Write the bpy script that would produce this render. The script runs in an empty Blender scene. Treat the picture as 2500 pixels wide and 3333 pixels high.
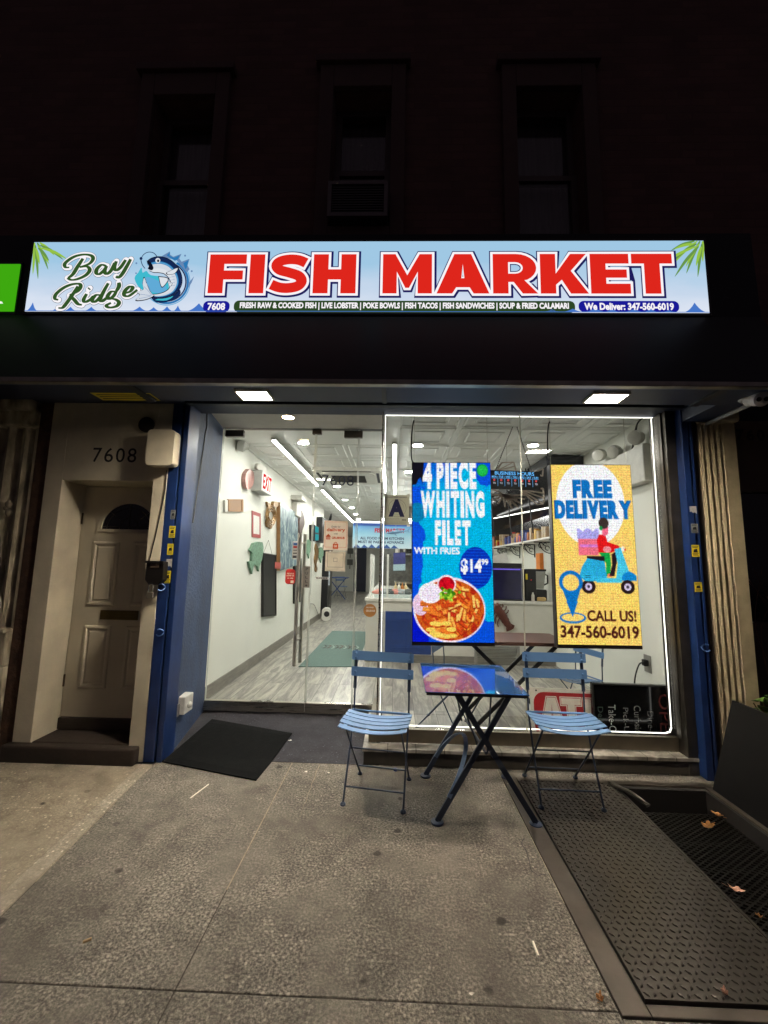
import bpy, bmesh, math, random
import numpy as np
from mathutils import Vector, Matrix
from mathutils.geometry import tessellate_polygon
random.seed(7); rng = np.random.default_rng(7)
S = bpy.context.scene; C = S.collection
# ------------------------------------------------------------------ camera, world, exposure
CAM_H = 1.40; FPX = 1342.0; CX, CY = 1250.0, 1666.5
PIT, YAW, ROL = [math.radians(a) for a in (7.276, -1.602, 1.109)]
_f = Vector((math.sin(YAW)*math.cos(PIT), math.cos(YAW)*math.cos(PIT), math.sin(PIT)))
_r = Vector((math.cos(YAW), -math.sin(YAW), 0)); _u = _r.cross(_f)
_R = math.cos(ROL)*_r + math.sin(ROL)*_u; _U = -math.sin(ROL)*_r + math.cos(ROL)*_u
cd = bpy.data.cameras.new('camera'); cam = bpy.data.objects.new('camera', cd); C.objects.link(cam)
cam.matrix_world = Matrix(((_R.x, _U.x, -_f.x, 0), (_R.y, _U.y, -_f.y, 0), (_R.z, _U.z, -_f.z, CAM_H), (0, 0, 0, 1)))
cd.sensor_fit = 'HORIZONTAL'; cd.sensor_width = 36; cd.lens = 36*FPX/2500; cd.clip_start = .05; cd.clip_end = 500
S.camera = cam
S.view_settings.view_transform = 'Standard'; S.view_settings.look = 'None'
S.view_settings.exposure = 0; S.view_settings.gamma = 1
w = bpy.data.worlds.new('World'); S.world = w; w.use_nodes = True
w.node_tree.nodes['Background'].inputs[0].default_value = (.038, .029, .036, 1)   # night glow over the city
w.node_tree.nodes['Background'].inputs[1].default_value = 1.0
PANEL_E, DOWN_E, STRIP_E, LED_E, SIGN_E, SCR_E = 680., 470., 50., 2.6, 1.0, 1.15

def at(u, v, X=None, Y=None, Z=None):
    "photograph pixel (2500 wide) -> world point on a plane"
    u, v = float(u), float(v); d = _f + (u-CX)/FPX*_R - (v-CY)/FPX*_U
    t = X/d.x if X is not None else (Y/d.y if Y is not None else (Z-CAM_H)/d.z)
    return Vector((0, 0, CAM_H)) + t*d

# ------------------------------------------------------------------ materials
def lin(c): return tuple(((x/255)/12.92 if x/255 <= .04045 else ((x/255+.055)/1.055)**2.4) for x in c)
_mc = {}
def M(name, col, rough=.5, metal=0, var=.12, scale=12, bump=0, spec=.5, coat=0, bscale=None, stretch=None, srgb=True):
    if name in _mc: return _mc[name]
    m = bpy.data.materials.new(name); m.use_nodes = True; nt = m.node_tree; b = nt.nodes['Principled BSDF']
    c = lin(col) if srgb else col
    b.inputs['Roughness'].default_value = rough; b.inputs['Metallic'].default_value = metal
    b.inputs['Specular IOR Level'].default_value = spec; b.inputs['Coat Weight'].default_value = coat
    tc = nt.nodes.new('ShaderNodeTexCoord'); mp = nt.nodes.new('ShaderNodeMapping')
    nt.links.new(tc.outputs['Object'], mp.inputs[0])
    if stretch: mp.inputs['Scale'].default_value = stretch
    n = nt.nodes.new('ShaderNodeTexNoise'); n.inputs['Scale'].default_value = scale; n.inputs['Detail'].default_value = 6
    nt.links.new(mp.outputs[0], n.inputs['Vector'])
    r = nt.nodes.new('ShaderNodeValToRGB'); nt.links.new(n.outputs[0], r.inputs[0])
    r.color_ramp.elements[0].position = .3; r.color_ramp.elements[1].position = .7
    r.color_ramp.elements[0].color = (*[x*(1-var) for x in c], 1); r.color_ramp.elements[1].color = (*[min(1, x*(1+var)) for x in c], 1)
    nt.links.new(r.outputs[0], b.inputs['Base Color'])
    rm = nt.nodes.new('ShaderNodeMapRange'); nt.links.new(n.outputs[0], rm.inputs[0])
    rm.inputs[3].default_value = rough*.85; rm.inputs[4].default_value = min(1, rough*1.15); nt.links.new(rm.outputs[0], b.inputs['Roughness'])
    if bump:
        n2 = nt.nodes.new('ShaderNodeTexNoise'); n2.inputs['Scale'].default_value = bscale or scale*4; n2.inputs['Detail'].default_value = 8
        nt.links.new(mp.outputs[0], n2.inputs['Vector'])
        bp = nt.nodes.new('ShaderNodeBump'); bp.inputs['Strength'].default_value = bump; bp.inputs['Distance'].default_value = .01
        nt.links.new(n2.outputs[0], bp.inputs['Height']); nt.links.new(bp.outputs[0], b.inputs['Normal'])
    _mc[name] = m; return m
def EM(name, col, st, srgb=True):
    if name in _mc: return _mc[name]
    m = bpy.data.materials.new(name); m.use_nodes = True; nt = m.node_tree; nt.nodes.clear()
    o = nt.nodes.new('ShaderNodeOutputMaterial'); e = nt.nodes.new('ShaderNodeEmission')
    e.inputs[0].default_value = (*(lin(col) if srgb else col), 1); e.inputs[1].default_value = st
    nt.links.new(e.outputs[0], o.inputs[0]); _mc[name] = m; return m
def glass(name, refl=.05, tint=(.97, .985, .98)):
    if name in _mc: return _mc[name]
    m = bpy.data.materials.new(name); m.use_nodes = True; nt = m.node_tree; nt.nodes.clear()
    o = nt.nodes.new('ShaderNodeOutputMaterial'); mx = nt.nodes.new('ShaderNodeMixShader')
    t = nt.nodes.new('ShaderNodeBsdfTransparent'); g = nt.nodes.new('ShaderNodeBsdfGlossy'); g.inputs['Roughness'].default_value = .01
    t.inputs[0].default_value = (*tint, 1)
    l = nt.nodes.new('ShaderNodeLayerWeight'); l.inputs[0].default_value = .5
    p = nt.nodes.new('ShaderNodeMath'); p.operation = 'POWER'; p.inputs[1].default_value = 5
    a = nt.nodes.new('ShaderNodeMath'); a.operation = 'MULTIPLY_ADD'; a.inputs[1].default_value = .45; a.inputs[2].default_value = refl/2
    nt.links.new(l.outputs['Facing'], p.inputs[0]); nt.links.new(p.outputs[0], a.inputs[0]); nt.links.new(a.outputs[0], mx.inputs[0])
    nt.links.new(t.outputs[0], mx.inputs[1]); nt.links.new(g.outputs[0], mx.inputs[2]); nt.links.new(mx.outputs[0], o.inputs[0])
    _mc[name] = m; return m
class NT:
    "small node helper for the hand-made surfaces"
    def __init__(s, name):
        s.m = bpy.data.materials.new(name); s.m.use_nodes = True; s.t = s.m.node_tree; s.b = s.t.nodes['Principled BSDF']
        s.tc = s.t.nodes.new('ShaderNodeTexCoord').outputs['Object']
    def n(s, typ, ins={}, **kw):
        x = s.t.nodes.new('ShaderNode'+typ)
        for k, v in kw.items(): setattr(x, k, v)
        for k, v in ins.items():
            if hasattr(v, 'is_linked'): s.t.links.new(v, x.inputs[k])
            else: x.inputs[k].default_value = v
        return x
    def ramp(s, f, stops):
        r = s.n('ValToRGB', {0: f}); e = r.color_ramp.elements
        while len(e) < len(stops): e.new(.5)
        for i, (p, c) in enumerate(stops): e[i].position = p; e[i].color = (*c, 1) if len(c) == 3 else c
        return r.outputs[0]
    def mix(s, f, a, b, mode='MIX'):
        x = s.n('Mix', {0: f, 6: a, 7: b}, data_type='RGBA', blend_type=mode); return x.outputs[2]
    def to(s, k, v): s.t.links.new(v, s.b.inputs[k])
def G(v): return (v, v, v)
def concrete(name, base, warm, gum=True, agg=.6):
    k = NT(name)
    big = k.n('TexNoise', {'Vector': k.tc, 'Scale': 1.3, 'Detail': 6.}).outputs[0]
    mid = k.n('TexNoise', {'Vector': k.tc, 'Scale': 9., 'Detail': 8., 'Roughness': .7}).outputs[0]
    fin = k.n('TexNoise', {'Vector': k.tc, 'Scale': 92., 'Detail': 5., 'Roughness': .75}).outputs[0]
    wear = k.ramp(k.n('TexNoise', {'Vector': k.tc, 'Scale': 1.9, 'Detail': 4., 'Distortion': .6}).outputs[0], [(.38, G(.25)), (.58, G(1.))])
    c = k.mix(k.ramp(big, [(.35, G(0)), (.65, G(1))]), (*base, 1), (*warm, 1))
    c = k.mix(.8, c, k.ramp(mid, [(.28, G(.6)), (.5, G(.95)), (.72, G(1.25))]), 'MULTIPLY')
    c = k.mix(k.n('Math', {0: wear, 1: agg}, operation='MULTIPLY').outputs[0], c, k.ramp(fin, [(.36, G(.22)), (.5, G(.95)), (.64, G(2.3))]), 'MULTIPLY')
    pe = k.n('TexVoronoi', {'Vector': k.tc, 'Scale': 62., 'Randomness': 1.})
    pr = k.ramp(pe.outputs['Color'], [(.72, G(0)), (.80, G(1))])       # pale exposed stones
    pd = k.ramp(pe.outputs['Distance'], [(.26, G(1)), (.42, G(0))])
    c = k.mix(k.mix(1., k.mix(1., pr, pd, 'MULTIPLY'), wear, 'MULTIPLY'), c, (base[0]*2.6, base[1]*2.6, base[2]*2.6, 1))
    sp = k.n('TexVoronoi', {'Vector': k.tc, 'Scale': 14., 'Randomness': 1.})
    s1 = k.ramp(sp.outputs['Distance'], [(.05, G(1)), (.075, G(0))]); s2 = k.ramp(sp.outputs['Color'], [(.93, G(0)), (.95, G(1))])
    c = k.mix(k.mix(1., s1, s2, 'MULTIPLY'), c, (.75, .72, .66, 1))
    if gum:
        wv = k.n('TexNoise', {'Vector': k.tc, 'Scale': 12., 'Detail': 2.}).outputs['Color']
        vv = k.n('VectorMath', {0: k.tc, 1: k.n('VectorMath', {0: wv, 'Scale': .035}, operation='SCALE').outputs[0]}, operation='ADD').outputs[0]
        gv = k.n('TexVoronoi', {'Vector': vv, 'Scale': 6.2, 'Randomness': 1.})
        g1 = k.ramp(gv.outputs['Distance'], [(.10, G(1)), (.15, G(0))]); g2 = k.ramp(gv.outputs['Color'], [(.47, G(0)), (.58, G(.85))])
        c = k.mix(k.mix(1., g1, g2, 'MULTIPLY'), c, (.035, .03, .026, 1))
    st = k.n('TexNoise', {'Vector': k.tc, 'Scale': 3.1, 'Detail': 5., 'Distortion': 1.2}).outputs[0]
    c = k.mix(.4, c, k.ramp(st, [(.36, G(.5)), (.5, G(1.)), (.66, G(1.12))]), 'MULTIPLY')
    k.to('Base Color', c); k.b.inputs['Roughness'].default_value = .85; k.b.inputs['Specular IOR Level'].default_value = .35
    h = k.mix(.5, k.ramp(fin, [(.3, G(0)), (.7, G(1))]), k.ramp(mid, [(.3, G(0)), (.7, G(1))]))
    bp = k.n('Bump', {'Strength': .55, 'Distance': .006, 'Height': h}); k.to('Normal', bp.outputs[0]); return k.m
def brick_mat():
    k = NT('dark red brick'); mp = k.n('Mapping', {'Vector': k.tc, 'Rotation': (math.pi/2, 0, 0)})
    b = k.n('TexBrick', {'Vector': mp.outputs[0], 'Color1': (*lin((108, 78, 72)), 1), 'Color2': (*lin((94, 68, 64)), 1), 'Mortar': (*lin((98, 72, 66)), 1), 'Scale': 1., 'Mortar Size': .006, 'Brick Width': .21, 'Row Height': .07})
    n = k.n('TexNoise', {'Vector': k.tc, 'Scale': 2., 'Detail': 6.}).outputs[0]
    k.to('Base Color', k.mix(.7, b.outputs[0], k.ramp(n, [(.3, G(.75)), (.7, G(1.2))]), 'MULTIPLY')); k.b.inputs['Roughness'].default_value = .9
    k.to('Normal', k.n('Bump', {'Strength': .6, 'Distance': .01, 'Height': b.outputs[1]}, invert=True).outputs[0]); return k.m
def plank_mat():
    k = NT('grey wood look plank tile'); mp = k.n('Mapping', {'Vector': k.tc, 'Rotation': (0, 0, math.pi/2)})
    b = k.n('TexBrick', {'Vector': mp.outputs[0], 'Color1': G(.25)+(1,), 'Color2': G(.8)+(1,), 'Mortar': (.0, .0, .0, 1), 'Scale': 1., 'Mortar Size': .0028, 'Brick Width': 1.2, 'Row Height': .2}, offset=.37)
    off = k.n('VectorMath', {0: k.tc, 1: k.n('VectorMath', {0: b.outputs[0], 'Scale': 7.}, operation='SCALE').outputs[0]}, operation='ADD').outputs[0]
    m2 = k.n('Mapping', {'Vector': off, 'Scale': (9., 1.1, 1.)})
    g = k.n('TexNoise', {'Vector': m2.outputs[0], 'Scale': 1.6, 'Detail': 9., 'Roughness': .68, 'Distortion': .8}).outputs[0]
    c = k.ramp(g, [(.30, lin((88, 86, 82))), (.47, lin((132, 129, 122))), (.58, lin((166, 162, 150))), (.75, lin((196, 192, 178)))])
    c = k.mix(.35, c, k.ramp(b.outputs[0], [(.2, G(.72)), (.8, G(1.2))]), 'MULTIPLY')
    c = k.mix(b.outputs[1], c, (.055, .052, .05, 1)); k.to('Base Color', c); k.b.inputs['Roughness'].default_value = .32; return k.m
def stone_tile_mat():
    k = NT('veined grey tile'); g = k.n('TexNoise', {'Vector': k.tc, 'Scale': 5., 'Detail': 9., 'Distortion': 1.6}).outputs[0]
    b = k.n('TexBrick', {'Vector': k.tc, 'Color1': G(.7)+(1,), 'Color2': G(1.1)+(1,), 'Mortar': G(.2)+(1,), 'Scale': 1., 'Mortar Size': .003, 'Brick Width': .2, 'Row Height': 2.}).outputs[0]
    k.to('Base Color', k.mix(1., k.ramp(g, [(.3, lin((96, 92, 84))), (.5, lin((150, 146, 136))), (.7, lin((200, 196, 186)))]), b, 'MULTIPLY')); k.b.inputs['Roughness'].default_value = .3; return k.m

# ------------------------------------------------------------------ mesh helpers
def wloc(o):
    v = Vector((0, 0, 0))
    while o: v += o.location; o = o.parent
    return v
class MB:
    def __init__(s): s.v = []; s.f = []; s.mi = []; s.M = Matrix()
    def add(s, vs, fs, mat=0):
        b = len(s.v); s.v += [s.M @ Vector(p) for p in vs]; s.f += [tuple(b+i for i in f) for f in fs]; s.mi += [mat]*len(fs); return s
    def hexa(s, p, mat=0):   # 8 points: bottom ring, top ring
        return s.add(p, [(3, 2, 1, 0), (4, 5, 6, 7), (0, 1, 5, 4), (1, 2, 6, 5), (2, 3, 7, 6), (3, 0, 4, 7)], mat)
    def box(s, x0, x1, y0, y1, z0, z1, mat=0):
        return s.hexa([(x0, y0, z0), (x1, y0, z0), (x1, y1, z0), (x0, y1, z0), (x0, y0, z1), (x1, y0, z1), (x1, y1, z1), (x0, y1, z1)], mat)
    def bar(s, p, q, w, t, up=(0, 0, 1), mat=0):   # flat bar: w across, t along up
        p, q = Vector(p), Vector(q); d = (q-p).normalized(); up = Vector(up)
        a = d.cross(up)
        if a.length < 1e-5: a = d.cross(Vector((1, 0, 0)))
        a.normalize(); b = a.cross(d); a *= w/2; b *= t/2
        return s.hexa([p-a-b, p+a-b, p+a+b, p-a+b, q-a-b, q+a-b, q+a+b, q-a+b], mat)
    def tube(s, pts, r, n=8, mat=0):
        pts = [Vector(p) for p in pts]; L = len(pts); vs = []; fs = []
        t0 = (pts[1]-pts[0]).normalized(); up = Vector((0, 0, 1)) if abs(t0.z) < .9 else Vector((1, 0, 0))
        a = t0.cross(up).normalized()
        for i, p in enumerate(pts):
            t = (pts[min(i+1, L-1)]-pts[max(i-1, 0)]).normalized(); a = (a-t*a.dot(t)).normalized(); b = t.cross(a)
            rr = r[i] if isinstance(r, (list, tuple)) else r
            vs += [p+rr*(math.cos(2*math.pi*j/n)*a+math.sin(2*math.pi*j/n)*b) for j in range(n)]
        for i in range(L-1):
            for j in range(n): fs.append((i*n+j, i*n+(j+1) % n, (i+1)*n+(j+1) % n, (i+1)*n+j))
        fs += [tuple(range(n-1, -1, -1)), tuple((L-1)*n+j for j in range(n))]
        return s.add(vs, fs, mat)
    def lathe(s, c, prof, ax=(0, 0, 1), n=20, mat=0):   # prof: (r, h) along axis
        c = Vector(c); ax = Vector(ax).normalized(); a = ax.orthogonal().normalized(); b = ax.cross(a); vs = []; fs = []
        for r, h in prof: vs += [c+ax*h+r*(math.cos(2*math.pi*j/n)*a+math.sin(2*math.pi*j/n)*b) for j in range(n)]
        for i in range(len(prof)-1):
            for j in range(n): fs.append((i*n+j, i*n+(j+1) % n, (i+1)*n+(j+1) % n, (i+1)*n+j))
        fs += [tuple(range(n-1, -1, -1)), tuple((len(prof)-1)*n+j for j in range(n))]
        return s.add(vs, fs, mat)
    def ball(s, c, r, mat=0, n=12, sq=(1, 1, 1)):
        vs = []; fs = []; m = n//2+1
        for i in range(m):
            a = math.pi*(i+.0)/(m-1)
            rr = max(math.sin(a), 1e-3)
            vs += [(c[0]+sq[0]*r*rr*math.cos(2*math.pi*j/n), c[1]+sq[1]*r*rr*math.sin(2*math.pi*j/n), c[2]+sq[2]*r*math.cos(a)) for j in range(n)]
        for i in range(m-1):
            for j in range(n): fs.append((i*n+j, (i+1)*n+j, (i+1)*n+(j+1) % n, i*n+(j+1) % n))
        return s.add(vs, fs, mat)
    def prism(s, loops, d, mat=0):   # loops of 3D points (first outer, others holes) swept by vector d
        if not hasattr(loops[0][0], '__len__'): loops = [loops]
        loops = [[Vector(p) for p in l] for l in loops]; d = Vector(d)
        tri = tessellate_polygon(loops); flat = [p for l in loops for p in l]; n = len(flat)
        fs = [tuple(t) for t in tri]
        vs = list(flat)
        if d.length > 0:
            vs += [p+d for p in flat]; fs += [tuple(n+i for i in reversed(t)) for t in tri]; b = 0
            for l in loops:
                L = len(l)
                for i in range(L): fs.append((b+i, b+(i+1) % L, n+b+(i+1) % L, n+b+i))
                b += L
        return s.add(vs, fs, mat)
    def build(s, name, mats, parent=None, smooth=False, bevel=0, local=False, seg=2):
        me = bpy.data.meshes.new(name); off = Vector((0, 0, 0)) if (local or not parent) else wloc(parent)
        me.from_pydata([p-off for p in s.v], [], s.f)
        if not isinstance(mats, (list, tuple)): mats = [mats]
        for m in mats: me.materials.append(m)
        me.polygons.foreach_set('material_index', s.mi)
        bm = bmesh.new(); bm.from_mesh(me); bmesh.ops.recalc_face_normals(bm, faces=bm.faces); bm.to_mesh(me); bm.free()
        if smooth:
            me.polygons.foreach_set('use_smooth', [True]*len(me.polygons)); me.set_sharp_from_angle(angle=math.radians(40))
        me.update(); o = bpy.data.objects.new(name, me); C.objects.link(o)
        if parent: o.parent = parent
        if bevel:
            b = o.modifiers.new('bevel', 'BEVEL'); b.width = bevel; b.segments = seg; b.limit_method = 'ANGLE'
        return o
def thing(name, label, cat, loc=(0, 0, 0), rz=0, group=None):
    o = bpy.data.objects.new(name, None); C.objects.link(o); o.location = loc; o.rotation_euler = (0, 0, rz); o.empty_display_size = .1
    return tag(o, label, cat, group)
def tag(o, label, cat, group=None):
    o['label'] = label; o['category'] = cat
    if group: o['group'] = group
    return o
def struct(name, mb, m, **k):
    o = mb.build(name, m, **k); o['kind'] = 'structure'; return o
def base(o):
    "move a single-mesh thing's origin to its base"
    me = o.data; n = len(me.vertices); a = np.empty(n*3); me.vertices.foreach_get('co', a); a = a.reshape(-1, 3)
    c = Vector(((a[:, 0].min()+a[:, 0].max())/2, (a[:, 1].min()+a[:, 1].max())/2, a[:, 2].min()))
    me.transform(Matrix.Translation(-c)); o.location = c; return o
def copy_tree(o, parent=None, label=None):
    c = o.copy(); C.objects.link(c)
    if parent: c.parent = parent
    if label: c['label'] = label
    for ch in list(o.children): copy_tree(ch, c)
    return c
# ---- text (built-in font) -> triangles
_tx = {}
def text_tris(t, bold=0.):
    if (t, bold) in _tx: return _tx[(t, bold)]
    cu = bpy.data.curves.new('t', 'FONT'); cu.body = t; cu.offset = bold; cu.resolution_u = 3; cu.dimensions = '2D'; cu.fill_mode = 'BOTH'
    o = bpy.data.objects.new('t', cu); C.objects.link(o); dg = bpy.context.evaluated_depsgraph_get()
    me = o.evaluated_get(dg).to_mesh(); me.calc_loop_triangles()
    v = np.array([p.co[:2] for p in me.vertices]); f = [tuple(l.vertices) for l in me.loop_triangles]
    o.evaluated_get(dg).to_mesh_clear(); bpy.data.objects.remove(o); bpy.data.curves.remove(cu)
    lo, hi = v.min(0), v.max(0); v = (v-lo)/(hi-lo); asp = (hi-lo)[0]/(hi-lo)[1]
    _tx[(t, bold)] = (v, f, asp); return _tx[(t, bold)]
class Fr:
    "flat frame: origin, u (right), v (up), n (towards the viewer)"
    def __init__(s, o, u, v, n=None): s.o, s.u, s.v = Vector(o), Vector(u), Vector(v); s.n = Vector(n) if n else s.u.cross(s.v).normalized()
    def __call__(s, a, b, k=0.): return s.o+s.u*float(a)+s.v*float(b)+s.n*float(k)
def put_text(mb, t, fr, x0, y0, x1, y1, k=.0006, mat=0, bold=0., shear=0., keep=False):
    v, f, asp = text_tris(t, bold); w, h = x1-x0, y1-y0
    mb.add([fr(x0+p[0]*w+shear*p[1]*h, y0+p[1]*h, k) for p in v], f, mat)
def put_poly(mb, fr, loops, k=.0004, mat=0, d=0.):
    if not hasattr(loops[0][0], '__len__'): loops = [loops]
    mb.prism([[fr(p[0], p[1], k) for p in l] for l in loops], fr.n*d, mat)
def ell(cx, cy, rx, ry, n=28, a0=0, a1=2*math.pi): 
    full = abs(a1-a0) > 6.28
    return [(cx+rx*math.cos(a0+(a1-a0)*i/(n if full else n-1)), cy+ry*math.sin(a0+(a1-a0)*i/(n if full else n-1))) for i in range(n)]
def rrect(x0, y0, x1, y1, r, n=6):
    p = []
    for cx, cy, a in ((x1-r, y1-r, 0), (x0+r, y1-r, 90), (x0+r, y0+r, 180), (x1-r, y0+r, 270)):
        p += [(cx+r*math.cos(math.radians(a+90*i/n)), cy+r*math.sin(math.radians(a+90*i/n))) for i in range(n+1)]
    return p
def spline(pts, n=6):
    out = []; P = [np.array(p, float) for p in pts]
    for i in range(len(P)-1):
        a, b, c, d = P[max(i-1, 0)], P[i], P[i+1], P[min(i+2, len(P)-1)]
        for j in range(n):
            t = j/n; out.append(tuple(.5*((2*b)+(-a+c)*t+(2*a-5*b+4*c-d)*t*t+(-a+3*b-3*c+d)*t**3)))
    out.append(tuple(P[-1])); return out
def ribbon(pts, w, closed_ends=True, slant=None):
    "pts 2D -> list of quads (brush stroke); w number or function of (t, dx, dy)"
    n = len(pts); L = []; R = []
    for i, p in enumerate(pts):
        a, b = pts[max(i-1, 0)], pts[min(i+1, n-1)]; dx, dy = b[0]-a[0], b[1]-a[1]; l = math.hypot(dx, dy) or 1; dx /= l; dy /= l
        ww = (w(i/(n-1), dx, dy) if callable(w) else w)/2
        L.append((p[0]-dy*ww, p[1]+dx*ww)); R.append((p[0]+dy*ww, p[1]-dx*ww))
    return L, R
def put_ribbon(mb, fr, pts, w, k, mat=0):
    L, R = ribbon(pts, w); n = len(L)
    mb.add([fr(*p, k) for p in L]+[fr(*p, k) for p in R], [(i, i+1, n+i+1, n+i) for i in range(n-1)], mat)
def offset_loop(loop, d):
    n = len(loop); A = sum(loop[i][0]*loop[(i+1) % n][1]-loop[(i+1) % n][0]*loop[i][1] for i in range(n)); sg = 1 if A > 0 else -1; out = []
    for i in range(n):
        p, a, b = np.array(loop[i]), np.array(loop[i-1]), np.array(loop[(i+1) % n])
        e1 = (p-a)/np.linalg.norm(p-a); e2 = (b-p)/np.linalg.norm(b-p); n1 = np.array((e1[1], -e1[0]))*sg; n2 = np.array((e2[1], -e2[0]))*sg
        m = n1+n2; m /= max(1e-6, np.linalg.norm(m)); c = max(.5, m@n1); out.append(tuple(p+m*d/c))
    return out
# ---- LED pixel canvas for the two screens
class Canvas:
    def __init__(s, W, H, ss=3): s.W, s.H, s.ss = W, H, ss; s.a = np.zeros((H*ss, W*ss, 3)); yy, xx = np.mgrid[0:H*ss, 0:W*ss]; s.x = (xx+.5)/(W*ss); s.y = (yy+.5)/(H*ss)
    def put(s, mask, c): s.a[mask] = c
    def ell(s, cx, cy, rx, ry, c): s.put(((s.x-cx)/rx)**2+((s.y-cy)/ry)**2 <= 1, c)
    def rect(s, x0, y0, x1, y1, c): s.put((s.x >= x0) & (s.x <= x1) & (s.y >= y0) & (s.y <= y1), c)
    def tri(s, p, q, r, c):
        x0, x1 = min(p[0], q[0], r[0]), max(p[0], q[0], r[0]); y0, y1 = min(p[1], q[1], r[1]), max(p[1], q[1], r[1])
        W, H = s.W*s.ss, s.H*s.ss; i0, i1 = max(0, int(y0*H)-1), min(H, int(y1*H)+2); j0, j1 = max(0, int(x0*W)-1), min(W, int(x1*W)+2)
        if i1 <= i0 or j1 <= j0: return
        X, Y = s.x[i0:i1, j0:j1], s.y[i0:i1, j0:j1]
        f = lambda a, b: (b[0]-a[0])*(Y-a[1])-(b[1]-a[1])*(X-a[0])
        d1, d2, d3 = f(p, q), f(q, r), f(r, p); m = ((d1 >= 0) & (d2 >= 0) & (d3 >= 0)) | ((d1 <= 0) & (d2 <= 0) & (d3 <= 0))
        s.a[i0:i1, j0:j1][m] = c
    def poly(s, pts, c):
        for t in tessellate_polygon([[Vector((p[0], p[1], 0)) for p in pts]]): s.tri(*[pts[i] for i in t], c)
    def line(s, pts, w, c, asp):
        for a, b in zip(pts[:-1], pts[1:]):
            dx, dy = (b[0]-a[0]), (b[1]-a[1])*asp; l = math.hypot(dx, dy) or 1; nx, ny = -dy/l*w/2, dx/l*w/2/asp
            s.tri((a[0]+nx, a[1]+ny), (b[0]+nx, b[1]+ny), (b[0]-nx, b[1]-ny), c); s.tri((a[0]+nx, a[1]+ny), (a[0]-nx, a[1]-ny), (b[0]-nx, b[1]-ny), c)
    def text(s, t, x0, y0, x1, y1, c, bold=.03):
        v, f, _ = text_tris(t, bold)
        for q in f: s.tri(*[(x0+v[i][0]*(x1-x0), y1-v[i][1]*(y1-y0)) for i in q], c)
    def caps(s, t, x0, y0, x1, y1, c, bold=.06, gap=.13):
        ws = [.36 if ch == 'I' else max(.5, text_tris(ch, bold)[2]) for ch in t]; u = (x1-x0)/(sum(ws)+gap*(len(t)-1)); x = x0
        for ch, w_ in zip(t, ws):
            if ch == 'I': s.rect(x, y0, x+w_*u, y1, c)
            else: s.text(ch, x, y0, x+w_*u, y1, c, bold)
            x += (w_+gap)*u
    def out(s): return s.a.reshape(s.H, s.ss, s.W, s.ss, 3).mean((1, 3))
def led_mat():
    k = bpy.data.materials.new('led pixels'); k.use_nodes = True; nt = k.node_tree; nt.nodes.clear()
    o = nt.nodes.new('ShaderNodeOutputMaterial'); e = nt.nodes.new('ShaderNodeEmission'); a = nt.nodes.new('ShaderNodeVertexColor'); a.layer_name = 'pixels'
    e.inputs[1].default_value = SCR_E; nt.links.new(a.outputs[0], e.inputs[0]); nt.links.new(e.outputs[0], o.inputs[0]); return k
LEDM = led_mat()
def pixel_mesh(name, img, fr, parent):
    H, W, _ = img.shape; me = bpy.data.meshes.new(name); off = wloc(parent)
    vs = [fr(j/W, 1-i/H)-off for i in range(H+1) for j in range(W+1)]
    fs = [(i*(W+1)+j, (i+1)*(W+1)+j, (i+1)*(W+1)+j+1, i*(W+1)+j+1) for i in range(H) for j in range(W)]
    me.from_pydata(vs, [], fs); ca = me.color_attributes.new('pixels', 'FLOAT_COLOR', 'CORNER')
    c = img/255.; c = np.where(c <= .04045, c/12.92, ((c+.055)/1.055)**2.4)
    d = np.ones((H*W, 4, 4)); d[:, :, :3] = c.reshape(-1, 1, 3); ca.data.foreach_set('color', d.ravel()); me.materials.append(LEDM)
    o = bpy.data.objects.new(name, me); C.objects.link(o); o.parent = parent; return o
# ================================================================== SETTING
NAVY = M('navy blue gloss paint', (24, 48, 96), .38, var=.28, scale=5, bump=.12)
PLAST = M('blue painted plaster', (56, 72, 102), .65, var=.3, scale=4, bump=.6, bscale=45)
CREAM = M('cream painted stucco', (200, 191, 168), .6, var=.16, scale=4, bump=.12, bscale=60)
STEEL = M('brushed stainless steel', (178, 172, 160), .28, metal=1, var=.1, scale=5, stretch=(1, 1, 30))
DSTEEL = M('dark stained steel', (84, 80, 74), .38, metal=.8, var=.3, scale=6)
BLACK = M('black painted metal', (22, 22, 24), .45, var=.2)
RUBBER = M('black rubber', (9, 10, 11), .9, spec=.12, var=.2, scale=30, bump=.3, bscale=300)
CABLE = M('black cable', (14, 14, 15), .5)
WHITEP = M('white plastic', (222, 220, 212), .4, var=.04)
GLASS = glass('clear shop glass'); DGLASS = glass('window glass', .10)
SIDEW = concrete('sidewalk concrete', (.140, .127, .106), (.182, .166, .138), agg=1.)
LEFTC = concrete('pale tan concrete', (.27, .235, .175), (.33, .285, .21), gum=True, agg=.35)
STRIPC = concrete('pale kerb concrete', (.30, .265, .205), (.36, .32, .25), gum=False, agg=.4)
DARKC = concrete('dark smooth concrete', (.034, .034, .042), (.045, .044, .052), gum=False, agg=.25)
BRICK = brick_mat(); PLANK = plank_mat(); TILE = stone_tile_mat()
XJ, YJ = -.70, 1.525
RY, RZ = 3.92, .05         # shop door plane and the top of the small ramp before it
def ramp(y): return 0 if y < 3.1 else RZ*(y-3.1)/(RY-3.1)

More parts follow.
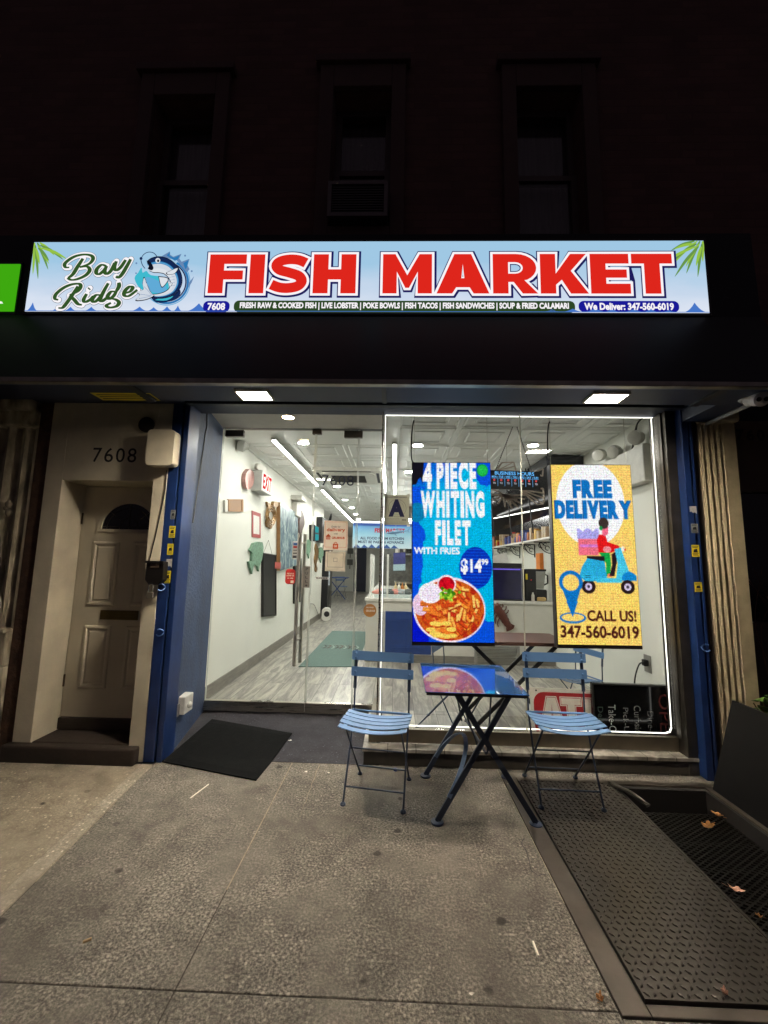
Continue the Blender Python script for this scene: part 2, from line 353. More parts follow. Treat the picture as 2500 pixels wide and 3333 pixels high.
g = MB(); g.box(-60, 60, -60, 60, -1.2, -1.0); struct('ground', g, M('asphalt', (58, 57, 56), .9, bump=.3))
g = MB(); g.box(-30, 30, -14, -1.9, -.9, -.14); struct('road', g, M('road asphalt', (60, 59, 58), .9, bump=.3))
gp = .003
m = MB(); xs = [-1.535, XJ, .737]; ys = [-1.9, -.1, YJ, 3.1]
for i in range(2):
    for j in range(3):
        ya, yb = ys[j]+gp/2, ys[j+1]-gp/2; xe = lambda y: -1.642+(3.0-y)*.0949 if i == 0 else xs[i]+gp/2
        m.hexa([(xe(ya), ya, -.3), (xs[i+1]-(gp/2 if i == 0 else 0), ya, -.3), (xs[i+1]-(gp/2 if i == 0 else 0), yb, -.3), (xe(yb), yb, -.3), (xe(ya), ya, 0), (xs[i+1]-(gp/2 if i == 0 else 0), ya, 0), (xs[i+1]-(gp/2 if i == 0 else 0), yb, 0), (xe(yb), yb, 0)])
m.box(.737, 2.4, -1.9, -.1-gp/2, -.3, 0); m.box(.737, 2.4, -.1+gp/2, 1.506, -.3, 0); m.box(2.085, 8, 1.506, 3.4, -.3, -.002); m.box(2.4+gp, 8, -1.9, 1.506-gp, -.3, 0)
m.box(.737, 2.085, 2.985, 3.1, -.3, 0)
struct('sidewalk', m, SIDEW, bevel=.004)
m = MB(); m.box(-1.6, .75, -1.9, 1.95, -.25, -.0025); struct('joint_bed', m, M('dirt in the joints', (56, 50, 42), .95))
m = MB(); m.box(-1.6, .75, 1.951, 3.1, -.25, -.0012); struct('joint_filler', m, M('pale joint filler', (150, 138, 116), .9, var=.3, scale=20))
m = MB(); put_ribbon(m, Fr((0, 0, 0), (1, 0, 0), (0, 1, 0), (0, 0, 1)), [(-.505+.004*math.sin(i*2.3), 3.08-.05*i) for i in range(15)], lambda t, dx, dy: .007*(1-t)*(.6+.4*random.random()), .0008); struct('scored_line', m, M('pale joint filler', (150, 138, 116)))
m = MB()   # neighbour's paler slab and its edging strip, both laid at a slight slant
m.hexa([(-8, -1.9, -.3), (-1.30, -1.9, -.3), (-1.725, 3.0, -.3), (-8, 3.0, -.3), (-8, -1.9, .004), (-1.30, -1.9, .004), (-1.725, 3.0, .004), (-8, 3.0, .004)])
struct('sidewalk_slab', m, LEFTC)
m = MB(); m.hexa([(-1.293, -1.9, -.3), (-1.18, -1.9, -.3), (-1.645, 3.0, -.3), (-1.721, 3.0, -.3), (-1.293, -1.9, .007), (-1.18, -1.9, .007), (-1.645, 3.0, .007), (-1.721, 3.0, .007)])
struct('sidewalk_edging', m, STRIPC, bevel=.003)
m = MB(); m.hexa([(-1.63, 3.1, -.2), (-.2, 3.1, -.2), (-.1, 4.0, -.2), (-1.75, 4.0, -.2), (-1.63, 3.1, .001), (-.2, 3.1, .001), (-.1, 4.0, RZ), (-1.75, 4.0, RZ)])
struct('entry_ramp', m, DARKC)
# ---------------------------------------------------------------- building above
bld = thing('brick_building', 'dark brick upper storey with three sash windows above the lit shop sign', 'building', (0, 3.05, 2.8))
WIN = [(-2.13, -1.60, 4.0, 5.36), (-.58, -.09, 4.1, 5.42), (.96, 1.50, 4.0, 5.40)]
m = MB(); xx = [-9] + [v for q in WIN for v in q[:2]] + [9]
for i in range(0, len(xx), 2): m.box(xx[i], xx[i+1], 3.05, 3.35, 2.8, 11)
for x0, x1, z0, z1 in WIN: m.box(x0, x1, 3.05, 3.35, 2.8, z0); m.box(x0, x1, 3.05, 3.35, z1, 11)
m.build('wall', BRICK, bld)
TRIM = M('grey painted window trim', (86, 66, 62), .8); CURT = M('dark curtain', (96, 86, 90), .9, var=.3, stretch=(14, 1, 1), scale=3)
for x0, x1, z0, z1 in WIN:
    f = MB(); f.box(x0-.12, x0-.003, 3.0, 3.047, z0-.12, z1+.22); f.box(x1+.003, x1+.12, 3.0, 3.047, z0-.12, z1+.22); f.box(x0-.003, x1+.003, 3.0, 3.047, z1+.003, z1+.22); f.box(x0-.16, x1+.16, 2.97, 3.047, z1+.223, z1+.29)
    f.box(x0-.003, x1+.003, 2.985, 3.047, z0-.12, z0-.003); wf = f.build('window', TRIM, bld, bevel=.006)
    f = MB(); zm = (z0+z1)/2
    for a, b, y in ((z0, zm+.02, 3.16), (zm-.02, z1, 3.20)):
        f.box(x0, x0+.05, y, y+.035, a, b); f.box(x1-.05, x1, y, y+.035, a, b); f.box(x0+.05, x1-.05, y, y+.035, a, a+.05); f.box(x0+.05, x1-.05, y, y+.035, b-.05, b)
    f.build('sash', M('dark sash paint', (84, 70, 68), .5), wf)
    f = MB(); f.box(x0+.05, x1-.05, 3.175, 3.181, z0+.05, zm-.03); f.box(x0+.05, x1-.05, 3.215, 3.221, zm+.03, z1-.05); f.build('pane', DGLASS, wf)
    f = MB(); f.box(x0, x1, 3.30, 3.34, z0, z1); f.build('curtain', CURT, wf)
ac = thing('air_conditioner', 'window air conditioner with a pale frame in the middle upstairs window', 'air conditioner', (-.36, 3.1, 4.1))
m = MB(); m.box(-.575, -.10, 2.93, 3.155, 4.105, 4.415); m.build('housing', M('dark grey ac case', (66, 64, 66), .5), ac, bevel=.01)
m = MB(); m.box(-.575, -.10, 2.90, 2.928, 4.385, 4.415); m.box(-.575, -.10, 2.90, 2.928, 4.105, 4.135); m.box(-.575, -.545, 2.90, 2.928, 4.136, 4.384); m.box(-.13, -.10, 2.90, 2.928, 4.136, 4.384); m.build('front_frame', M('pale ac frame', (104, 96, 96), .5), ac)
m = MB()
for i in range(11): m.box(-.54, -.135, 2.912, 2.928, 4.145+i*.022, 4.153+i*.022)
m.build('grille', M('ac grille', (80, 78, 78), .5), ac)
# ---------------------------------------------------------------- awning and soffit
aw = thing('awning', 'dark navy sloping awning with a silver front bar under the lit sign', 'awning', (0, 2.7, 2.43))
AWN = M('dark navy awning vinyl', (10, 13, 21), .5, var=.3, scale=2, bump=.12, bscale=5, spec=.3)
m = MB(); pts = [(2.30, 2.468), (2.585, 3.06), (2.60, 3.68), (3.045, 3.68), (3.045, 2.66), (2.43, 2.66), (2.325, 2.468)]
m.prism([(-4.6, y, z) for y, z in pts], (6.98, 0, 0)); m.build('canopy', AWN, aw)
m = MB(); m.box(-4.6, 2.38, 2.27, 2.315, 2.436, 2.466); m.build('front_bar', M('silver aluminium bar', (150, 146, 136), .4, metal=.85, var=.25, scale=9), aw, bevel=.004)
m = MB(); m.box(-4.6, 2.385, 2.316, 2.330, 2.440, 2.474); m.build('valance_back', NAVY, aw)
m = MB(); m.box(-4.6, 2.30, 2.375, 2.70, 2.500, 2.60); m.box(2.13, 2.30, 2.701, 3.02, 2.500, 2.60); m.box(-4.6, 2.385, 2.701, 3.24, 2.612, 2.655); m.build('soffit', M('dark blue soffit board', (32, 42, 66), .55, var=.25, scale=3), aw)
m = MB()
for x, w_ in ((-1.72, .05), (-.10, .03), (1.95, .05)): m.box(x, x+w_, 2.36, 2.69, 2.486, 2.499)
m.box(-1.62, 2.12, 2.975, 3.025, 2.59, 2.611)
m.build('soffit_batten', M('black batten', (20, 24, 34), .5), aw)
LAMPM = EM('warm white lamp', (255, 240, 218), PANEL_E); _t = LAMPM.node_tree; _e = [n for n in _t.nodes if n.type == 'EMISSION'][0]
_g = _t.nodes.new('ShaderNodeNewGeometry'); _d = _t.nodes.new('ShaderNodeVectorMath'); _d.operation = 'DOT_PRODUCT'; _t.links.new(_g.outputs['Normal'], _d.inputs[0]); _t.links.new(_g.outputs['Incoming'], _d.inputs[1])
_p = _t.nodes.new('ShaderNodeMath'); _p.operation = 'POWER'; _p.inputs[1].default_value = .6; _t.links.new(_d.outputs['Value'], _p.inputs[0]); _m = _t.nodes.new('ShaderNodeMath'); _m.operation = 'MULTIPLY'; _m.inputs[1].default_value = PANEL_E; _t.links.new(_p.outputs[0], _m.inputs[0]); _t.links.new(_m.outputs[0], _e.inputs[1])   # lens of the lamp: beam falls off sideways
def soffit_light(x0, x1, lab):
    t = thing('soffit_light', lab, 'light', ((x0+x1)/2, 2.57, 2.485), group='square lights under the awning')
    y0, y1 = 2.508, 2.638; m = MB()
    m.box(x0-.012, x1+.012, y0-.012, y0, 2.484, 2.4995); m.box(x0-.012, x1+.012, y1, y1+.012, 2.484, 2.4995); m.box(x0-.012, x0, y0, y1, 2.484, 2.4995); m.box(x1, x1+.012, y0, y1, 2.484, 2.4995)
    m.build('frame', M('pale lamp frame', (190, 180, 150), .4), t)
    m = MB(); m.box(x0, x1, y0, y1, 2.490, 2.4995); m.build('diffuser', LAMPM, t)
soffit_light(-1.037, -.842, 'square soffit light glowing warm above the glass door')
soffit_light(1.238, 1.445, 'square soffit light glowing above the window, near the yellow screen')
# ---------------------------------------------------------------- the lit sign
SGX0, SGX1, SGZ0, SGZ1, SY = -2.572, 2.043, 3.083, 3.605, 2.575
sg = thing('shop_sign', 'long backlit fish market sign with red capitals and a leaping fish', 'sign', ((SGX0+SGX1)/2, 2.6, SGZ0))
m = MB(); m.box(SGX0-.02, SGX1+.02, SY+.004, SY+.10, SGZ0-.02, SGZ1+.02); m.build('box', M('black sign case', (18, 18, 20), .4), sg, bevel=.004)
k = NT('backlit pale blue print'); k.t.nodes.remove(k.b)
sep = k.n('SeparateXYZ', {0: k.tc}); nz = k.n('TexNoise', {'Vector': k.n('Mapping', {'Vector': k.tc, 'Scale': (.9, 1., 3.)}).outputs[0], 'Scale': 2.2, 'Detail': 4.}).outputs[0]
zz = k.n('MapRange', {0: sep.outputs[2], 1: 0., 2: SGZ1-SGZ0, 3: 0., 4: 1.}).outputs[0]
ad = k.n('Math', {0: nz, 1: .55, 2: zz}, operation='MULTIPLY_ADD').outputs[0]
col = k.ramp(ad, [(.2, lin((226, 232, 244))), (.55, lin((200, 216, 236))), (1.0, lin((160, 200, 228)))])
e = k.n('Emission', {0: col, 1: SIGN_E}); k.t.links.new(e.outputs[0], k.t.nodes['Material Output'].inputs[0])
m = MB(); m.box(SGX0, SGX1, SY, SY+.003, SGZ0, SGZ1); m.build('face', k.m, sg)
FS = Fr((0, SY, 0), (1, 0, 0), (0, 0, 1))
def SP(x, y): p = at(x, y, Y=SY); return (p.x, p.z)
def z1(x, y): return SP(x*.5425, 760+y*.5425)
SE = lambda n, c: EM('sign print '+n, c, SIGN_E)
# waves along the bottom and palm fronds in the top corners
m = MB(); b0 = SGZ0+.001
def wave(cx, w_, h): return [(cx-w_, b0), (cx+w_, b0)] + [(cx+w_*(1-i/7)**1.0, b0+h*(i/7)**2.3) for i in range(1, 8)] + [(cx-w_*(i/7), b0+h*(1-i/7)**2.3) for i in range(1, 7)]
random.seed(3); x = SGX0+.10; k_ = .0004
wv = [(190, 60, 60), (340, 45, 32), (420, 55, 30), (545, 60, 30), (835, 70, 32), (920, 55, 28), (1000, 50, 34), (1065, 35, 40), (1190, 95, 55)]
for cx, w_, h in wv: k_ += .00004; c0 = z1(cx, 470)[0]; w2 = min(w_*.0011, c0-SGX0-.001); put_poly(m, FS, wave(c0, w2, h*.00108), k_)
for i in range(22):
    c0 = -.85+i*.125+random.uniform(-.03, .03); k_ += .00004; put_poly(m, FS, wave(c0, random.uniform(.06, .1), random.uniform(.014, .03)), k_)
c0 = 1.95; put_poly(m, FS, wave(c0, .09, .07), k_+.0001); put_poly(m, FS, [(SGX0+.001, b0), (SGX1-.001, b0), (SGX1-.001, b0+.004), (SGX0+.001, b0+.004)], k_+.0002)
m.build('wave_print', SE('wave blue', (70, 118, 200)), sg)
m = MB(); k_ = .0005
def frond(x, y, ang, L, w_, mat):
    global k_
    p = [(x, y), (x+math.cos(ang)*L*.5, y+math.sin(ang)*L*.5-L*.04), (x+math.cos(ang)*L, y+math.sin(ang)*L-L*.2)]
    p = [(min(max(a, SGX0+.001), SGX1-.001), min(b, SGZ1-.001)) for a, b in spline(p, 5)]
    k_ += .00005; put_ribbon(m, FS, p, lambda t, dx, dy: w_*math.sin(math.pi*min(.97, t*.85+.12)), k_, mat)
for i in range(9): frond(SGX0+.004+.012*i*.5, SGZ1-.004-.02*(i % 3), math.radians(-85+i*9), random.uniform(.10, .22), .020, i % 2)
pm = [SE('palm green', (150, 194, 70)), SE('palm dark green', (104, 150, 74))]; m.build('palm_print', pm, sg); m = MB()
for i in range(11): frond(SGX1-.005-.012*i*.5, SGZ1-.004-.02*(i % 3), math.radians(-95-i*8), random.uniform(.12, .26), .020, i % 2)
m.build('palm_print', [SE('palm green', (150, 194, 70)), SE('palm dark green', (104, 150, 74))], sg)
# red capitals: own letter outlines, each with a white and a navy border
def glyph(ch, w_, h, s, b):
    r = lambda *p: [list(p)]
    if ch == 'F': return r((0, 0), (s, 0), (s, .38*h-b*.12), (w_*.92, .38*h-b*.12), (w_*.92, .38*h+b*.82), (s, .38*h+b*.82), (s, h-b), (w_, h-b), (w_, h), (0, h))
    if ch == 'I': return r((0, 0), (w_, 0), (w_, h), (0, h))
    if ch == 'H': return r((0, 0), (s, 0), (s, h*.5-b*.6), (w_-s, h*.5-b*.6), (w_-s, 0), (w_, 0), (w_, h), (w_-s, h), (w_-s, h*.5+b*.45), (s, h*.5+b*.45), (s, h), (0, h))
    if ch == 'M': return r((0, 0), (s*.93, 0), (s*.93, h*.55), (w_/2-s*.12, h*.14), (w_/2+s*.12, h*.14), (w_-s*.93, h*.55), (w_-s*.93, 0), (w_, 0), (w_, h), (w_-s*.82, h), (w_/2, h*.46), (s*.82, h), (0, h))
    if ch == 'A': return [[(0, 0), (s*1.02, 0), (s*1.28, h*.155), (w_-s*1.28, h*.155), (w_-s*1.02, 0), (w_, 0), (w_/2+s*.55, h), (w_/2-s*.55, h)], [(s*1.62, h*.385), (w_/2, h*.74), (w_-s*1.62, h*.385)]]
    if ch == 'R':
        cr = ell(w_*.52, h*.645, w_*.45, h*.355, 12, -math.pi*.40, math.pi/2)
        return [[(0, 0), (s, 0), (s, h*.29), (w_*.46, h*.29), (w_*.66, 0), (w_, 0)] + [(w_*.70, h*.335)] + cr[1:] + [(0, h)], [(s, h*.50)] + ell(w_*.50, h*.645, w_*.17, h*.145, 9, -math.pi/2, math.pi/2) + [(s, h*.79)]]
    if ch == 'K': return r((0, 0), (s, 0), (s, h*.22), (s*1.38, h*.345), (w_-s*1.15, 0), (w_, 0), (w_*.64, h*.57), (w_*.97, h), (w_-s*1.12, h), (s, h*.50), (s, h), (0, h))
    if ch == 'E': return r((0, 0), (w_, 0), (w_, b), (s, b), (s, h*.5-b*.42), (w_*.92, h*.5-b*.42), (w_*.92, h*.5+b*.42), (s, h*.5+b*.42), (s, h-b), (w_*.98, h-b), (w_*.98, h), (0, h))
    if ch == 'T': return r(((w_-s)/2, 0), ((w_+s)/2, 0), ((w_+s)/2, h-b), (w_, h-b), (w_, h), (0, h), (0, h-b), ((w_-s)/2, h-b))
    return None
LET = [('F', 681, 801), ('I', 813, 861), ('S', 877, 1004), ('H', 1020, 1159), ('M', 1246, 1406), ('A', 1421, 1592), ('R', 1604, 1750), ('K', 1758, 1914), ('E', 1921, 2050), ('T', 2056, 2189)]
lz0, lz1 = SP(1400, 956)[1], SP(1400, 828)[1]; LH = lz1-lz0
mats = [SE('red', (222, 38, 28)), SE('white', (250, 246, 250)), SE('navy', (28, 26, 92))]; m = MB()
for ch, a, b in LET:
    if ch == 'S':
        x0 = SP(a, 890)[0]; w_ = SP(b, 890)[0]-x0; sp_ = [(.93, .775), (.74, .850), (.50, .868), (.26, .815), (.175, .705), (.27, .595), (.50, .530), (.75, .445), (.835, .310), (.74, .185), (.50, .134), (.27, .150), (.06, .225)]
        q = spline([(x0+w_*u, lz0+LH*v) for u, v in sp_], 5)
        def ext(q, d): f = lambda p, r: (p[0]+(p[0]-r[0])/math.dist(p, r)*d, p[1]+(p[1]-r[1])/math.dist(p, r)*d); return [f(q[0], q[1])]+q+[f(q[-1], q[-2])]
        put_ribbon(m, FS, q, .073, .0030, 0); put_ribbon(m, FS, ext(q, .0165), .073+.033, .00245, 1); put_ribbon(m, FS, [(p[0]+.004, p[1]-.004) for p in ext(q, .0275)], .073+.055, .00165, 2); continue
    x0, x1 = SP(a, 890)[0], SP(b, 890)[0]; L = [[(x0+p[0], lz0+p[1]) for p in l] for l in glyph(ch, x1-x0, LH, .103, .072)]
    hole = lambda l, d: offset_loop(l, -d)
    L0 = [L[0]]+L[1:]; put_poly(m, FS, L0, .0030, 0)
    put_poly(m, FS, [offset_loop(L[0], .0165)]+[hole(l, .0125) for l in L[1:]], .0022+.00004*(a % 7), 1)
    put_poly(m, FS, [[(p[0]+.004, p[1]-.004) for p in offset_loop(L[0], .0275)]]+[hole(l, .019) for l in L[1:]], .0012+.00004*(a % 11), 2)
m.build('capitals', mats, sg)
# pills with the small lettering
m = MB(); A = lambda x, y: SP(x, y)
for (xa, xb, mt, t, ta, tb, bd) in ((660, 749, 0, '7608', 675, 734, .035), (760, 1871, 1, 'FRESH RAW & COOKED FISH | LIVE LOBSTER | POKE BOWLS | FISH TACOS | FISH SANDWICHES | SOUP & FRIED CALAMARI', 780, 1851, .045), (1884, 2209, 0, 'We Deliver: 347-560-6019', 1902, 2192, .04)):
    (xA, zA), (xB, zB) = A(xa, 1016), A(xb, 980); put_poly(m, FS, rrect(xA, zA, xB, zB, .035), .0014, mt)
    (tA, yA), (tB, yB) = A(ta, 1009 if mt else 1010), A(tb, 986); put_text(m, t, FS, tA, yA, tB, yB, .0022, 2, bd)
m.build('small_lettering', [SE('pill blue', (24, 24, 150)), SE('pill green', (44, 70, 36)), SE('white', (250, 246, 250))], sg)
# brush script
m = MB()
SC = [('B', [(500, 152), (468, 200), (440, 245), (412, 268)]), ('B', [(418, 205), (396, 204), (390, 185), (415, 160), (455, 138), (505, 128), (548, 134), (560, 155), (536, 184), (480, 204)]), ('B', [(480, 204), (524, 200), (540, 222), (516, 252), (470, 274), (430, 280), (406, 268)]),
      ('B', [(640, 198), (612, 190), (584, 214), (580, 238), (598, 245), (626, 222), (642, 196)]), ('B', [(642, 196), (630, 228), (642, 244), (668, 224), (690, 178)]), ('B', [(700, 168), (688, 206), (700, 222), (726, 204), (756, 160)]), ('B', [(786, 156), (762, 200), (734, 246), (712, 266), (698, 258)]),
      ('R', [(470, 318), (438, 368), (404, 416), (378, 446), (352, 448)]), ('R', [(352, 400), (332, 392), (338, 366), (380, 330), (430, 308), (476, 304), (486, 322), (468, 348), (420, 372)]), ('R', [(420, 372), (446, 398), (470, 424), (494, 430)]),
      ('R', [(522, 364), (504, 398), (514, 412), (544, 398), (562, 378)]), ('R', [(534, 336), (540, 330)]), ('R', [(606, 372), (578, 372), (556, 398), (566, 412), (590, 398), (614, 366)]), ('R', [(652, 300), (626, 346), (604, 394), (614, 408), (640, 390), (652, 376)]),
      ('R', [(694, 350), (668, 352), (648, 378), (658, 394), (684, 376), (700, 348)]), ('R', [(700, 348), (716, 318), (714, 296)]), ('R', [(662, 392), (696, 398), (716, 416), (700, 438), (660, 446), (640, 434), (668, 418)]), ('R', [(742, 362), (782, 350), (798, 326), (778, 322), (752, 346), (748, 372), (776, 376), (826, 340)])]
for i, (wd, st) in enumerate(SC):
    p = [z1(*q) for q in spline(st, 7)]
    for wp, kk, mt in ((46, .0010, 2), (40, .0020, 1), (None, .0030, 0)):
        wf = (lambda t, dx, dy, wp=wp: wp*.00105) if wp else (lambda t, dx, dy:   .00105*(14+16*abs(dy)**1.2)*(.6+.4*math.sin(math.pi*min(.95, max(.06, t)))**.5))
        put_ribbon(m, FS, p, wf, kk+i*.00003, mt)
        if wp:
            for e in (p[0], p[-1]): put_poly(m, FS, ell(*e, wp*.000525, wp*.000525, 12), kk+i*.00003+.000015, mt)
m.build('script', [SE('script green', (50, 84, 38)), SE('white', (250, 246, 250)), SE('script edge', (96, 108, 120))], sg)
# leaping fish emblem
m = MB(); cols = [(44, 120, 180), (20, 40, 84), (96, 170, 214), (64, 186, 206), (208, 216, 226), (104, 136, 178), (16, 18, 34), (220, 226, 232)]
FM = [SE('emblem %d' % i, c) for i, c in enumerate(cols)]; kk = .0008
def fp(pts, mat, sm=0):
    global kk
    kk += .00006; q = [z1(*p) for p in (spline(pts+[pts[0]], sm)[:-1] if sm else pts)]; put_poly(m, FS, q, kk, mat)
def fl(pts, w_, mat):
    global kk
    kk += .00006; put_ribbon(m, FS, [z1(*p) for p in spline(pts, 6)], w_*.00105, kk, mat)
rg = lambda r, a0, a1: [(1000+r*math.cos(math.radians(a)), 290-r*math.sin(math.radians(a))) for a in np.linspace(a0, a1, 30)]
fl(rg(128, -150, 62), 15, 0); fl(rg(140, -140, 40), 6, 2); fl(rg(116, -160, 70), 9, 1)
for p in ([(965, 140), (990, 125), (1020, 108), (1022, 128), (1040, 140), (1090, 122), (1076, 150), (1090, 170), (1138, 152), (1126, 192), (1138, 215), (1120, 235), (1060, 160)], [(1130, 300), (1166, 256), (1150, 296), (1128, 330)], [(1090, 185), (1128, 175), (1118, 220)]): fp(p, 5)
for p in ([(1000, 132), (1020, 112), (1018, 134), (1044, 146), (1080, 130), (1068, 156), (1050, 165)], [(1100, 178), (1132, 160), (1122, 205), (1112, 215)]): fp(p, 0)
fp([(830, 235), (850, 205), (856, 235), (880, 225), (905, 250), (985, 262), (1010, 300), (1010, 360), (960, 390), (905, 360), (840, 330), (808, 270)], 3, 3)
fp([(850, 300), (880, 262), (940, 280), (990, 310), (1000, 350), (950, 360), (890, 340)], 2, 3); fp([(905, 385), (960, 378), (1030, 372), (1075, 335), (1080, 370), (1010, 410), (940, 415)], 1, 3); fp([(930, 400), (980, 380), (1040, 375), (1000, 402)], 3, 3)
fpath = spline([(889, 198, 50), (915, 192, 82), (960, 188, 92), (1008, 204, 86), (1046, 246, 76), (1058, 296, 64), (1038, 342, 48), (1000, 366, 34), (955, 376, 24), (916, 374, 13)], 5)
def strip(a, b, mt, pad=0):
    o1, o2 = [], []
    for q_, p_ in enumerate(fpath):
        u0, u1 = fpath[max(q_-1, 0)], fpath[min(q_+1, len(fpath)-1)]; dx, dy = u1[0]-u0[0], u1[1]-u0[1]; l = math.hypot(dx, dy); nx_, ny_ = dy/l, -dx/l
        o1.append((p_[0]+nx_*(a*p_[2]-pad), p_[1]+ny_*(a*p_[2]-pad))); o2.append((p_[0]+nx_*(b*p_[2]+pad), p_[1]+ny_*(b*p_[2]+pad)))
    global kk
    kk += .00006; A_, B_ = [z1(*q) for q in o1], [z1(*q) for q in o2]; n_ = len(A_); m.add([FS(*q, kk) for q in A_]+[FS(*q, kk) for q in B_], [(q, q+1, n_+q+1, n_+q) for q in range(n_-1)], mt)
strip(-.5, .5, 6, 4.5); strip(-.5, .5, 4); strip(-.5, -.24, 7); strip(.06, .5, 0); strip(.22, .5, 1); strip(.10, .16, 2)
fp([(880, 162), (904, 172), (922, 205), (912, 222), (888, 212), (894, 196)], 6, 3); fl([(882, 164), (908, 182), (918, 210), (900, 220)], 3, 6)
kk += .0001; put_poly(m, FS, [z1(*p) for p in ell(948, 163, 15, 15)], kk, 7); put_poly(m, FS, [z1(*p) for p in ell(950, 165, 7, 8)], kk+.0002, 6)
for p in ([(1002, 236), (1066, 208), (1048, 240), (1010, 246)], [(955, 262), (970, 318), (990, 308), (1008, 272)], [(1008, 290), (1020, 318), (1034, 300)]): fp([((q[0]-np.mean([a[0] for a in p]))*1.2+np.mean([a[0] for a in p]), (q[1]-np.mean([a[1] for a in p]))*1.2+np.mean([a[1] for a in p])) for q in p], 6, 3); fp(p, 7, 3)
tail = [(925, 372), (898, 345), (868, 268), (858, 305), (862, 338), (822, 352), (842, 368), (818, 400), (868, 398), (905, 385)]
fp([((q[0]-875)*1.1+875, (q[1]-345)*1.1+345) for q in tail], 6, 3); fp(tail, 4, 3)
for a, b in (((915, 370), (872, 285)), ((910, 372), (866, 320)), ((905, 378), (835, 392)), ((908, 375), (845, 366))): fl([a, ((a[0]+b[0])/2+3, (a[1]+b[1])/2), b], 2.5, 5)
for a in (262, 280, 298, 316): fl([(1000+(a-262)*.4, a+6), (1024, a+2), (1050, a-4)], 2.2, 5)
fl([(872, 212), (856, 190), (848, 158), (862, 130), (890, 114), (922, 118), (944, 140)], 5, 1); put_poly(m, FS, [z1(*p) for p in ell(848, 152, 9, 9)], kk+.0003, 1)
for c, r in (((820, 180), 6), ((818, 240), 5), ((1112, 135), 6), ((1152, 228), 6)): kk += .0001; put_poly(m, FS, [z1(*p) for p in ell(*c, r, r, 10)], kk, 5)
m.build('fish_emblem', FM, sg)
# neighbour's green sign at the left edge of the view
gs = thing('neighbour_sign', 'bright green backlit sign with a white statue silhouette, cut off at the left', 'sign', (-3.2, 2.6, 3.08))
m = MB(); m.box(-3.9, -2.645, 2.584, 2.70, 3.06, 3.46); m.build('box', M('black sign case', (18, 18, 20), .4), gs)
m = MB(); m.box(-3.89, -2.655, 2.578, 2.583, 3.085, 3.44); m.build('face', EM('sign green', (62, 168, 16), 1.0), gs)
FG = Fr((0, 2.578, 0), (1, 0, 0), (0, 0, 1)); m = MB()
put_poly(m, FG, [(-3.3, 3.14), (-2.735, 3.14), (-2.745, 3.155), (-2.775, 3.16), (-2.79, 3.20), (-2.81, 3.23), (-2.815, 3.29), (-2.83, 3.33), (-2.84, 3.345), (-2.85, 3.375), (-2.86, 3.34), (-2.93, 3.32), (-3.02, 3.26), (-3.1, 3.2), (-3.3, 3.2)], .001); m.build('silhouette', EM('sign print pale', (240, 246, 236), 1.0), gs)
# ================================================================== SHOPFRONT
def wallpt(v): return v
sf = thing('shopfront', 'navy painted shopfront posts and plaster entry wall under the awning', 'shopfront', (-1.67, 3.05, 0))
def post(x0, x1, lab):
    m = MB(); gx = x0+(x1-x0)*.64
    m.box(x0, gx-.006, 3.03, 3.2, 0, 2.612); m.box(gx+.006, x1, 3.034, 3.2, 0, 2.612); m.box(gx-.006, gx+.006, 3.055, 3.2, 0, 2.612)
    o = m.build('post', NAVY, sf, bevel=.004); o['label'] = lab; return o
pl = post(-1.735, -1.605, 'left navy post beside the entry'); pr = post(2.125, 2.205, 'right navy post')
def hook(px, py, par, s=1):
    p = at(px, py, Y=3.03); m = MB(); a = [(p.x+.02*math.cos(t)*s, 3.03-.005-.03*abs(math.sin(t/1.6)), p.z+.024*math.sin(t)) for t in np.linspace(-2.6, 2.2, 12)]
    m.tube(a, .0045, 8); m.build('hook', M('pale blue painted hook', (92, 124, 176), .4), par, smooth=True)
hook(531, 1911, pl); hook(526, 2057, pl); hook(2290, 2106, pr, -1)
YEL = M('yellow warning label', (222, 200, 40), .5, var=.05); LBK = M('label black', (20, 20, 20), .6); LGR = M('torn grey label', (176, 172, 166), .7, var=.2, scale=40); LW = M('grey printed label', (128, 130, 126), .6)
def sticker(x0, y0, x1, y1, kind, par):
    a, b = at(x0, y1, Y=3.03), at(x1, y0, Y=3.03); m = MB(); W_, H_ = b.x-a.x, b.z-a.z
    f = Fr((a.x, 3.0295, a.z), (1, 0, 0), (0, 0, 1))
    if kind == 'torn': put_poly(m, f, [(0, H_), (W_, H_), (W_, H_*.1), (W_*.7, H_*.3), (W_*.45, H_*.2), (W_*.2, H_*.42), (0, H_*.3)], 0)
    else:
        put_poly(m, f, [(0, 0), (W_, 0), (W_, H_), (0, H_)], 0)
        for i in range(5):
            y = H_*(.92-.11*i) if i < 2 else H_*(.3-.1*(i-2)); put_poly(m, f, [(W_*.1, y-H_*.05), (W_*(.9-.1*(i % 2)), y-H_*.05), (W_*(.9-.1*(i % 2)), y), (W_*.1, y)], .0003, 1)
        put_poly(m, f, [(W_*.2, H_*.36), (W_*.8, H_*.36), (W_*.72, H_*.68), (W_*.3, H_*.62)], .0003, 1)
    m.build('sticker', [{'torn': LGR, 'y': YEL, 'g': LW}[kind], LBK], par)
for q in ((554, 1660, 572, 1690, 'g'), (549, 1712, 572, 1750, 'y'), (543, 1770, 566, 1806, 'y'), (540, 1820, 561, 1850, 'torn'), (534, 1858, 557, 1898, 'y')): sticker(*q, pl)
for q in ((2246, 1648, 2267, 1676, 'torn'), (2251, 1705, 2271, 1735, 'g'), (2253, 1774, 2275, 1812, 'y'), (2262, 1895, 2284, 1926, 'y')): sticker(*q, pr)
XB = -1.72                      # entry wall meets the shop door here
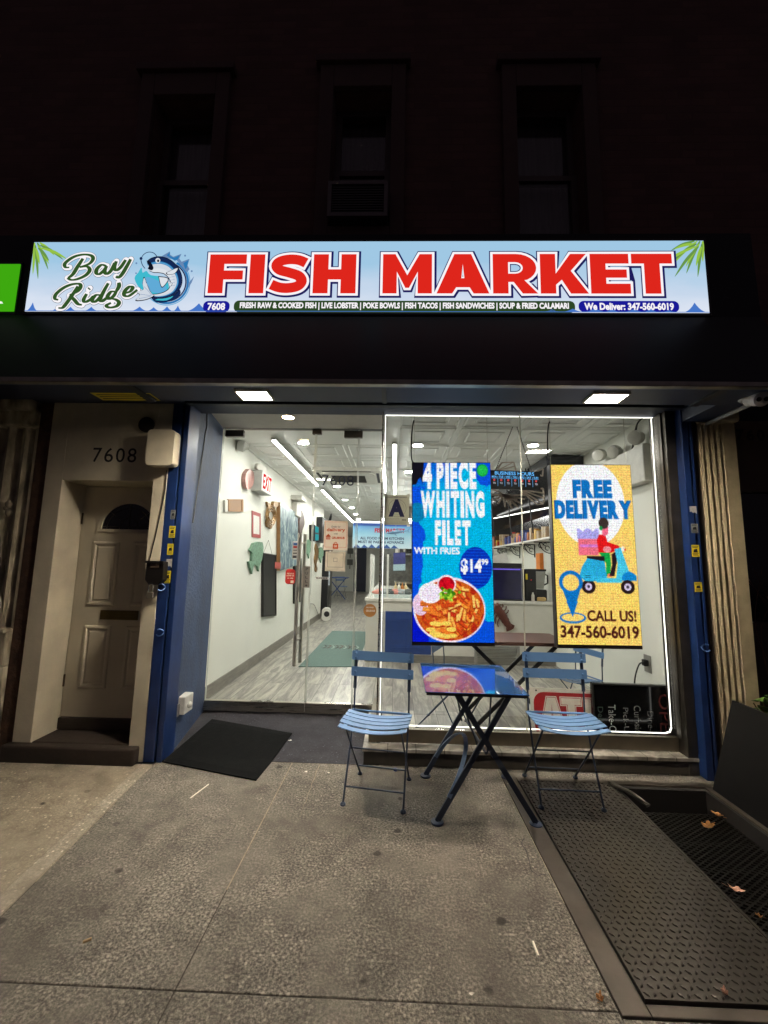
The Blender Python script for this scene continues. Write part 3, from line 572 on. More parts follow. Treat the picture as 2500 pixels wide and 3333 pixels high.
m = MB(); m.hexa([(-1.9, 3.201, 0), (-1.612, 3.201, 0), (XB, RY-.01, 0), (-1.9, RY-.01, 0), (-1.9, 3.201, 2.74), (-1.612, 3.201, 2.74), (XB, RY-.01, 2.74), (-1.9, RY-.01, 2.74)]); m.build('entry_wall', PLAST, sf)
m = MB(); m.box(-1.62, 2.06, 3.205, 3.27, 2.656, 2.80); m.build('header', M('black header', (22, 24, 30), .4), sf)
m = MB(); m.box(-1.74, -.105, 3.272, RY+.05, 2.712, 2.76); m.build('entry_ceiling', M('off white ceiling paint', (196, 192, 184), .7, var=.05), sf)
m = MB(); m.box(2.055, 2.125, 3.10, 3.30, 0, 2.655); m.build('jamb', DSTEEL, sf, bevel=.003)
m = MB(); m.box(2.205, 2.26, 3.06, 3.3, 0, 2.612); m.build('dark_strip', M('dark weathered wood', (52, 44, 36), .8, var=.3, stretch=(10, 10, 1)), sf)  # dark strip set back between the navy post and the column
def downlight(name, x, y, z, r, lab, grp, col=(255, 236, 206), e=DOWN_E):
    t = thing(name, lab, 'light', (x, y, z-.02), group=grp); m = MB()
    m.lathe((x, y, z-.001), [(r*1.25, 0), (r*1.25, -.004), (r*1.02, -.008), (r*1.02, 0)]); m.build('trim_ring', WHITEP, t, smooth=True)
    m = MB(); m.lathe((x, y, z-.001), [(r, -.001), (r, -.006)], n=24); m.build('lens', EM('downlight %s' % (col,), col, e), t); return t
p = at(938, 1356, Z=2.712); downlight('downlight', p.x, p.y, 2.712, .05, 'round downlight in the white ceiling of the entry, above the glass door', 'round downlights', (255, 216, 160), 120)
# little black box and its cable on the entry wall
cb = MB(); q = [(-1.612-.108*(y-3.2)/.7, y, z) for y, z in ((3.36, 2.70), (3.37, 2.62), (3.385, 2.55), (3.36, 2.48), (3.345, 2.38), (3.32, 2.25), (3.30, 2.12), (3.27, 1.98), (3.25, 1.85), (3.22, 1.7))]
cb.tube([(x+.007, y, z) for x, y, z in spline(q, 4)], .0045, 6); o = base(cb.build('hanging_cable', CABLE, smooth=True)); tag(o, 'thin black cable hanging down the blue entry wall', 'cable')
pb = thing('wall_outlet', 'white outdoor outlet box with round cap on the blue entry wall', 'outlet', (-1.62, 3.3, .22))
m = MB(); m.box(-1.64, -1.570, 3.235, 3.375, .245, .375); m.build('box', M('dirty white plastic', (196, 196, 192), .5, var=.15), pb, bevel=.008)
m = MB(); m.lathe((-1.571, 3.305, .30), [(.024, 0), (.026, .008), (.018, .022), (.006, .028)], (1, 0, 0), 16); m.build('cap', M('dirty white plastic', (196, 196, 192)), pb, smooth=True)
m = MB(); m.box(-1.64, -1.60, 3.205, 3.232, .24, .33); m.build('side_cover', M('grey plastic', (120, 120, 120)), pb, bevel=.006)
# ---------------------------------------------------------------- glass door and its side panels
HZ = at(900, 1393, Y=RY).z; TZ = at(900, 2283, Y=RY).z; sx = [at(x, 1750, Y=RY).x for x in (1016, 1160)]; XW = -.125
HDR = M('dark brushed header', (70, 68, 64), .4, metal=.7)
m = MB(); m.box(XB-.01, XW, RY-.03, RY+.03, HZ, 2.711); o = base(m.build('door_header', HDR, bevel=.003)); tag(o, 'brushed metal header bar across the top of the glass door', 'door frame')
def gpanel(name, x0, x1, lab, cat, hinge, frontedge=True):
    t = thing(name, lab, cat, ((x0+x1)/2, RY, RZ)); m = MB(); m.box(x0, x1, RY-.006, RY+.006, TZ+.001, HZ-.012); m.build('pane', GLASS, t)
    m = MB(); m.box(x0, x1, RY-.024, RY+.024, RZ+.008, TZ); m.lathe((x1-.05 if hinge == 'r' else x0+.05, RY-.025, RZ+.03), [(.012, 0), (.012, -.004)], (0, -1, 0), 12); m.build('bottom_rail', STEEL, t, bevel=.002)
    for xa in (x0, x1-.005): m = MB(); m.box(xa, xa+.005, RY-.007, RY+.007, TZ, HZ-.012); m.build('polished_edge', M('bright glass edge', (206, 214, 206), .15, spec=.8), t)
    return t
dr = gpanel('glass_door', XB+.004, sx[0]-.003, 'frameless glass door with a long steel bar handle and a pull plate', 'door', 'r')
pa = gpanel('glass_panel', sx[0]+.003, sx[1]-.003, 'fixed glass panel right of the door with the number 7608 and posters', 'glass panel', 'l')
pc = gpanel('glass_panel', sx[1]+.003, XW, 'narrow fixed glass panel beside the bright window corner', 'glass panel', 'r')
for (a, b, c, d), par in (((735, 1402, 796, 1422), dr), ((1018, 1400, 1048, 1414), pa), ((1121, 1404, 1181, 1425), pc)):
    p, q = at(a, d, Y=RY), at(b and c, b, Y=RY); m = MB(); m.box(p.x, q.x, RY-.022, RY+.022, p.z, min(q.z, HZ-.001)); m.build('patch_fitting', DSTEEL, par, bevel=.003)
p0, p1 = at(977, 1735, Y=RY-.07), at(960, 2168, Y=RY-.07)
m = MB(); hx = (p0.x+p1.x)/2-.005; zt, zb = p0.z, p1.z
m.tube([(hx, RY-.07, zb), (hx, RY-.07, zt)], .018, 16); m.tube([(hx+.02, RY+.07, zb), (hx+.02, RY+.07, zt)], .018, 16)
for z in (zt-.09, zb+.22): m.tube([(hx, RY-.07, z), (hx+.02, RY+.07, z)], .010, 10)
m.build('handle', M('polished steel bar', (205, 200, 190), .3, metal=.8, var=.05), dr, smooth=True)
FD = Fr((0, RY-.0075, 0), (1, 0, 0), (0, 0, 1))
def DP(x, y): p = at(x, y, Y=RY-.008); return (p.x, p.z)
def plate(par, name, bx, mats, text=(), extra=None, k=.0005, r=0, back=True):
    "printed flat thing stuck on the door glass; bx = pixel box"
    (x0, y1), (x1, y0) = DP(bx[0], bx[1]), DP(bx[2], bx[3]); m = MB()
    lp = rrect(x0, y0, x1, y1, r) if r else [(x0, y0), (x1, y0), (x1, y1), (x0, y1)]
    put_poly(m, FD, lp, 0, 0, -.0005)
    W_, H_ = x1-x0, y1-y0
    for t, a, b, c, d, mt, bd in text: put_text(m, t, FD, x0+a*W_, y0+b*H_, x0+c*W_, y0+d*H_, k*1.6, mt, bd)
    if extra: extra(m, x0, y0, W_, H_)
    return m.build(name, mats, par)
OR = M('poster orange', (205, 84, 30), .6, var=.03); PW = M('poster cream', (232, 222, 206), .6, var=.03); GR = M('print grey', (140, 134, 124), .6); DGR = M('print charcoal', (46, 46, 48), .6)
def gx(m, x, y, W_, H_):
    for a, b, c, d in ((.05, .10, .95, .108), (.05, .95, .95, .958), (.05, .10, .06, .958), (.94, .10, .95, .958)): put_poly(m, FD, [(x+a*W_, y+b*H_), (x+c*W_, y+b*H_), (x+c*W_, y+d*H_), (x+a*W_, y+d*H_)], .0006, 1)
    put_poly(m, FD, [(x+.10*W_, y+.36*H_), (x+.27*W_, y+.36*H_), (x+.27*W_, y+.46*H_), (x+.30*W_, y+.46*H_), (x+.185*W_, y+.55*H_), (x+.07*W_, y+.46*H_), (x+.10*W_, y+.46*H_)], .0008, 1)
    for i in range(3): put_poly(m, FD, [(x+(.135+.045*i)*W_, y+.37*H_), (x+(.15+.045*i)*W_, y+.37*H_), (x+(.15+.045*i)*W_, y+.45*H_), (x+(.135+.045*i)*W_, y+.45*H_)], .0011, 0)
    put_poly(m, FD, [(x+.39*W_, y+.05*H_), (x+.61*W_, y+.05*H_), (x+.61*W_, y+.22*H_), (x+.39*W_, y+.22*H_)], .0009, 1)
    put_ribbon(m, FD, [(x+W_*(.5+.06*math.cos(a)), y+H_*(.22+.05*math.sin(a))) for a in np.linspace(0, math.pi, 8)], W_*.025, .0009, 1)
    put_text(m, 'GR', FD, x+.43*W_, y+.10*H_, x+.57*W_, y+.18*H_, .0012, 0, .03)
plate(pa, 'poster', (1056, 1694, 1131, 1792), [PW, OR, GR], (('Order for', .30, .76, .68, .83, 2, .02), ('delivery', .11, .60, .88, .75, 1, .03), ('with', .41, .53, .58, .59, 2, .02), ('GRUBHUB', .33, .38, .87, .46, 1, .04)), gx)['label'] = 'orange and cream delivery poster'
plate(pa, 'notice', (1060, 1795, 1123, 1860), [M('notice beige', (214, 206, 186), .6), GR], (), lambda m, x, y, W_, H_: [put_poly(m, FD, [[(x+a*W_, y+b*H_), (x+c*W_, y+b*H_), (x+c*W_, y+d*H_), (x+a*W_, y+d*H_)], [(x+(a+.02)*W_, y+(b+.02)*H_), (x+(c-.02)*W_, y+(b+.02)*H_), (x+(c-.02)*W_, y+(d-.02)*H_), (x+(a+.02)*W_, y+(d-.02)*H_)]], .0006, 1) for a, b, c, d in ((.1, .2, .9, .95), (.4, .48, .6, .68))] and None)['label'] = 'beige notice below the delivery poster'
m = MB(); (a, b), (c, d) = DP(1047, 1580), DP(1152, 1548)
for i, ch in enumerate('7608'): put_text(m, ch, FD, a+(c-a)*(i*.262), b, a+(c-a)*(i*.262+.215), d, .0006, 0, .0)
m.build('house_number', M('dark blue vinyl', (34, 44, 70), .5), pa)
plate(pa, 'strip_label', (1027, 1877, 1070, 1886), [M('white strip', (214, 212, 206)), DGR], (), lambda m, x, y, W_, H_: [put_poly(m, FD, [(x+a*W_, y+.25*H_), (x+(a+.07)*W_, y+.25*H_), (x+(a+.07)*W_, y+.75*H_), (x+a*W_, y+.75*H_)], .0006, 1) for a in (.05, .14, .25, .36, .45, .58, .68, .8)] and None)
def pux(m, x, y, W_, H_):
    for i, ch in enumerate('PULL'): put_text(m, ch, FD, x+.3*W_, y+H_*(.80-.19*i), x+.7*W_, y+H_*(.93-.19*i), .0008, 1, .03)
    put_poly(m, FD, [(x+.3*W_, y+.10*H_), (x+.5*W_, y+.04*H_), (x+.7*W_, y+.10*H_), (x+.5*W_, y+.16*H_)], .0008, 1)
plate(dr, 'pull_plate', (989, 1843, 1007, 1913), [M('grey pull plate', (118, 114, 108), .45), DGR], (), pux)
RD = M('sticker red', (200, 40, 40), .5)
plate(dr, 'sticker', (930, 1852, 960, 1902), [RD, PW], (('PEOPLE', .16, .66, .84, .75, 1, .03), ('LOVE US', .14, .52, .86, .62, 1, .03), ('on yelp', .2, .34, .8, .46, 1, .02)), lambda m, x, y, W_, H_: put_poly(m, FD, [(x+.55*W_, y+.08*H_), (x+.85*W_, y+.08*H_), (x+.85*W_, y+.25*H_), (x+.55*W_, y+.25*H_)], .0007, 1), r=.03)['label'] = 'red rounded review sticker'
plate(dr, 'sticker', (895, 1830, 913, 1851), [M('sticker pink', (206, 120, 116)), PW], ())['label'] = 'small pink square sticker'
plate(dr, 'card_sticker', (953, 1762, 968, 1820), [M('sticker grey', (196, 196, 192)), M('card blue', (40, 90, 160)), M('card red', (170, 44, 44)), DGR], (), lambda m, x, y, W_, H_: [put_poly(m, FD, [(x+.15*W_, y+b*H_), (x+.85*W_, y+b*H_), (x+.85*W_, y+d*H_), (x+.15*W_, y+d*H_)], .0007, mt) for b, d, mt in ((.78, .92, 1), (.62, .74, 2), (.48, .52, 3), (.3, .36, 3), (.05, .2, 3))] and None)
m = MB(); c = DP(1204, 1987); c2 = DP(1225, 1987); r = c2[0]-c[0]; put_poly(m, FD, ell(*c, r, r, 30), 0, 0, -.0005); put_text(m, 'DELIVERED', FD, c[0]-r*.6, c[1]+r*.35, c[0]+r*.6, c[1]+r*.55, .0009, 1, .03); put_text(m, 'GRUBHUB', FD, c[0]-r*.6, c[1]-r*.2, c[0]+r*.8, c[1]+r*.12, .0009, 1, .04)
m.build('round_sticker', [M('sticker ochre', (186, 128, 66), .6), PW], pc)
# ---------------------------------------------------------------- display window
WY, WX0, WX1, WZ0, WZ1 = 3.20, -.105, 2.048, .214, 2.622
dw = thing('display_window', 'wide display window edged with a bright white light strip', 'window', ((WX0+WX1)/2, WY, .1))
ws = at(1697, 1600, Y=WY).x
for a, b in ((WX0+.012, ws-.003), (ws+.003, WX1-.01)):
    m = MB(); m.box(a, b, WY-.006, WY+.006, WZ0+.002, WZ1-.002); m.build('pane', GLASS, dw)
m = MB(); m.box(ws-.003, ws+.003, WY-.008, WY+.008, WZ0+.002, WZ1-.002); m.build('silicone_joint', M('pale silicone', (180, 178, 160), .3), dw)
m = MB(); m.box(WX0+.002, WX0+.010, WY+.03, RY-.03, .11, WZ1+.08); m.build('side_pane', GLASS, dw)
LED = EM('cool white led strip', (255, 250, 240), LED_E)
m = MB(); t_ = .0042; yb = WY+.012
m.box(WX0+.012, WX1-.012, yb, yb+.012, WZ1-.022, WZ1-.022+t_); m.box(WX0+.012, WX1-.06, yb, yb+.012, WZ0+.012, WZ0+.012+t_); m.box(WX0+.012, WX0+.012+t_, yb, yb+.012, WZ0+.03, WZ1-.03); m.box(WX1-.024, WX1-.0225, yb, yb+.012, WZ0+.06, WZ1-.03)
m.tube([(WX1-.06, yb+.006, WZ0+.0175), (WX1-.036, yb+.006, WZ0+.024), (WX1-.022, yb+.006, WZ0+.055)], .0055, 8); m.build('light_strip', LED, dw)

m = MB(); m.box(WX0-.006, WX1, WY-.03, WY+.05, WZ1, 2.655); m.box(WX0-.012, WX0+.001, WY-.02, WY+.03, WZ0, WZ1-.001)
m.build('frame', STEEL, dw, bevel=.003); m = MB(); m.box(WX1-.004, 2.054, WY-.06, WY-.01, WZ0, 2.655); m.build('edge_frame', DSTEEL, dw, bevel=.003)
m = MB(); m.box(-.17, 2.054, WY-.012, WY+.03, .118, WZ0-.003); m.box(-.17, -.11, WY+.031, RY-.03, .10, WZ0-.003); m.build('riser', M('weathered steel riser', (120, 112, 98), .35, metal=.75, var=.3, scale=4), dw, bevel=.002)
m = MB(); m.box(-.206, 2.13, 3.096, WY-.001, .088, .112); m.box(-.206, -.12, WY, RY-.04, .088, .1115); m.build('sill', TILE, dw, bevel=.003)
m = MB(); m.box(-.196, 2.12, 3.106, WY+.04, 0, .087); m.box(-.196, -.12, WY+.05, RY-.04, 0, .087); m.build('plinth', M('dark stone plinth', (64, 60, 54), .5, var=.25), dw)
FW = Fr((0, WY-.008, 0), (1, 0, 0), (0, 0, 1))
# grade card taped inside the window
ga = thing('grade_card', 'pale inspection card with a big dark blue letter A taped in the window corner', 'sign', (0, WY+.02, 1.9))
FI = Fr((0, WY+.012, 0), (1, 0, 0), (0, 0, 1)); m = MB(); IP = lambda x, y: (lambda p: (p.x, p.z))(at(x, y, Y=WY+.012))
(x0, y1_), (x1, y0_) = IP(1252, 1611), IP(1331, 1709); put_poly(m, FI, [(x0, y0_), (x1, y0_), (x1, y1_), (x0, y1_)], 0, 0, -.001); W_, H_ = x1-x0, y1_-y0_
put_poly(m, FI, [ell(x0+.52*W_, y0_+.56*H_, .37*W_, .30*H_, 40), ell(x0+.52*W_, y0_+.56*H_, .35*W_, .285*H_, 40)], .0006, 2); put_poly(m, FI, [ell(x0+.52*W_, y0_+.56*H_, .28*W_, .23*H_, 40), ell(x0+.52*W_, y0_+.56*H_, .27*W_, .222*H_, 40)], .0006, 2)
put_text(m, 'SANITARY INSPECTION GRADE', FI, x0+.12*W_, y0_+.91*H_, x0+.90*W_, y0_+.945*H_, .0007, 1, .02)
put_text(m, 'A', FI, x0+.17*W_, y0_+.27*H_, x0+.82*W_, y0_+.86*H_, .0012, 1, .06); put_text(m, 'NYC', FI, x0+.72*W_, y0_+.14*H_, x0+.90*W_, y0_+.19*H_, .0007, 3, .05)
for i in range(5): put_poly(m, FI, [(x0+.06*W_, y0_+(.20-.04*i)*H_), (x0+(.62 if i < 2 else .9)*W_, y0_+(.20-.04*i)*H_), (x0+(.62 if i < 2 else .9)*W_, y0_+(.212-.04*i)*H_), (x0+.06*W_, y0_+(.212-.04*i)*H_)], .0006, 2)
m.build('card', [M('grade card paper', (196, 196, 176), .6, var=.04), M('grade blue', (24, 28, 74), .5), M('card grey', (150, 150, 138)), DGR], ga)
for a, b in ((x0+.006, y1_), (x1-.006, y1_), (x1-.004, y0_)): m = MB(); m.box(a-.012, a+.012, WY+.009, WY+.0105, b-.012, b+.012); m.build('tape', M('clear tape', (216, 216, 208), .3), ga)
# ---------------------------------------------------------------- LED screens
def px(img, amt, seed):
    r = np.random.default_rng(seed); H, W, _ = img.shape
    n = r.normal(0, amt, (H, W, 1))+r.normal(0, amt*.5, (H, W, 3)); img = np.clip(img*(1+n), 0, 255)
    yy, xx = np.mgrid[0:H, 0:W]; img *= (1-.05*((yy % 3) == 0)[..., None]) * (1-.03*((xx % 3) == 0)[..., None]); return img
cv = Canvas(96, 216); x, y = cv.x, cv.y
fbm = lambda x, y, s: sum(np.sin(x*(7.3+s)*2**i+3.1*i+s+1.7*np.sin(y*5.1*2**i+s))*np.cos(y*(9.1+s)*2**i+1.3*i*s+1.3*np.sin(x*6.3*2**i)) /1.7**i for i in range(4))
t = np.clip(.35+.9*(y-.12)+.35*(x-.5)+.10*fbm(x, y, .7), 0, 1)[..., None]; d0 = np.array((6, 46, 196.)); d1 = np.array((0, 176, 222.)); cv.a = d0+(d1-d0)*np.clip(t*2.1, 0, 1)
e_ = ((x < .10+.05*fbm(x, y, 2)) & (y > .14)) | ((y > .9+.03*fbm(x, y, 1)) & (x > .1)) | ((x > .78) & (y < .13+.03*fbm(x, y, 4))); cv.put(e_, (8, 78, 214))
cv.put(((x-.06)/.10)**2+((y-.29)/.055)**2+.15*fbm(x, y, 3) < 1, (6, 120, 170)); cv.put((y > .88+.02*fbm(x, y, 5)) & (x < .2), (4, 20, 190))
cv.poly([(0, 0), (.145, 0), (.13, .12), (.10, .085), (.07, .10), (.05, .125), (0, .13)], (18, 16, 26))
Wh = (252, 246, 252); cv.caps('4', .13, -.012, .25, .155, Wh); cv.caps('PIECE', .31, -.012, .82, .155, Wh); cv.caps('WHITING', .105, .163, .915, .318, Wh); cv.caps('FILET', .285, .332, .735, .474, Wh); cv.text('WITH FRIES', .015, .484, .595, .524, Wh, .04)
cv.ell(.90, .044, .072, .037, (20, 150, 60)); cv.ell(.90, .044, .058, .03, (30, 190, 80)); cv.put((((x-.90)/.05)**2+((y-.044)/.024)**2 < 1) & (fbm(x*4, y*4, 2) > .3), (120, 230, 120))
cv.put((((x-.79)/.205)**2+((y-.597)/.115)**2 < 1), (6, 70, 200)); cv.put((((x-.79)/.205)**2+((y-.597)/.115)**2 < 1) & ((y*58) % 1 < .45), (4, 36, 160))
cv.text('$14', .605, .548, .865, .635, Wh, .045); cv.text('99', .86, .548, .95, .582, Wh, .045)
cv.ell(.455, .826, .445, .176, (244, 224, 238)); cv.ell(.46, .828, .425, .164, (206, 92, 26)); cv.put((((x-.46)/.425)**2+((y-.828)/.164)**2 < 1) & (fbm(x*2.2, y*3, 6) > .35), (176, 40, 20))
cv.put((((x-.10)/.10)**2+((y-.80)/.06)**2 < 1), (232, 196, 220))
r = np.random.default_rng(5); fc = [(248, 150, 52), (252, 178, 78), (238, 120, 40), (226, 88, 32), (254, 196, 100), (214, 70, 26)]
def inside(a, b): return ((a-.46)/.40)**2+((b-.828)/.152)**2 < 1
for i in range(170):
    a, b = r.uniform(.05, .88), r.uniform(.68, .98); an = r.normal(1.2 if a > .45 else .4, .55); L = r.uniform(.08, .18); q = (a+L*math.cos(an), b+L*math.sin(an)*.44)
    if not (inside(a, b) and inside(*q)): continue
    c_ = fc[r.integers(0, 6)] if a > .42 else [(232, 118, 40), (206, 70, 24), (244, 150, 60), (190, 50, 24)][r.integers(0, 4)]
    cv.line([(a, b+.006), (q[0], q[1]+.006)], .035, (150, 44, 16), 2.25); cv.line([(a, b), q], .03 if a > .42 else .05, c_, 2.25)
for i in range(16): a, b = r.uniform(.15, .5), r.uniform(.9, .985); cv.ell(a, b, .06, .012, (250, 206, 90)) if inside(a, b) else None
cv.ell(.22, .738, .145, .056, (250, 240, 248)); cv.ell(.23, .74, .115, .042, (238, 222, 240)); cv.ell(.425, .688, .118, .05, (250, 230, 240)); cv.ell(.425, .690, .10, .042, (214, 14, 34)); cv.put((((x-.425)/.10)**2+((y-.69)/.042)**2 < 1) & (fbm(x*3, y*3, 8) > .5), (170, 4, 24))
for i in range(40): a, b = r.normal(.43, .05), r.normal(.745, .012); cv.ell(a, b, .02, .009, [(110, 170, 30), (170, 210, 60), (60, 120, 20)][r.integers(0, 3)])
def screen(lab, c, img, crn, yaw, roll, seed):
    Y0 = 3.36; a = at(*crn[0], Y=Y0); b = at(*crn[1], Y=Y0); cc = at(*crn[2], Y=Y0); Wd = (b-a).length; Hd = (a-cc).length
    t = thing('led_screen', lab, 'screen', (cc.x+Wd/2, Y0, cc.z), group='hanging LED screens')
    Rm = Matrix.Rotation(yaw, 3, 'Z') @ Matrix.Rotation(roll, 3, 'Y'); u, n_, v = Rm @ Vector((1, 0, 0)), Rm @ Vector((0, -1, 0)), Rm @ Vector((0, 0, 1))
    o = Vector(t.location)-u*Wd/2; P = lambda a_, b_, k_: o+u*a_+v*b_+n_*k_
    m = MB(); e = .006; m.hexa([P(-e, -.03, -.07), P(Wd+e, -.03, -.07), P(Wd+e, -.03, -.003), P(-e, -.03, -.003), P(-e, Hd+e, -.07), P(Wd+e, Hd+e, -.07), P(Wd+e, Hd+e, -.003), P(-e, Hd+e, -.003)])
    m.build('case', M('dark bronze case', (38, 30, 26), .4, metal=.4), t, bevel=.003)
    pixel_mesh('display', px(img, .07, seed), Fr(o+n_*.001, u*Wd, v*Hd, n_), t)
    for f in (.02, .98): q = P(Wd*f, Hd, -.035); m = MB(); m.tube([q, Vector((q.x, q.y, 2.76))], .0022, 6); m.build('hanging_wire', M('steel wire', (170, 168, 160), .3, metal=1), t)
    m = MB(); q = P(.0, Hd+.005, -.035); m.tube(spline([(q.x+.03, q.y, q.z), (q.x-.005, q.y, q.z+.03), (q.x-.01, q.y-.01, q.z+.2), (q.x, q.y-.01, 2.58), (q.x+.01, q.y-.02, 2.62)], 5), .006, 7); m.build('power_cable', CABLE, t, smooth=True)
    return t
screen('hanging LED screen with a blue four piece whiting filet advert', 'screen', cv.out(), ((1341, 1505), (1593, 1506), (1343, 2087)), math.radians(0), math.radians(-.6), 1)
cv = Canvas(96, 216); x, y = cv.x, cv.y; t = (.5+.25*fbm(x*.6, y*.8, 1.3))[..., None]; cv.a = np.array((252, 198, 112.))*np.clip(t, 0, 1)+np.array((255, 214, 96.))*(1-np.clip(t, 0, 1))
cv.ell(.475, .222, .425, .245, (252, 248, 252)); Bl = (14, 112, 190); Bd = (10, 70, 130)
for dx, c_ in ((-.008, Bd), (0, Bl)): cv.caps('FREE', .268+dx, .086, .755+dx, .193, c_, .07, .08); cv.caps('DELIVERY', .03+dx, .205, .985+dx, .312, c_, .07, .08)
cv.put((y > .36) & (y < .425) & (x > .29) & (x < .56) & (y > .385-.02*np.abs(np.sin(x*26))), (172, 164, 232)); cv.rect(.30, .425, .545, .515, (240, 110, 130)); cv.rect(.32, .455, .545, .47, (214, 120, 200))
cv.poly([(.53, .43), (.56, .40), (.64, .40), (.66, .44), (.80, .462), (.80, .48), (.70, .50), (.545, .50)], (226, 24, 26)); cv.ell(.65, .482, .05, .018, (244, 140, 150))
cv.poly([(.60, .365), (.68, .355), (.675, .395), (.63, .41), (.60, .40)], (246, 110, 140)); cv.ell(.625, .335, .062, .032, (60, 48, 44)); cv.ell(.59, .363, .022, .012, (30, 140, 70))
cv.poly([(.55, .50), (.68, .50), (.69, .56), (.665, .63), (.62, .63), (.63, .56)], (20, 160, 70)); cv.ell(.67, .625, .035, .01, (240, 120, 90))
cv.poly([(.39, .52), (.61, .52), (.61, .548), (.41, .545)], (34, 26, 30)); cv.poly([(.40, .532), (.61, .548), (.63, .64), (.55, .662), (.34, .652), (.295, .628), (.33, .58)], (40, 168, 214)); cv.poly([(.70, .51), (.76, .49), (.76, .55), (.72, .63), (.66, .628), (.70, .57)], (36, 24, 30))
cv.poly([(.74, .48), (.82, .47), (.83, .49), (.90, .60), (.99, .625), (.99, .655), (.83, .655), (.80, .665), (.50, .665), (.50, .64), (.74, .64), (.77, .56)], (70, 196, 226)); cv.ell(.90, .645, .09, .04, (14, 130, 200)); cv.rect(.81, .655, .99, .68, (252, 200, 104)); cv.ell(.845, .479, .022, .014, (250, 240, 220)); cv.ell(.87, .483, .012, .006, (220, 60, 40))
for a in (.40, .875): cv.ell(a, .688, .085, .038, (40, 26, 28)); cv.ell(a, .688, .042, .02, (216, 200, 232)); cv.ell(a, .688, .018, .009, (60, 50, 70))
cv.poly([(.31, .62), (.55, .63), (.55, .66), (.36, .658)], (46, 176, 220)); cv.rect(.36, .625, .43, .628, (14, 60, 90)); cv.rect(.36, .635, .43, .638, (14, 60, 90))
cv.poly([(.075, .70), (.30, .70), (.19, .85)], Bl); cv.ell(.185, .665, .145, .064, Bl); cv.ell(.185, .667, .10, .045, (252, 206, 108)); cv.ell(.19, .858, .16, .03, Bl); cv.ell(.19, .856, .135, .021, (252, 206, 108)); cv.poly([(.12, .77), (.26, .77), (.19, .855)], Bl)
Dk = (70, 26, 22); cv.text('CALL US!', .365, .815, .955, .875, Dk, .03); cv.text('347-560-6019', .035, .897, .975, .966, Dk, .03)
screen('hanging LED screen with a yellow free delivery advert and a scooter', 'screen', cv.out(), ((1792, 1512), (2050, 1512), (1817, 2096)), math.radians(0), math.radians(-.5), 2)
# ================================================================== LEFT ENTRANCE
XJL, DY, DZ0, DZ1 = -2.55, 3.27, .20, 1.995
en = thing('entrance_wall', 'cream stucco wall round the side door with dark numbers 7608', 'wall', (-2.2, 3.1, 0))
m = MB(); m.box(-2.685, XJL, 3.03, 3.5, .1, 2.611); m.box(-1.845, -1.737, 3.03, 3.5, 0, 2.611); m.box(XJL, -1.845, 3.03, 3.5, DZ1, 2.611); m.build('wall', CREAM, en, bevel=.003)
m = MB(); m.box(XJL+.001, -1.846, DY+.05, DY+.23, .1, DZ1-.001); m.build('backing', M('dark hallway', (20, 18, 16), .9), en)
FE = Fr((0, 3.0295, 0), (1, 0, 0), (0, 0, 1)); m = MB()
a, b = at(300, 1504, Y=3.03), at(449, 1459, Y=3.03); W_ = b.x-a.x; H_ = b.z-a.z
for i, ch in enumerate('7608'): put_text(m, ch, FE, a.x+W_*i*.262, a.z, a.x+W_*(i*.262+.20), b.z, .001, 0, .004)
m.build('house_number', M('dark numerals', (26, 25, 24), .5), en)
sd = thing('side_door', 'beige panelled side door with a dark half round window and brass letter slot', 'door', (-2.2, DY, .11))
DM = M('beige painted door', (196, 187, 164), .5, var=.1, scale=3)
m = MB(); m.box(XJL+.004, -1.85, DY, DY+.045, DZ0, DZ1-.006); m.build('leaf', DM, sd)
def dpt(x, y): p = at(x, y, Y=DY); return p.x, p.z
def panel(x0, y0, x1, y1):
    (a, d), (c, b) = dpt(x0, y0), dpt(x1, y1); m = MB(); f = Fr((0, DY, 0), (1, 0, 0), (0, 0, 1)); prev = None
    rings = [(0, 0), (.008, .010), (.022, .010), (.034, -.001), (.036, .001), (.050, .007)]; vs = []; fs = []
    for i, (e, h) in enumerate(rings): vs += [f(p, q, h) for p, q in ((a+e, b+e), (c-e, b+e), (c-e, d-e), (a+e, d-e))]
    for i in range(len(rings)-1): fs += [(i*4+j, i*4+(j+1) % 4, i*4+4+(j+1) % 4, i*4+4+j) for j in range(4)]
    fs.append(tuple(len(rings)*4-4+j for j in range(4))); m.add(vs, fs); m.build('door_panel', DM, sd)
xl, xr = dpt(305, 1765)[0], dpt(392, 1765)[0]; xm, xq = dpt(438, 1765)[0], -1.885
def pan(x0, x1, z0, z1):
    m = MB(); f = Fr((0, DY, 0), (1, 0, 0), (0, 0, 1)); rings = [(0, 0), (.008, .010), (.022, .010), (.034, .001), (.037, .001), (.052, .008)]; vs = []; fs = []
    for e, h in rings: vs += [f(p, q, h) for p, q in ((x0+e, z0+e), (x1-e, z0+e), (x1-e, z1-e), (x0+e, z1-e))]
    for i in range(len(rings)-1): fs += [(i*4+j, i*4+(j+1) % 4, i*4+4+(j+1) % 4, i*4+4+j) for j in range(4)]
    fs.append(tuple(len(rings)*4-4+j for j in range(4))); m.add(vs, fs); m.build('door_panel', DM, sd)
for z0, z1 in ((dpt(290, 1970)[1], dpt(300, 1762)[1]), (dpt(265, 2240)[1], dpt(280, 2034)[1])): pan(xl, xr, z0, z1); pan(xm, xq, z0, z1)
(fx0, fz0), (fx1, _) = dpt(332, 1722), dpt(508, 1722); fcx = (fx0+fx1)/2; fr_ = (fx1-fx0)/2; fh = dpt(420, 1640)[1]-fz0
FDr = Fr((0, DY, 0), (1, 0, 0), (0, 0, 1)); m = MB()
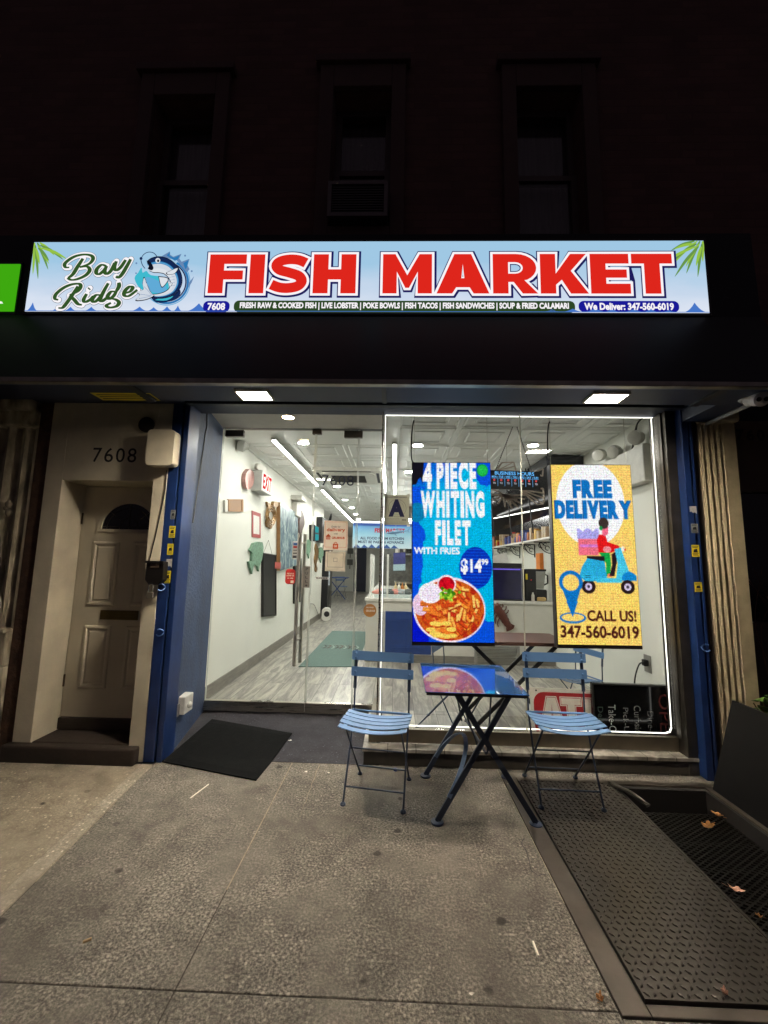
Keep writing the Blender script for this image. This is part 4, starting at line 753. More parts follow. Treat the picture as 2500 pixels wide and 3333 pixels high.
put_poly(m, FDr, ell(fcx, fz0, fr_, fh, 28, 0, math.pi), .002, 0); m.build('fan_window', M('dark lead glass', (20, 20, 21), .15), sd)
m = MB(); o_ = ell(fcx, fz0, fr_*1.13, fh*1.16, 28, 0, math.pi); i_ = ell(fcx, fz0, fr_, fh, 28, 0, math.pi)
for k_ in range(27): m.prism([FDr(*p, 0) for p in (o_[k_], o_[k_+1], i_[k_+1], i_[k_])], FDr.n*.014)
m.box(fcx-fr_*1.16, fcx+fr_*1.16, DY-.014, DY, fz0-.022, fz0); m.build('window_moulding', DM, sd)
m = MB()
for pts in ([(fcx-fr_*.95, fz0+.02), (fcx+fr_*.95, fz0+.02)], ell(fcx, fz0, fr_*.82, fh*.82, 16, 0, math.pi), ell(fcx, fz0, fr_*.35, fh*.45, 12, 0, math.pi), [(fcx, fz0), (fcx, fz0+fh)], [(fcx-fr_*.3, fz0+fh*.3), (fcx-fr_*.7, fz0+fh*.65)], [(fcx+fr_*.3, fz0+fh*.3), (fcx+fr_*.7, fz0+fh*.65)]): m.tube([FDr(*p, .004) for p in pts], .0028, 5)
m.build('glazing_lead', M('dull lead', (70, 66, 58), .5, metal=.5), sd)
(a, b), (c, d) = dpt(326, 2016), dpt(452, 1988); m = MB(); m.box(a, c, DY-.008, DY, b, d)
for i in range(3): m.box(a+.006, c-.006, DY-.012, DY-.0081, b+.004+i*(d-b)*.32, b+.004+i*(d-b)*.32+(d-b)*.2)
m.build('letter_slot', M('aged brass', (104, 88, 44), .4, metal=.6), sd, bevel=.002)
m = MB()
for z in (.42, 1.68): m.box(XJL+.002, XJL+.012, DY-.008, DY, z, z+.09)
m.build('hinge', M('old hinge', (96, 84, 66), .5, metal=.7), sd)
m = MB(); m.box(-2.70, -1.76, 2.955, 3.029, 0, .112); m.box(XJL+.001, -1.846, 3.029, DY+.04, 0, .112); st_ = m.build('door_step', M('worn dark brown stone', (44, 35, 29), .7, var=.35, scale=7, bump=.3), bevel=.012); base(st_); tag(st_, 'worn dark brown step below the beige side door', 'step')
m = MB(); m.box(XJL+.002, -1.848, DY-.02, DY+.045, .113, DZ0-.004); m.build('threshold', M('dark wood sill', (52, 44, 36), .5, var=.3, stretch=(1, 10, 10)), sd, bevel=.006)
m = MB(); m.box(-2.795, -2.687, 3.045, 3.3, 0, 3.0); o = base(m.build('brick_edge', M('rough dark brown masonry', (70, 50, 38), .9, var=.4, scale=20, bump=.9, bscale=25))); tag(o, 'strip of rough dark brown masonry between the cream wall and the old stone pilaster', 'wall')
# utility box, dark disc, meter box
ub = thing('utility_box', 'big cream utility box with rounded corners beside the numbers 7608', 'utility box', (-1.76, 2.95, 2.09))
m = MB(); f = Fr((-1.853, 3.029, 2.095), (1, 0, 0), (0, 0, 1)); m.prism([f(*p, .02) for p in rrect(0, 0, .205, .272, .03, 5)], f.n*.085); m.build('cover', M('yellowed white plastic', (214, 204, 180), .45, var=.08), ub, bevel=.010, seg=3)
m = MB(); m.prism([f(*p, 0) for p in rrect(.008, .008, .197, .264, .03, 5)], f.n*.02); m.build('back_plate', M('yellowed back plate', (186, 176, 152), .5), ub)
m = MB(); m.lathe((-1.93, 3.029, 2.435), [(.06, 0), (.06, .016), (.05, .022)], (0, -1, 0), 24); o = base(m.build('dark_disc', M('dark round disc', (34, 30, 27), .5), smooth=True)); tag(o, 'dark round disc on the cream wall above the utility box', 'cover')  # plain dark disc standing slightly proud of the wall
lb = thing('key_box', 'black metal lock box with a padlock hanging on the cream door frame', 'lock box', (-1.80, 2.98, 1.2))
a, b = at(470, 1903, Y=2.97), at(534, 1828, Y=2.97); m = MB(); f = Fr((a.x, 3.029, a.z), (1, 0, 0), (0, 0, 1)); w0, h0 = b.x-a.x, b.z-a.z
m.prism([f(*p, 0) for p in ((.03, 0), (w0-.03, 0), (w0, .035), (w0, h0), (0, h0), (0, .035))], f.n*.06); m.prism([f(*p, .06) for p in ((-.004, h0-.012), (w0+.004, h0-.012), (w0+.004, h0+.004), (-.004, h0+.004))], f.n*.012); m.build('case', M('black lock box', (20, 18, 16), .4), lb, bevel=.004)
m = MB(); m.prism([f(*p, .0605) for p in ((w0*.25, h0*.74), (w0*.75, h0*.74), (w0*.75, h0*.9), (w0*.25, h0*.9))], f.n*.003); m.build('plate', M('dull plate', (88, 74, 60), .5), lb)
pk = thing('padlock', 'small brass and steel padlock hanging under the black lock box', 'padlock', at(488, 1948, Y=2.97))
q = pk.location; m = MB(); m.box(q.x-.023, q.x+.023, q.y-.011, q.y+.011, q.z, q.z+.046); m.build('body', M('dull silver brass', (150, 144, 128), .35, metal=.8), pk, bevel=.004)
m = MB(); m.tube([(q.x-.015, q.y, q.z+.044), (q.x-.015, q.y, q.z+.085)]+[(q.x-.015*math.cos(t), q.y, q.z+.085+.016*math.sin(t)) for t in np.linspace(.2, math.pi-.2, 7)]+[(q.x+.015, q.y, q.z+.085), (q.x+.015, q.y, q.z+.044)], .0042, 8); m.build('shackle', M('polished shackle', (200, 198, 190), .2, metal=1), pk, smooth=True)
m = MB(); m.tube(spline([(-1.742, 3.024, 2.08), (-1.745, 3.024, 1.9), (-1.775, 3.024, 1.65), (-1.81, 3.024, 1.42), (-1.815, 3.02, 1.385)], 5), .0032, 6); o = base(m.build('wire', CABLE)); tag(o, 'thin dark wire running from the utility box down to the lock box', 'cable')
a, b = at(335, 1303, Z=2.498), at(488, 1280, Z=2.498); fz = Fr((a.x, min(a.y, b.y), 2.4995), (1, 0, 0), (0, 1, 0), (0, 0, -1)); m = MB(); w_, h_ = b.x-a.x, abs(a.y-b.y)
put_poly(m, fz, [(0, 0), (w_, 0), (w_, h_), (0, h_)], .0008, 0); put_poly(m, fz, [(w_*.84, h_*.1), (w_*.97, h_*.1), (w_*.97, h_*.9), (w_*.84, h_*.9)], .0014, 1)
for i in range(3): put_poly(m, fz, [(w_*.06, h_*(.2+.25*i)), (w_*.78, h_*(.2+.25*i)), (w_*.78, h_*(.3+.25*i)), (w_*.06, h_*(.3+.25*i))], .0014, 1)
o = m.build('soffit_label', [YEL, LBK], aw); 
# old stone pilaster of the neighbour on the far left
np_ = thing('stone_pilaster', 'old moulded stone pilaster with chipped pale paint at the far left', 'pilaster', (-3.0, 3.05, 0))
OLD = M('chipped painted stone', (158, 148, 128), .85, var=.6, scale=14, bump=.8, bscale=30, stretch=(1, 1, .35))
prof = [(-3.6, 3.3), (-3.18, 3.3), (-3.16, 3.10), (-3.12, 3.06), (-3.085, 3.10), (-3.06, 3.10), (-3.04, 3.04), (-3.005, 3.02), (-2.98, 3.05), (-2.96, 3.09), (-2.925, 3.09), (-2.91, 3.05), (-2.885, 3.035), (-2.865, 3.05), (-2.85, 3.08), (-2.825, 3.08), (-2.815, 3.045), (-2.797, 3.045), (-2.797, 3.3)]
m = MB(); m.prism([(x, y, .86) for x, y in prof], (0, 0, 1.55)); m.build('shaft', OLD, np_)
m = MB(); m.box(-3.6, -2.80, 3.0, 3.3, .62, .86); m.box(-3.6, -2.797, 2.97, 3.3, .855, .885); m.box(-3.6, -2.80, 2.96, 3.3, .10, .62); m.box(-3.6, -2.79, 2.93, 3.3, 0, .16); m.build('pedestal', OLD, np_, bevel=.012)
m = MB(); m.box(-3.6, -2.797, 2.98, 3.3, 2.41, 2.61); m.box(-3.6, -2.797, 2.94, 3.3, 2.52, 2.611); m.build('capital', OLD, np_, bevel=.015)
m = MB(); m.lathe((-2.94, 3.03, .89), [(.045, 0), (.05, .02), (.03, .04), (.05, .06), (.056, .09), (.04, .13), (.042, .16), (.03, .21), (.012, .27), (.004, .29)], n=14); m.build('finial', OLD, np_, smooth=True)
m = MB(); m.ball((-2.93, 3.02, 1.80), .03, sq=(1, .6, 1)); m.ball((-2.925, 3.02, 1.74), .025, sq=(1, .6, 1.4)); m.ball((-2.95, 3.02, 1.77), .02, sq=(1, .6, 1)); m.build('ornament', OLD, np_, smooth=True)
m = MB(); m.box(-7, -3.6, 3.3, 3.5, 0, 2.8); o = base(m.build('dark_shopfront', M('dark shop front', (26, 26, 28), .4))); tag(o, 'unlit dark front of the shop next door on the left', 'shopfront')
# ================================================================== RIGHT NEIGHBOUR
fc_ = thing('fluted_column', 'cream fluted stucco column right of the navy post', 'column', (2.33, 3.1, 0))
STU = M('rough cream stucco', (182, 168, 134), .8, var=.16, scale=10, bump=.3, bscale=70)
prof = [(2.262, 3.3), (2.262, 3.07)]
for i in range(4): x0 = 2.262+i*.042; prof += [(x0+.004, 3.055), (x0+.024, 3.050), (x0+.029, 3.062), (x0+.033, 3.078), (x0+.039, 3.074)]
prof += [(2.436, 3.05), (2.53, 3.05), (2.53, 3.3)]
m = MB(); m.prism([(x, y, 0) for x, y in prof], (0, 0, 2.5)); m.build('shaft', STU, fc_)
m = MB(); m.box(2.25, 2.54, 3.0, 3.3, 2.5, 2.8); m.build('capital', STU, fc_, bevel=.02)
nb = thing('neighbour_entrance', 'dark recessed entrance next door with faint numbers 760', 'entrance', (3.2, 3.5, 0))
DWL = M('dim brown wall', (92, 80, 66), .7, var=.15, scale=5)
m = MB(); m.box(2.531, 5.5, 3.45, 3.6, 2.06, 2.8); m.box(2.531, 2.62, 3.3, 3.6, 0, 2.059); m.build('wall', DWL, nb)
m = MB(); m.box(2.621, 5.5, 3.5, 3.55, 1.0, 2.058); m.build('dark_glass', M('dark shop glass', (8, 8, 9), .12), nb)
m = MB(); m.box(2.621, 5.5, 3.44, 3.55, 0, .998); m.build('dado', M('dark brown panel', (46, 34, 26), .5, var=.2), nb)
m = MB(); a, b = at(2395, 1434, Y=3.45), at(2500, 1398, Y=3.45); w_ = b.x-a.x; fN = Fr((0, 3.4495, 0), (1, 0, 0), (0, 0, 1))
for i, ch in enumerate('7606'): put_text(m, ch, fN, a.x+w_*(.02+.31*i), a.z, a.x+w_*(.26+.31*i), b.z, .001, 0, .035)
m.build('house_number', M('dark numerals', (26, 25, 24)), nb)
sc = thing('security_camera', 'white two lens security camera on a conduit under the awning end', 'camera', (2.36, 2.6, 2.43))
c = at(2468, 1300, Z=2.475); m = MB(); m.lathe((c.x-.012, c.y+.06, 2.52), [(.050, 0), (.050, -.02), (.042, -.03)], n=20); m.ball((c.x, c.y+.01, c.z+.012), .050); m.tube([(c.x-.012, c.y+.06, 2.50), (c.x, c.y+.01, c.z+.012)], .044, 16); m.build('housing', WHITEP, sc, smooth=True)
m = MB(); d_ = Vector((-.15, -.85, -.45)).normalized(); pc_ = Vector((c.x, c.y+.01, c.z+.012)); m.lathe(pc_+d_*.018, [(.046, 0), (.046, .036), (.040, .040)], d_, 24); m.build('faceplate', M('pale camera face', (214, 206, 206), .35), sc, smooth=True)
sdv = d_.cross(Vector((0, 0, 1))).normalized(); m = MB()
for s_ in (-1, 1): m.lathe(pc_+d_*.058+sdv*s_*.020, [(.015, 0), (.015, .002)], d_, 16)
m.build('lens', M('black lens', (8, 8, 10), .1), sc)
m = MB(); m.box(2.386, 3.6, 2.346, 3.3, 2.613, 2.65); o = base(m.build('neighbour_soffit', M('dark blue soffit board', (40, 52, 78)))); tag(o, 'dark blue underside of the canopy next door, right of the awning', 'canopy')
m = MB(); m.tube([(2.312, 3.03, 2.488), (2.315, c.y+.07, 2.488)], .014, 8); m.build('conduit', M('white conduit', (170, 168, 162), .5), sc, smooth=True)
# ---------------------------------------------------------------- cellar hatch
ch_ = thing('cellar_hatch', 'steel cellar hatch with one diamond plate door shut and the other standing open', 'hatch', (1.4, 2.2, 0))
HST = M('worn dark steel frame', (84, 77, 70), .42, metal=.55, var=.3, scale=5, bump=.1)
m = MB(); m.box(.739, .832, 1.508, 2.983, -.2, .006); m.box(.833, 2.083, 1.508, 1.548, -.2, .006); m.box(.833, 2.083, 2.935, 2.983, -.2, .008); m.box(2.035, 2.083, 1.549, 2.934, -.2, .008); m.build('frame', HST, ch_, bevel=.003)
DPL = M('diamond plate steel', (74, 70, 65), .33, metal=.6, var=.25, scale=3)
m = MB(); LX0, LX1, LY0, LY1, LZ = .836, 1.437, 1.552, 2.93, .016
m.box(LX0, LX1, LY0, LY1, 0, LZ); m.box(LX1+.0005, LX1+.012, LY0, LY1, -.03, LZ+.004); ny, nx = 50, 22; px_ = (LX1-LX0)/nx; py_ = (LY1-LY0)/ny
for j in range(ny):
    for i in range(nx):
        cx, cy = LX0+(i+.5)*px_, LY0+(j+.5)*py_; an = math.radians(45 if (i+j) % 2 else -45); u_, v_ = Vector((math.cos(an), math.sin(an), 0)), Vector((-math.sin(an), math.cos(an), 0)); c0 = Vector((cx, cy, LZ-.0003))
        L_, B_ = .0120, .0050; vs = [c0+u_*L_, c0+v_*B_, c0-u_*L_, c0-v_*B_, c0+u_*L_*.55+Vector((0, 0, .0044)), c0+v_*B_*.45+Vector((0, 0, .0050)), c0-u_*L_*.55+Vector((0, 0, .0044)), c0-v_*B_*.45+Vector((0, 0, .0050))]
        m.add(vs, [(0, 1, 5, 4), (1, 2, 6, 5), (2, 3, 7, 6), (3, 0, 4, 7), (4, 5, 6, 7)])
m.build('hatch_door', DPL, ch_)['label'] = 'shut diamond plate door lying flat'
m = MB(); p0_ = Vector((2.062, 1.0, 0)); lean = .03
m.hexa([(2.060, 1.56, .012), (2.075, 1.56, .012), (2.075, 2.90, .012), (2.060, 2.90, .012), (2.060+lean, 1.56, .612), (2.075+lean, 1.56, .612), (2.075+lean, 2.72, .612), (2.060+lean, 2.72, .612)])
m.box(2.045, 2.062, 2.30, 2.335, .03, .58); m.box(2.045, 2.062, 1.7, 1.735, .03, .58); m.build('hatch_door', M('black inside of hatch door', (15, 14, 15), .6, metal=.3, var=.3), ch_)['label'] = 'black hatch door standing upright'
m = MB(); m.tube(spline([(1.42, 2.91, .02), (1.43, 2.84, .035), (1.46, 2.76, .05), (1.50, 2.68, .035), (1.51, 2.66, .02)], 5), .010, 8); m.bar((1.425, 2.92, .03), (1.51, 2.655, .03), .03, .008); m.build('hinge_arm', M('worn hinge steel', (96, 92, 86), .35, metal=.8, var=.3), ch_, smooth=True)
m = MB(); m.box(1.437, 2.034, 1.549, 2.934, -.95, -.93); m.box(1.437, 2.034, 2.90, 2.934, -.92, -.002); m.box(2.015, 2.034, 1.549, 2.899, -.92, -.002); m.build('pit', M('dark pit', (24, 20, 18), .9, var=.3), ch_)
MESH = M('dark expanded metal', (26, 22, 19), .45, metal=.5, var=.25); m = MB(); gz = -.085; ax0, ax1, ay0, ay1 = 1.452, 2.013, 1.552, 2.80
stp = .028
for s_ in (-1, 1):
    t = -2.0
    while t < 3.2:
        pts = []   # line y = s*0.6*x + c clipped to the rectangle
        c_ = t*1.0+1.0
        for x_ in (ax0, ax1): pts.append((x_, s_*.6*(x_-ax0)+c_))
        (xa, ya), (xb, yb) = pts; lo, hi = 0., 1.
        for yy in (ay0, ay1):
            if (ya-yy)*(yb-yy) < 0:
                f_ = (yy-ya)/(yb-ya)
                if (ya < yy) == (yy == ay0): lo = max(lo, f_)
                else: hi = min(hi, f_)
        if max(ya, yb) > ay0 and min(ya, yb) < ay1 and lo < hi: m.bar((xa+(xb-xa)*lo, ya+(yb-ya)*lo, gz), (xa+(xb-xa)*hi, ya+(yb-ya)*hi, gz), .007, .004)
        t += stp
for y_ in (1.56, 1.72, 1.92, 2.12, 2.32, 2.52, 2.79): m.box(1.440, 2.014, y_-.016, y_+.016, gz-.032, gz-.003)
m.box(1.440, 1.452, 1.552, 2.80, gz-.03, gz+.004); m.build('grating', MESH, ch_)
LEAF = [M('dry brown leaf', (170, 118, 66), .7, var=.3, scale=40), M('pale pink leaf', (186, 140, 120), .7, var=.25, scale=40)]
def leaf(x, y, z, s, rz, mt, lab):
    n = 22; o_ = []
    for i in range(n): a = 2*math.pi*i/n; r = s*(.62+.30*abs(math.cos(2.5*a))+.12*random.uniform(-1, 1)); o_.append((r*math.cos(a)*1.35, r*math.sin(a)*.85))
    m = MB(); m.M = Matrix.Translation((x, y, z)) @ Matrix.Rotation(rz, 4, 'Z') @ Matrix.Rotation(random.uniform(-.2, .2), 4, 'X')
    cup = lambda p: .22*(p[0]**2+p[1]**2)/s+.004*math.sin(p[0]/s*5)
    vs = [(0, 0, .003)]+[(p[0]*.5, p[1]*.5, .003+cup((p[0]*.5, p[1]*.5))) for p in o_]+[(p[0], p[1], .003+cup(p)) for p in o_]
    fs = [(0, 1+i, 1+(i+1) % n) for i in range(n)]+[(1+i, 1+n+i, 1+n+(i+1) % n, 1+(i+1) % n) for i in range(n)]; m.add(vs, fs)
    m.tube([(-s*1.1, 0, .004+cup((s, 0))), (-s*1.9, s*.2, .012)], s*.04, 5); tag(base(m.build('dry_leaf', LEAF[mt])), lab, 'leaf', 'fallen leaves')
lz = gz+.008
for px, py, s, mt, lab in ((2303, 2690, .034, 0, 'big brown dry leaf lying in the middle of the dark hatch grating'), (2397, 2898, .028, 1, 'pinkish dry leaf on the grating nearest the shut hatch door, below the brown one'), (2472, 2983, .012, 0, 'tiny leaf scrap on the grating at the right edge'), (2292, 2592, .026, 0, 'brown dry leaf in the far right corner of the hatch opening'), (2330, 2625, .020, 0, 'crumpled brown leaf beside the far corner of the hatch opening')):
    p = at(px, py, Z=lz); leaf(min(p.x, 1.995), min(p.y, 2.78), lz, s, random.uniform(0, 6), mt, lab)
for px, py, s, mt, lab in ((2360, 3232, .013, 1, 'small curled leaf on the shut diamond plate door'), (1953, 3252, .016, 0, 'small thin leaf on the concrete beside the hatch frame')):
    if lab: p = at(px, py, Z=.02 if px > 2100 else .004); leaf(p.x, p.y, p.z, s, 1., mt, lab)
p = at(2285, 2495, Z=.03); leaf(p.x, p.y, .012, .022, 2., 0, 'brown leaf caught at the foot of the right navy post')
# ---------------------------------------------------------------- plant next door
pt = thing('potted_plant', 'low green leafy plant behind the open hatch door', 'plant', (2.53, 2.95, 0))
m = MB()
for i in range(60):
    a = random.uniform(0, 6.28); r = random.uniform(.0, .16); c = Vector((2.56+r*math.cos(a), 2.96+r*.5*math.sin(a), random.uniform(.36, .58))); u_ = Vector((math.cos(a), math.sin(a)*.6, random.uniform(-.5, .5))).normalized(); v_ = u_.cross(Vector((0, .3, 1))).normalized(); L_ = random.uniform(.04, .075)
    w0 = u_.cross(v_)*.2; m.add([c-u_*L_, c-u_*L_*.2+v_*L_*.42+w0*L_, c+u_*L_*.5+v_*L_*.32, c+u_*L_, c+u_*L_*.5-v_*L_*.32, c-u_*L_*.2-v_*L_*.42+w0*L_], [(0, 1, 2, 3), (0, 3, 4, 5)])
m.build('foliage', M('green leaves', (74, 104, 40), .5, var=.35, scale=9), pt)
m = MB()
for i in range(7): a = i*.9; m.tube([(2.56, 2.97, .25), (2.56+.06*math.cos(a), 2.97+.03*math.sin(a), .40), (2.56+.13*math.cos(a), 2.97+.06*math.sin(a), .52)], .004, 5)
m.build('stem', M('plant stem', (84, 74, 40), .7), pt)
m = MB(); m.lathe((2.56, 2.97, 0), [(.11, 0), (.15, .26), (.165, .28), (.165, .30), (.14, .30), (.13, .26)], n=20); m.build('pot', M('dark pot', (50, 44, 40), .6), pt, smooth=True)
tw = thing('bare_shrub', 'thin bare twigs of a leafless shrub before the dark doorway next door', 'shrub', (2.78, 3.15, 0)); m = MB(); random.seed(11)
for i in range(7):
    x0 = 2.70+.03*i; p = [(2.78, 3.15, .2), (x0, 3.15, .6), (x0+random.uniform(-.14, .12), 3.15+random.uniform(-.05, .05), 1.0), (x0+random.uniform(-.22, .2), 3.15, random.uniform(1.15, 1.5))]; q = spline(p, 4); m.tube(q, [.004-.0028*j/len(q) for j in range(len(q))], 5)
    for j in (5, 8, 10): b_ = Vector(q[j]); m.tube([b_, b_+Vector((random.uniform(-.09, .09), random.uniform(-.03, .03), random.uniform(.05, .12)))], .0014, 4)
m.build('twig', M('bare twig', (96, 66, 52), .8), tw); m = MB(); m.lathe((2.78, 3.15, 0), [(.10, 0), (.13, .2), (.12, .2)], n=16); m.build('pot', M('dark pot', (50, 44, 40)), tw)
# ================================================================== BISTRO SET
BPAINT = M('slate blue powder coat', (98, 138, 188), .38, var=.06, scale=8, spec=.5)
BDARK = M('dark slate powder coat', (52, 66, 88), .38, var=.1, scale=8)
def make_chair(lab, loc, rz, grp):
    t = thing('bistro_chair', lab, 'chair', loc, rz, grp); zs = .445
    for i in range(5):
        y0 = -.275+i*.057; m = MB(); n = 14; wid = .205 if i else .20; vs = []
        for j in range(n+1):
            x = -wid+2*wid*j/n; z = zs+.022*(x/.2)**2-.006*(1 if i == 0 else 0)
            yy = y0-.010*(1-(x/wid)**2)*(1 if i < 2 else .4)
            vs += [(x, yy, z), (x, yy+.044, z+.0015), (x, yy+.044, z+.0055), (x, yy, z+.004)]
        fs = [(0, 1, 2, 3), (n*4+3, n*4+2, n*4+1, n*4)]
        for j in range(n): fs += [(j*4+k, j*4+4+k, j*4+4+(k+1) % 4, j*4+(k+1) % 4) for k in range(4)]
        m.add(vs, fs); m.build('seat_slat', BPAINT, t, local=True)
    m = MB()
    for s in (-1, 1): m.bar((s*.17, -.27, zs+.009), (s*.17, .005, zs+.009), .020, .006)
    m.tube([(-.19, .012, zs+.02), (.19, .012, zs+.02)], .007, 8); m.build('seat_frame', BPAINT, t, local=True)
    for s in (-1, 1):
        a, p, q = (s*.178, -.19, .012), (s*.178, -.062, .267), (s*.178, .022, .462); m = MB()
        m.tube([a, p, q, (s*.178, .026, .60)], .0058, 8); m.bar((s*.178, .026, .595), (s*.178, .050, .835), .020, .006, (0, -1, 0))
        m.lathe((s*.178, -.19, 0), [(.016, 0), (.017, .008), (.012, .014), (.006, .018)], n=12); m.build('back_leg_post', BDARK, t, smooth=True, local=True)
        a, p, q = (s*.166, .18, .012), (s*.166, -.062, .267), (s*.166, -.225, .448); m = MB(); m.tube([a, p, q], .0058, 8); m.lathe((s*.166, .18, 0), [(.016, 0), (.017, .008), (.012, .014), (.006, .018)], n=12); m.build('rear_leg', BDARK, t, smooth=True, local=True)
    for x_, y_, z_ in ((.178, -.152, .085), (.166, .115, .085), (.172, -.062, .267)): m = MB(); m.tube([(-x_, y_, z_), (x_, y_, z_)], .0048, 7); m.build('stretcher', BDARK, t, smooth=True, local=True)
    for z, y in ((.800, .045), (.700, .036)):
        m = MB(); f = Fr((0, y-.006, z), (1, 0, 0), (0, .1, 1), (0, -1, .1)); m.prism([f(*p, 0) for p in rrect(-.205, -.028, .205, .030, .007, 3)], f.n*.004)
        for s in (-1, 1):
            for dz in ((-.012, .014) if z > .75 else (0,)): m.lathe(f(s*.178, dz, .004), [(.0075, 0), (.006, .004), (.002, .0055)], f.n, 10)
        m.build('back_slat', BPAINT, t, local=True)
    return t
c1 = make_chair('slate blue metal folding chair to the left of the bistro table', (-.075, 2.765, 0), math.radians(-9), 'folding bistro chairs')
c2 = copy_tree(c1, label='slate blue metal folding chair to the right of the bistro table, on the hatch'); c2.location = (1.055, 2.80, .016); c2.rotation_euler.z = math.radians(-1)
tb = thing('bistro_table', 'slate blue folding bistro table with a glossy top reflecting the screen', 'table', (.505, 2.72, 0), math.radians(3))
TOPM = M('glossy blue table enamel', (50, 92, 150), .03, var=.04, scale=3, spec=1., coat=1.)
m = MB(); m.M = Matrix.Translation((-.035, 0, 0)) @ Matrix.Rotation(math.radians(-4), 4, 'Z'); m.box(-.283, .283, -.338, .330, .704, .710); TOPM.node_tree.nodes['Principled BSDF'].inputs['Coat IOR'].default_value = 1.9; TOPM.node_tree.nodes['Principled BSDF'].inputs['Coat Roughness'].default_value = .015; m.build('tabletop', TOPM, tb, local=True, bevel=.002)
m = MB(); m.M = Matrix.Translation((-.035, 0, 0)) @ Matrix.Rotation(math.radians(-4), 4, 'Z'); m.box(-.277, .277, -.332, .324, .690, .7035); m.build('top_rim', BLACK, tb, local=True)
def tleg(x0, y0, x1, y1):
    m = MB(); m.bar((x0, y0, .012), (x1, y1, .69), .030, .012, (0, 1, 0)); m.lathe((x0, y0, 0), [(.034, 0), (.036, .006), (.034, .010), (.010, .013), (.009, .02)], n=18); return m.build('leg', BDARK, tb, local=True, smooth=True)
for y, h in ((-.24, .17), (.262, .15)): tleg(-.262, y, h, y*.93); tleg(.280, y-.014, -h+.01, y*.93-.014)
for s in (-1, 1):
    m = MB(); pts = []
    for a in np.linspace(.12, math.pi-.12, 16):
        z = .10+.26*math.sin(a); y = .245*math.cos(a); x = s*(.272-.62*(z-.012)); pts.append((x, y, z))
    for p, q in zip(pts[:-1], pts[1:]): m.bar(p, q, .006, .024, (1, 0, 0))
    m.build('leg_arch', M('pale slate powder coat', (110, 134, 168), .3), tb, local=True)
for pp, r in [([(s*.02, -.24, .36), (s*.12, .0, .69)], .005) for s in (-1, 1)]+[([(s*.02, .25, .36), (s*.12, .02, .69)], .005) for s in (-1, 1)]+[([(s*.165, -.235, .686), (s*.165, .255, .686)], .009) for s in (-1, 1)]+[([(.01, -.25, .365), (.01, .26, .365)], .008)]:
    m = MB(); m.tube(pp, r, 8); m.build('brace', BDARK, tb, smooth=True, local=True)
# ---------------------------------------------------------------- mat and litter
def gnd(px, py, dz=0):
    z = 0
    for _ in range(6): p = at(px, py, Z=z+dz); z = ramp(p.y) if p.x > -1.75 and p.x < -.1 else 0
    return at(px, py, Z=z+dz)
cs = [gnd(*q, .004) for q in ((527, 2480), (834, 2541), (951, 2388), (690, 2342))]; m = MB(); n = 10; T = .011
rows = [[cs[0].lerp(cs[3], j/n).lerp(cs[1].lerp(cs[2], j/n), i/n) for i in range(n+1)] for j in range(n+1)]
vs = [Vector((p.x, p.y, ramp(p.y)+.003)) for r in rows for p in r]; N1 = len(vs); vs += [v+Vector((0, 0, T if 0 < i % (n+1) < n and 0 < i//(n+1) < n else .006)) for i, v in enumerate(vs)]
q = lambda i, j, b: b*N1+j*(n+1)+i
fs = [(q(i, j, b), q(i+1, j, b), q(i+1, j+1, b), q(i, j+1, b)) for i in range(n) for j in range(n) for b in (0, 1)]
for i in range(n): fs += [(q(i, 0, 0), q(i+1, 0, 0), q(i+1, 0, 1), q(i, 0, 1)), (q(i, n, 0), q(i+1, n, 0), q(i+1, n, 1), q(i, n, 1)), (q(0, i, 0), q(0, i+1, 0), q(0, i+1, 1), q(0, i, 1)), (q(n, i, 0), q(n, i+1, 0), q(n, i+1, 1), q(n, i, 1))]
m.add(vs, fs); o = base(m.build('door_mat', RUBBER)); tag(o, 'black rubber door mat lying askew before the glass door', 'mat')
def stick(a, b, r, name, lab, cat, mt, grp=None):
    p, q = gnd(*a, r), gnd(*b, r); m = MB(); m.tube([p, q], r, 8); tag(base(m.build(name, mt)), lab, cat, grp)
PAP = M('white paper', (236, 230, 218), .7, var=.04)
stick((619, 2598), (679, 2553), .0035, 'paper_straw', 'thin white paper straw on the pavement before the mat', 'straw', PAP)
stick((1735, 3066), (1753, 3113), .0045, 'cigarette', 'white cigarette lying near the hatch frame in the foreground', 'cigarette', PAP, 'cigarettes on the pavement')
stick((270, 3066), (298, 3055), .0045, 'cigarette', 'short stubbed cigarette end with a tan tip at lower left', 'cigarette', M('cigarette tan', (206, 176, 132), .7, var=.2, scale=60), 'cigarettes on the pavement')
p = gnd(1287, 2508); m = MB(); m.lathe((p.x, p.y, 0), [(.013, 0), (.014, .004), (.013, .012), (.009, .014)], n=14); tag(base(m.build('bottle_cap', M('blue plastic cap', (50, 60, 130), .4))), 'small dark blue bottle cap behind the left chair', 'bottle cap')
SCR = [((996, 2514), .012, 'pale crumpled scrap on the pavement left of the left chair'), ((1069, 2517), .008, 'tiny white scrap nearest the left foot of the left chair'), ((945, 2412), .016, 'white paper scrap on the dark ramp beside the mat corner'), ((1660, 2555), .016, 'cream torn scrap by the rear right foot of the table'), ((1535, 3240), .010, 'white chip on the concrete joint at the bottom of the view')]
for (a, b), r, lab in SCR:
    p = gnd(a, b); m = MB(); o_ = [(r*random.uniform(.6, 1.1)*math.cos(t), r*random.uniform(.4, .8)*math.sin(t)) for t in np.linspace(0, 6.28, 9)[:-1]]; m.prism([(p.x+x, p.y+y, p.z+.002+random.uniform(0, .004)) for x, y in o_], (0, 0, .002)); tag(base(m.build('paper_scrap', PAP)), lab, 'litter', 'paper scraps on the pavement')
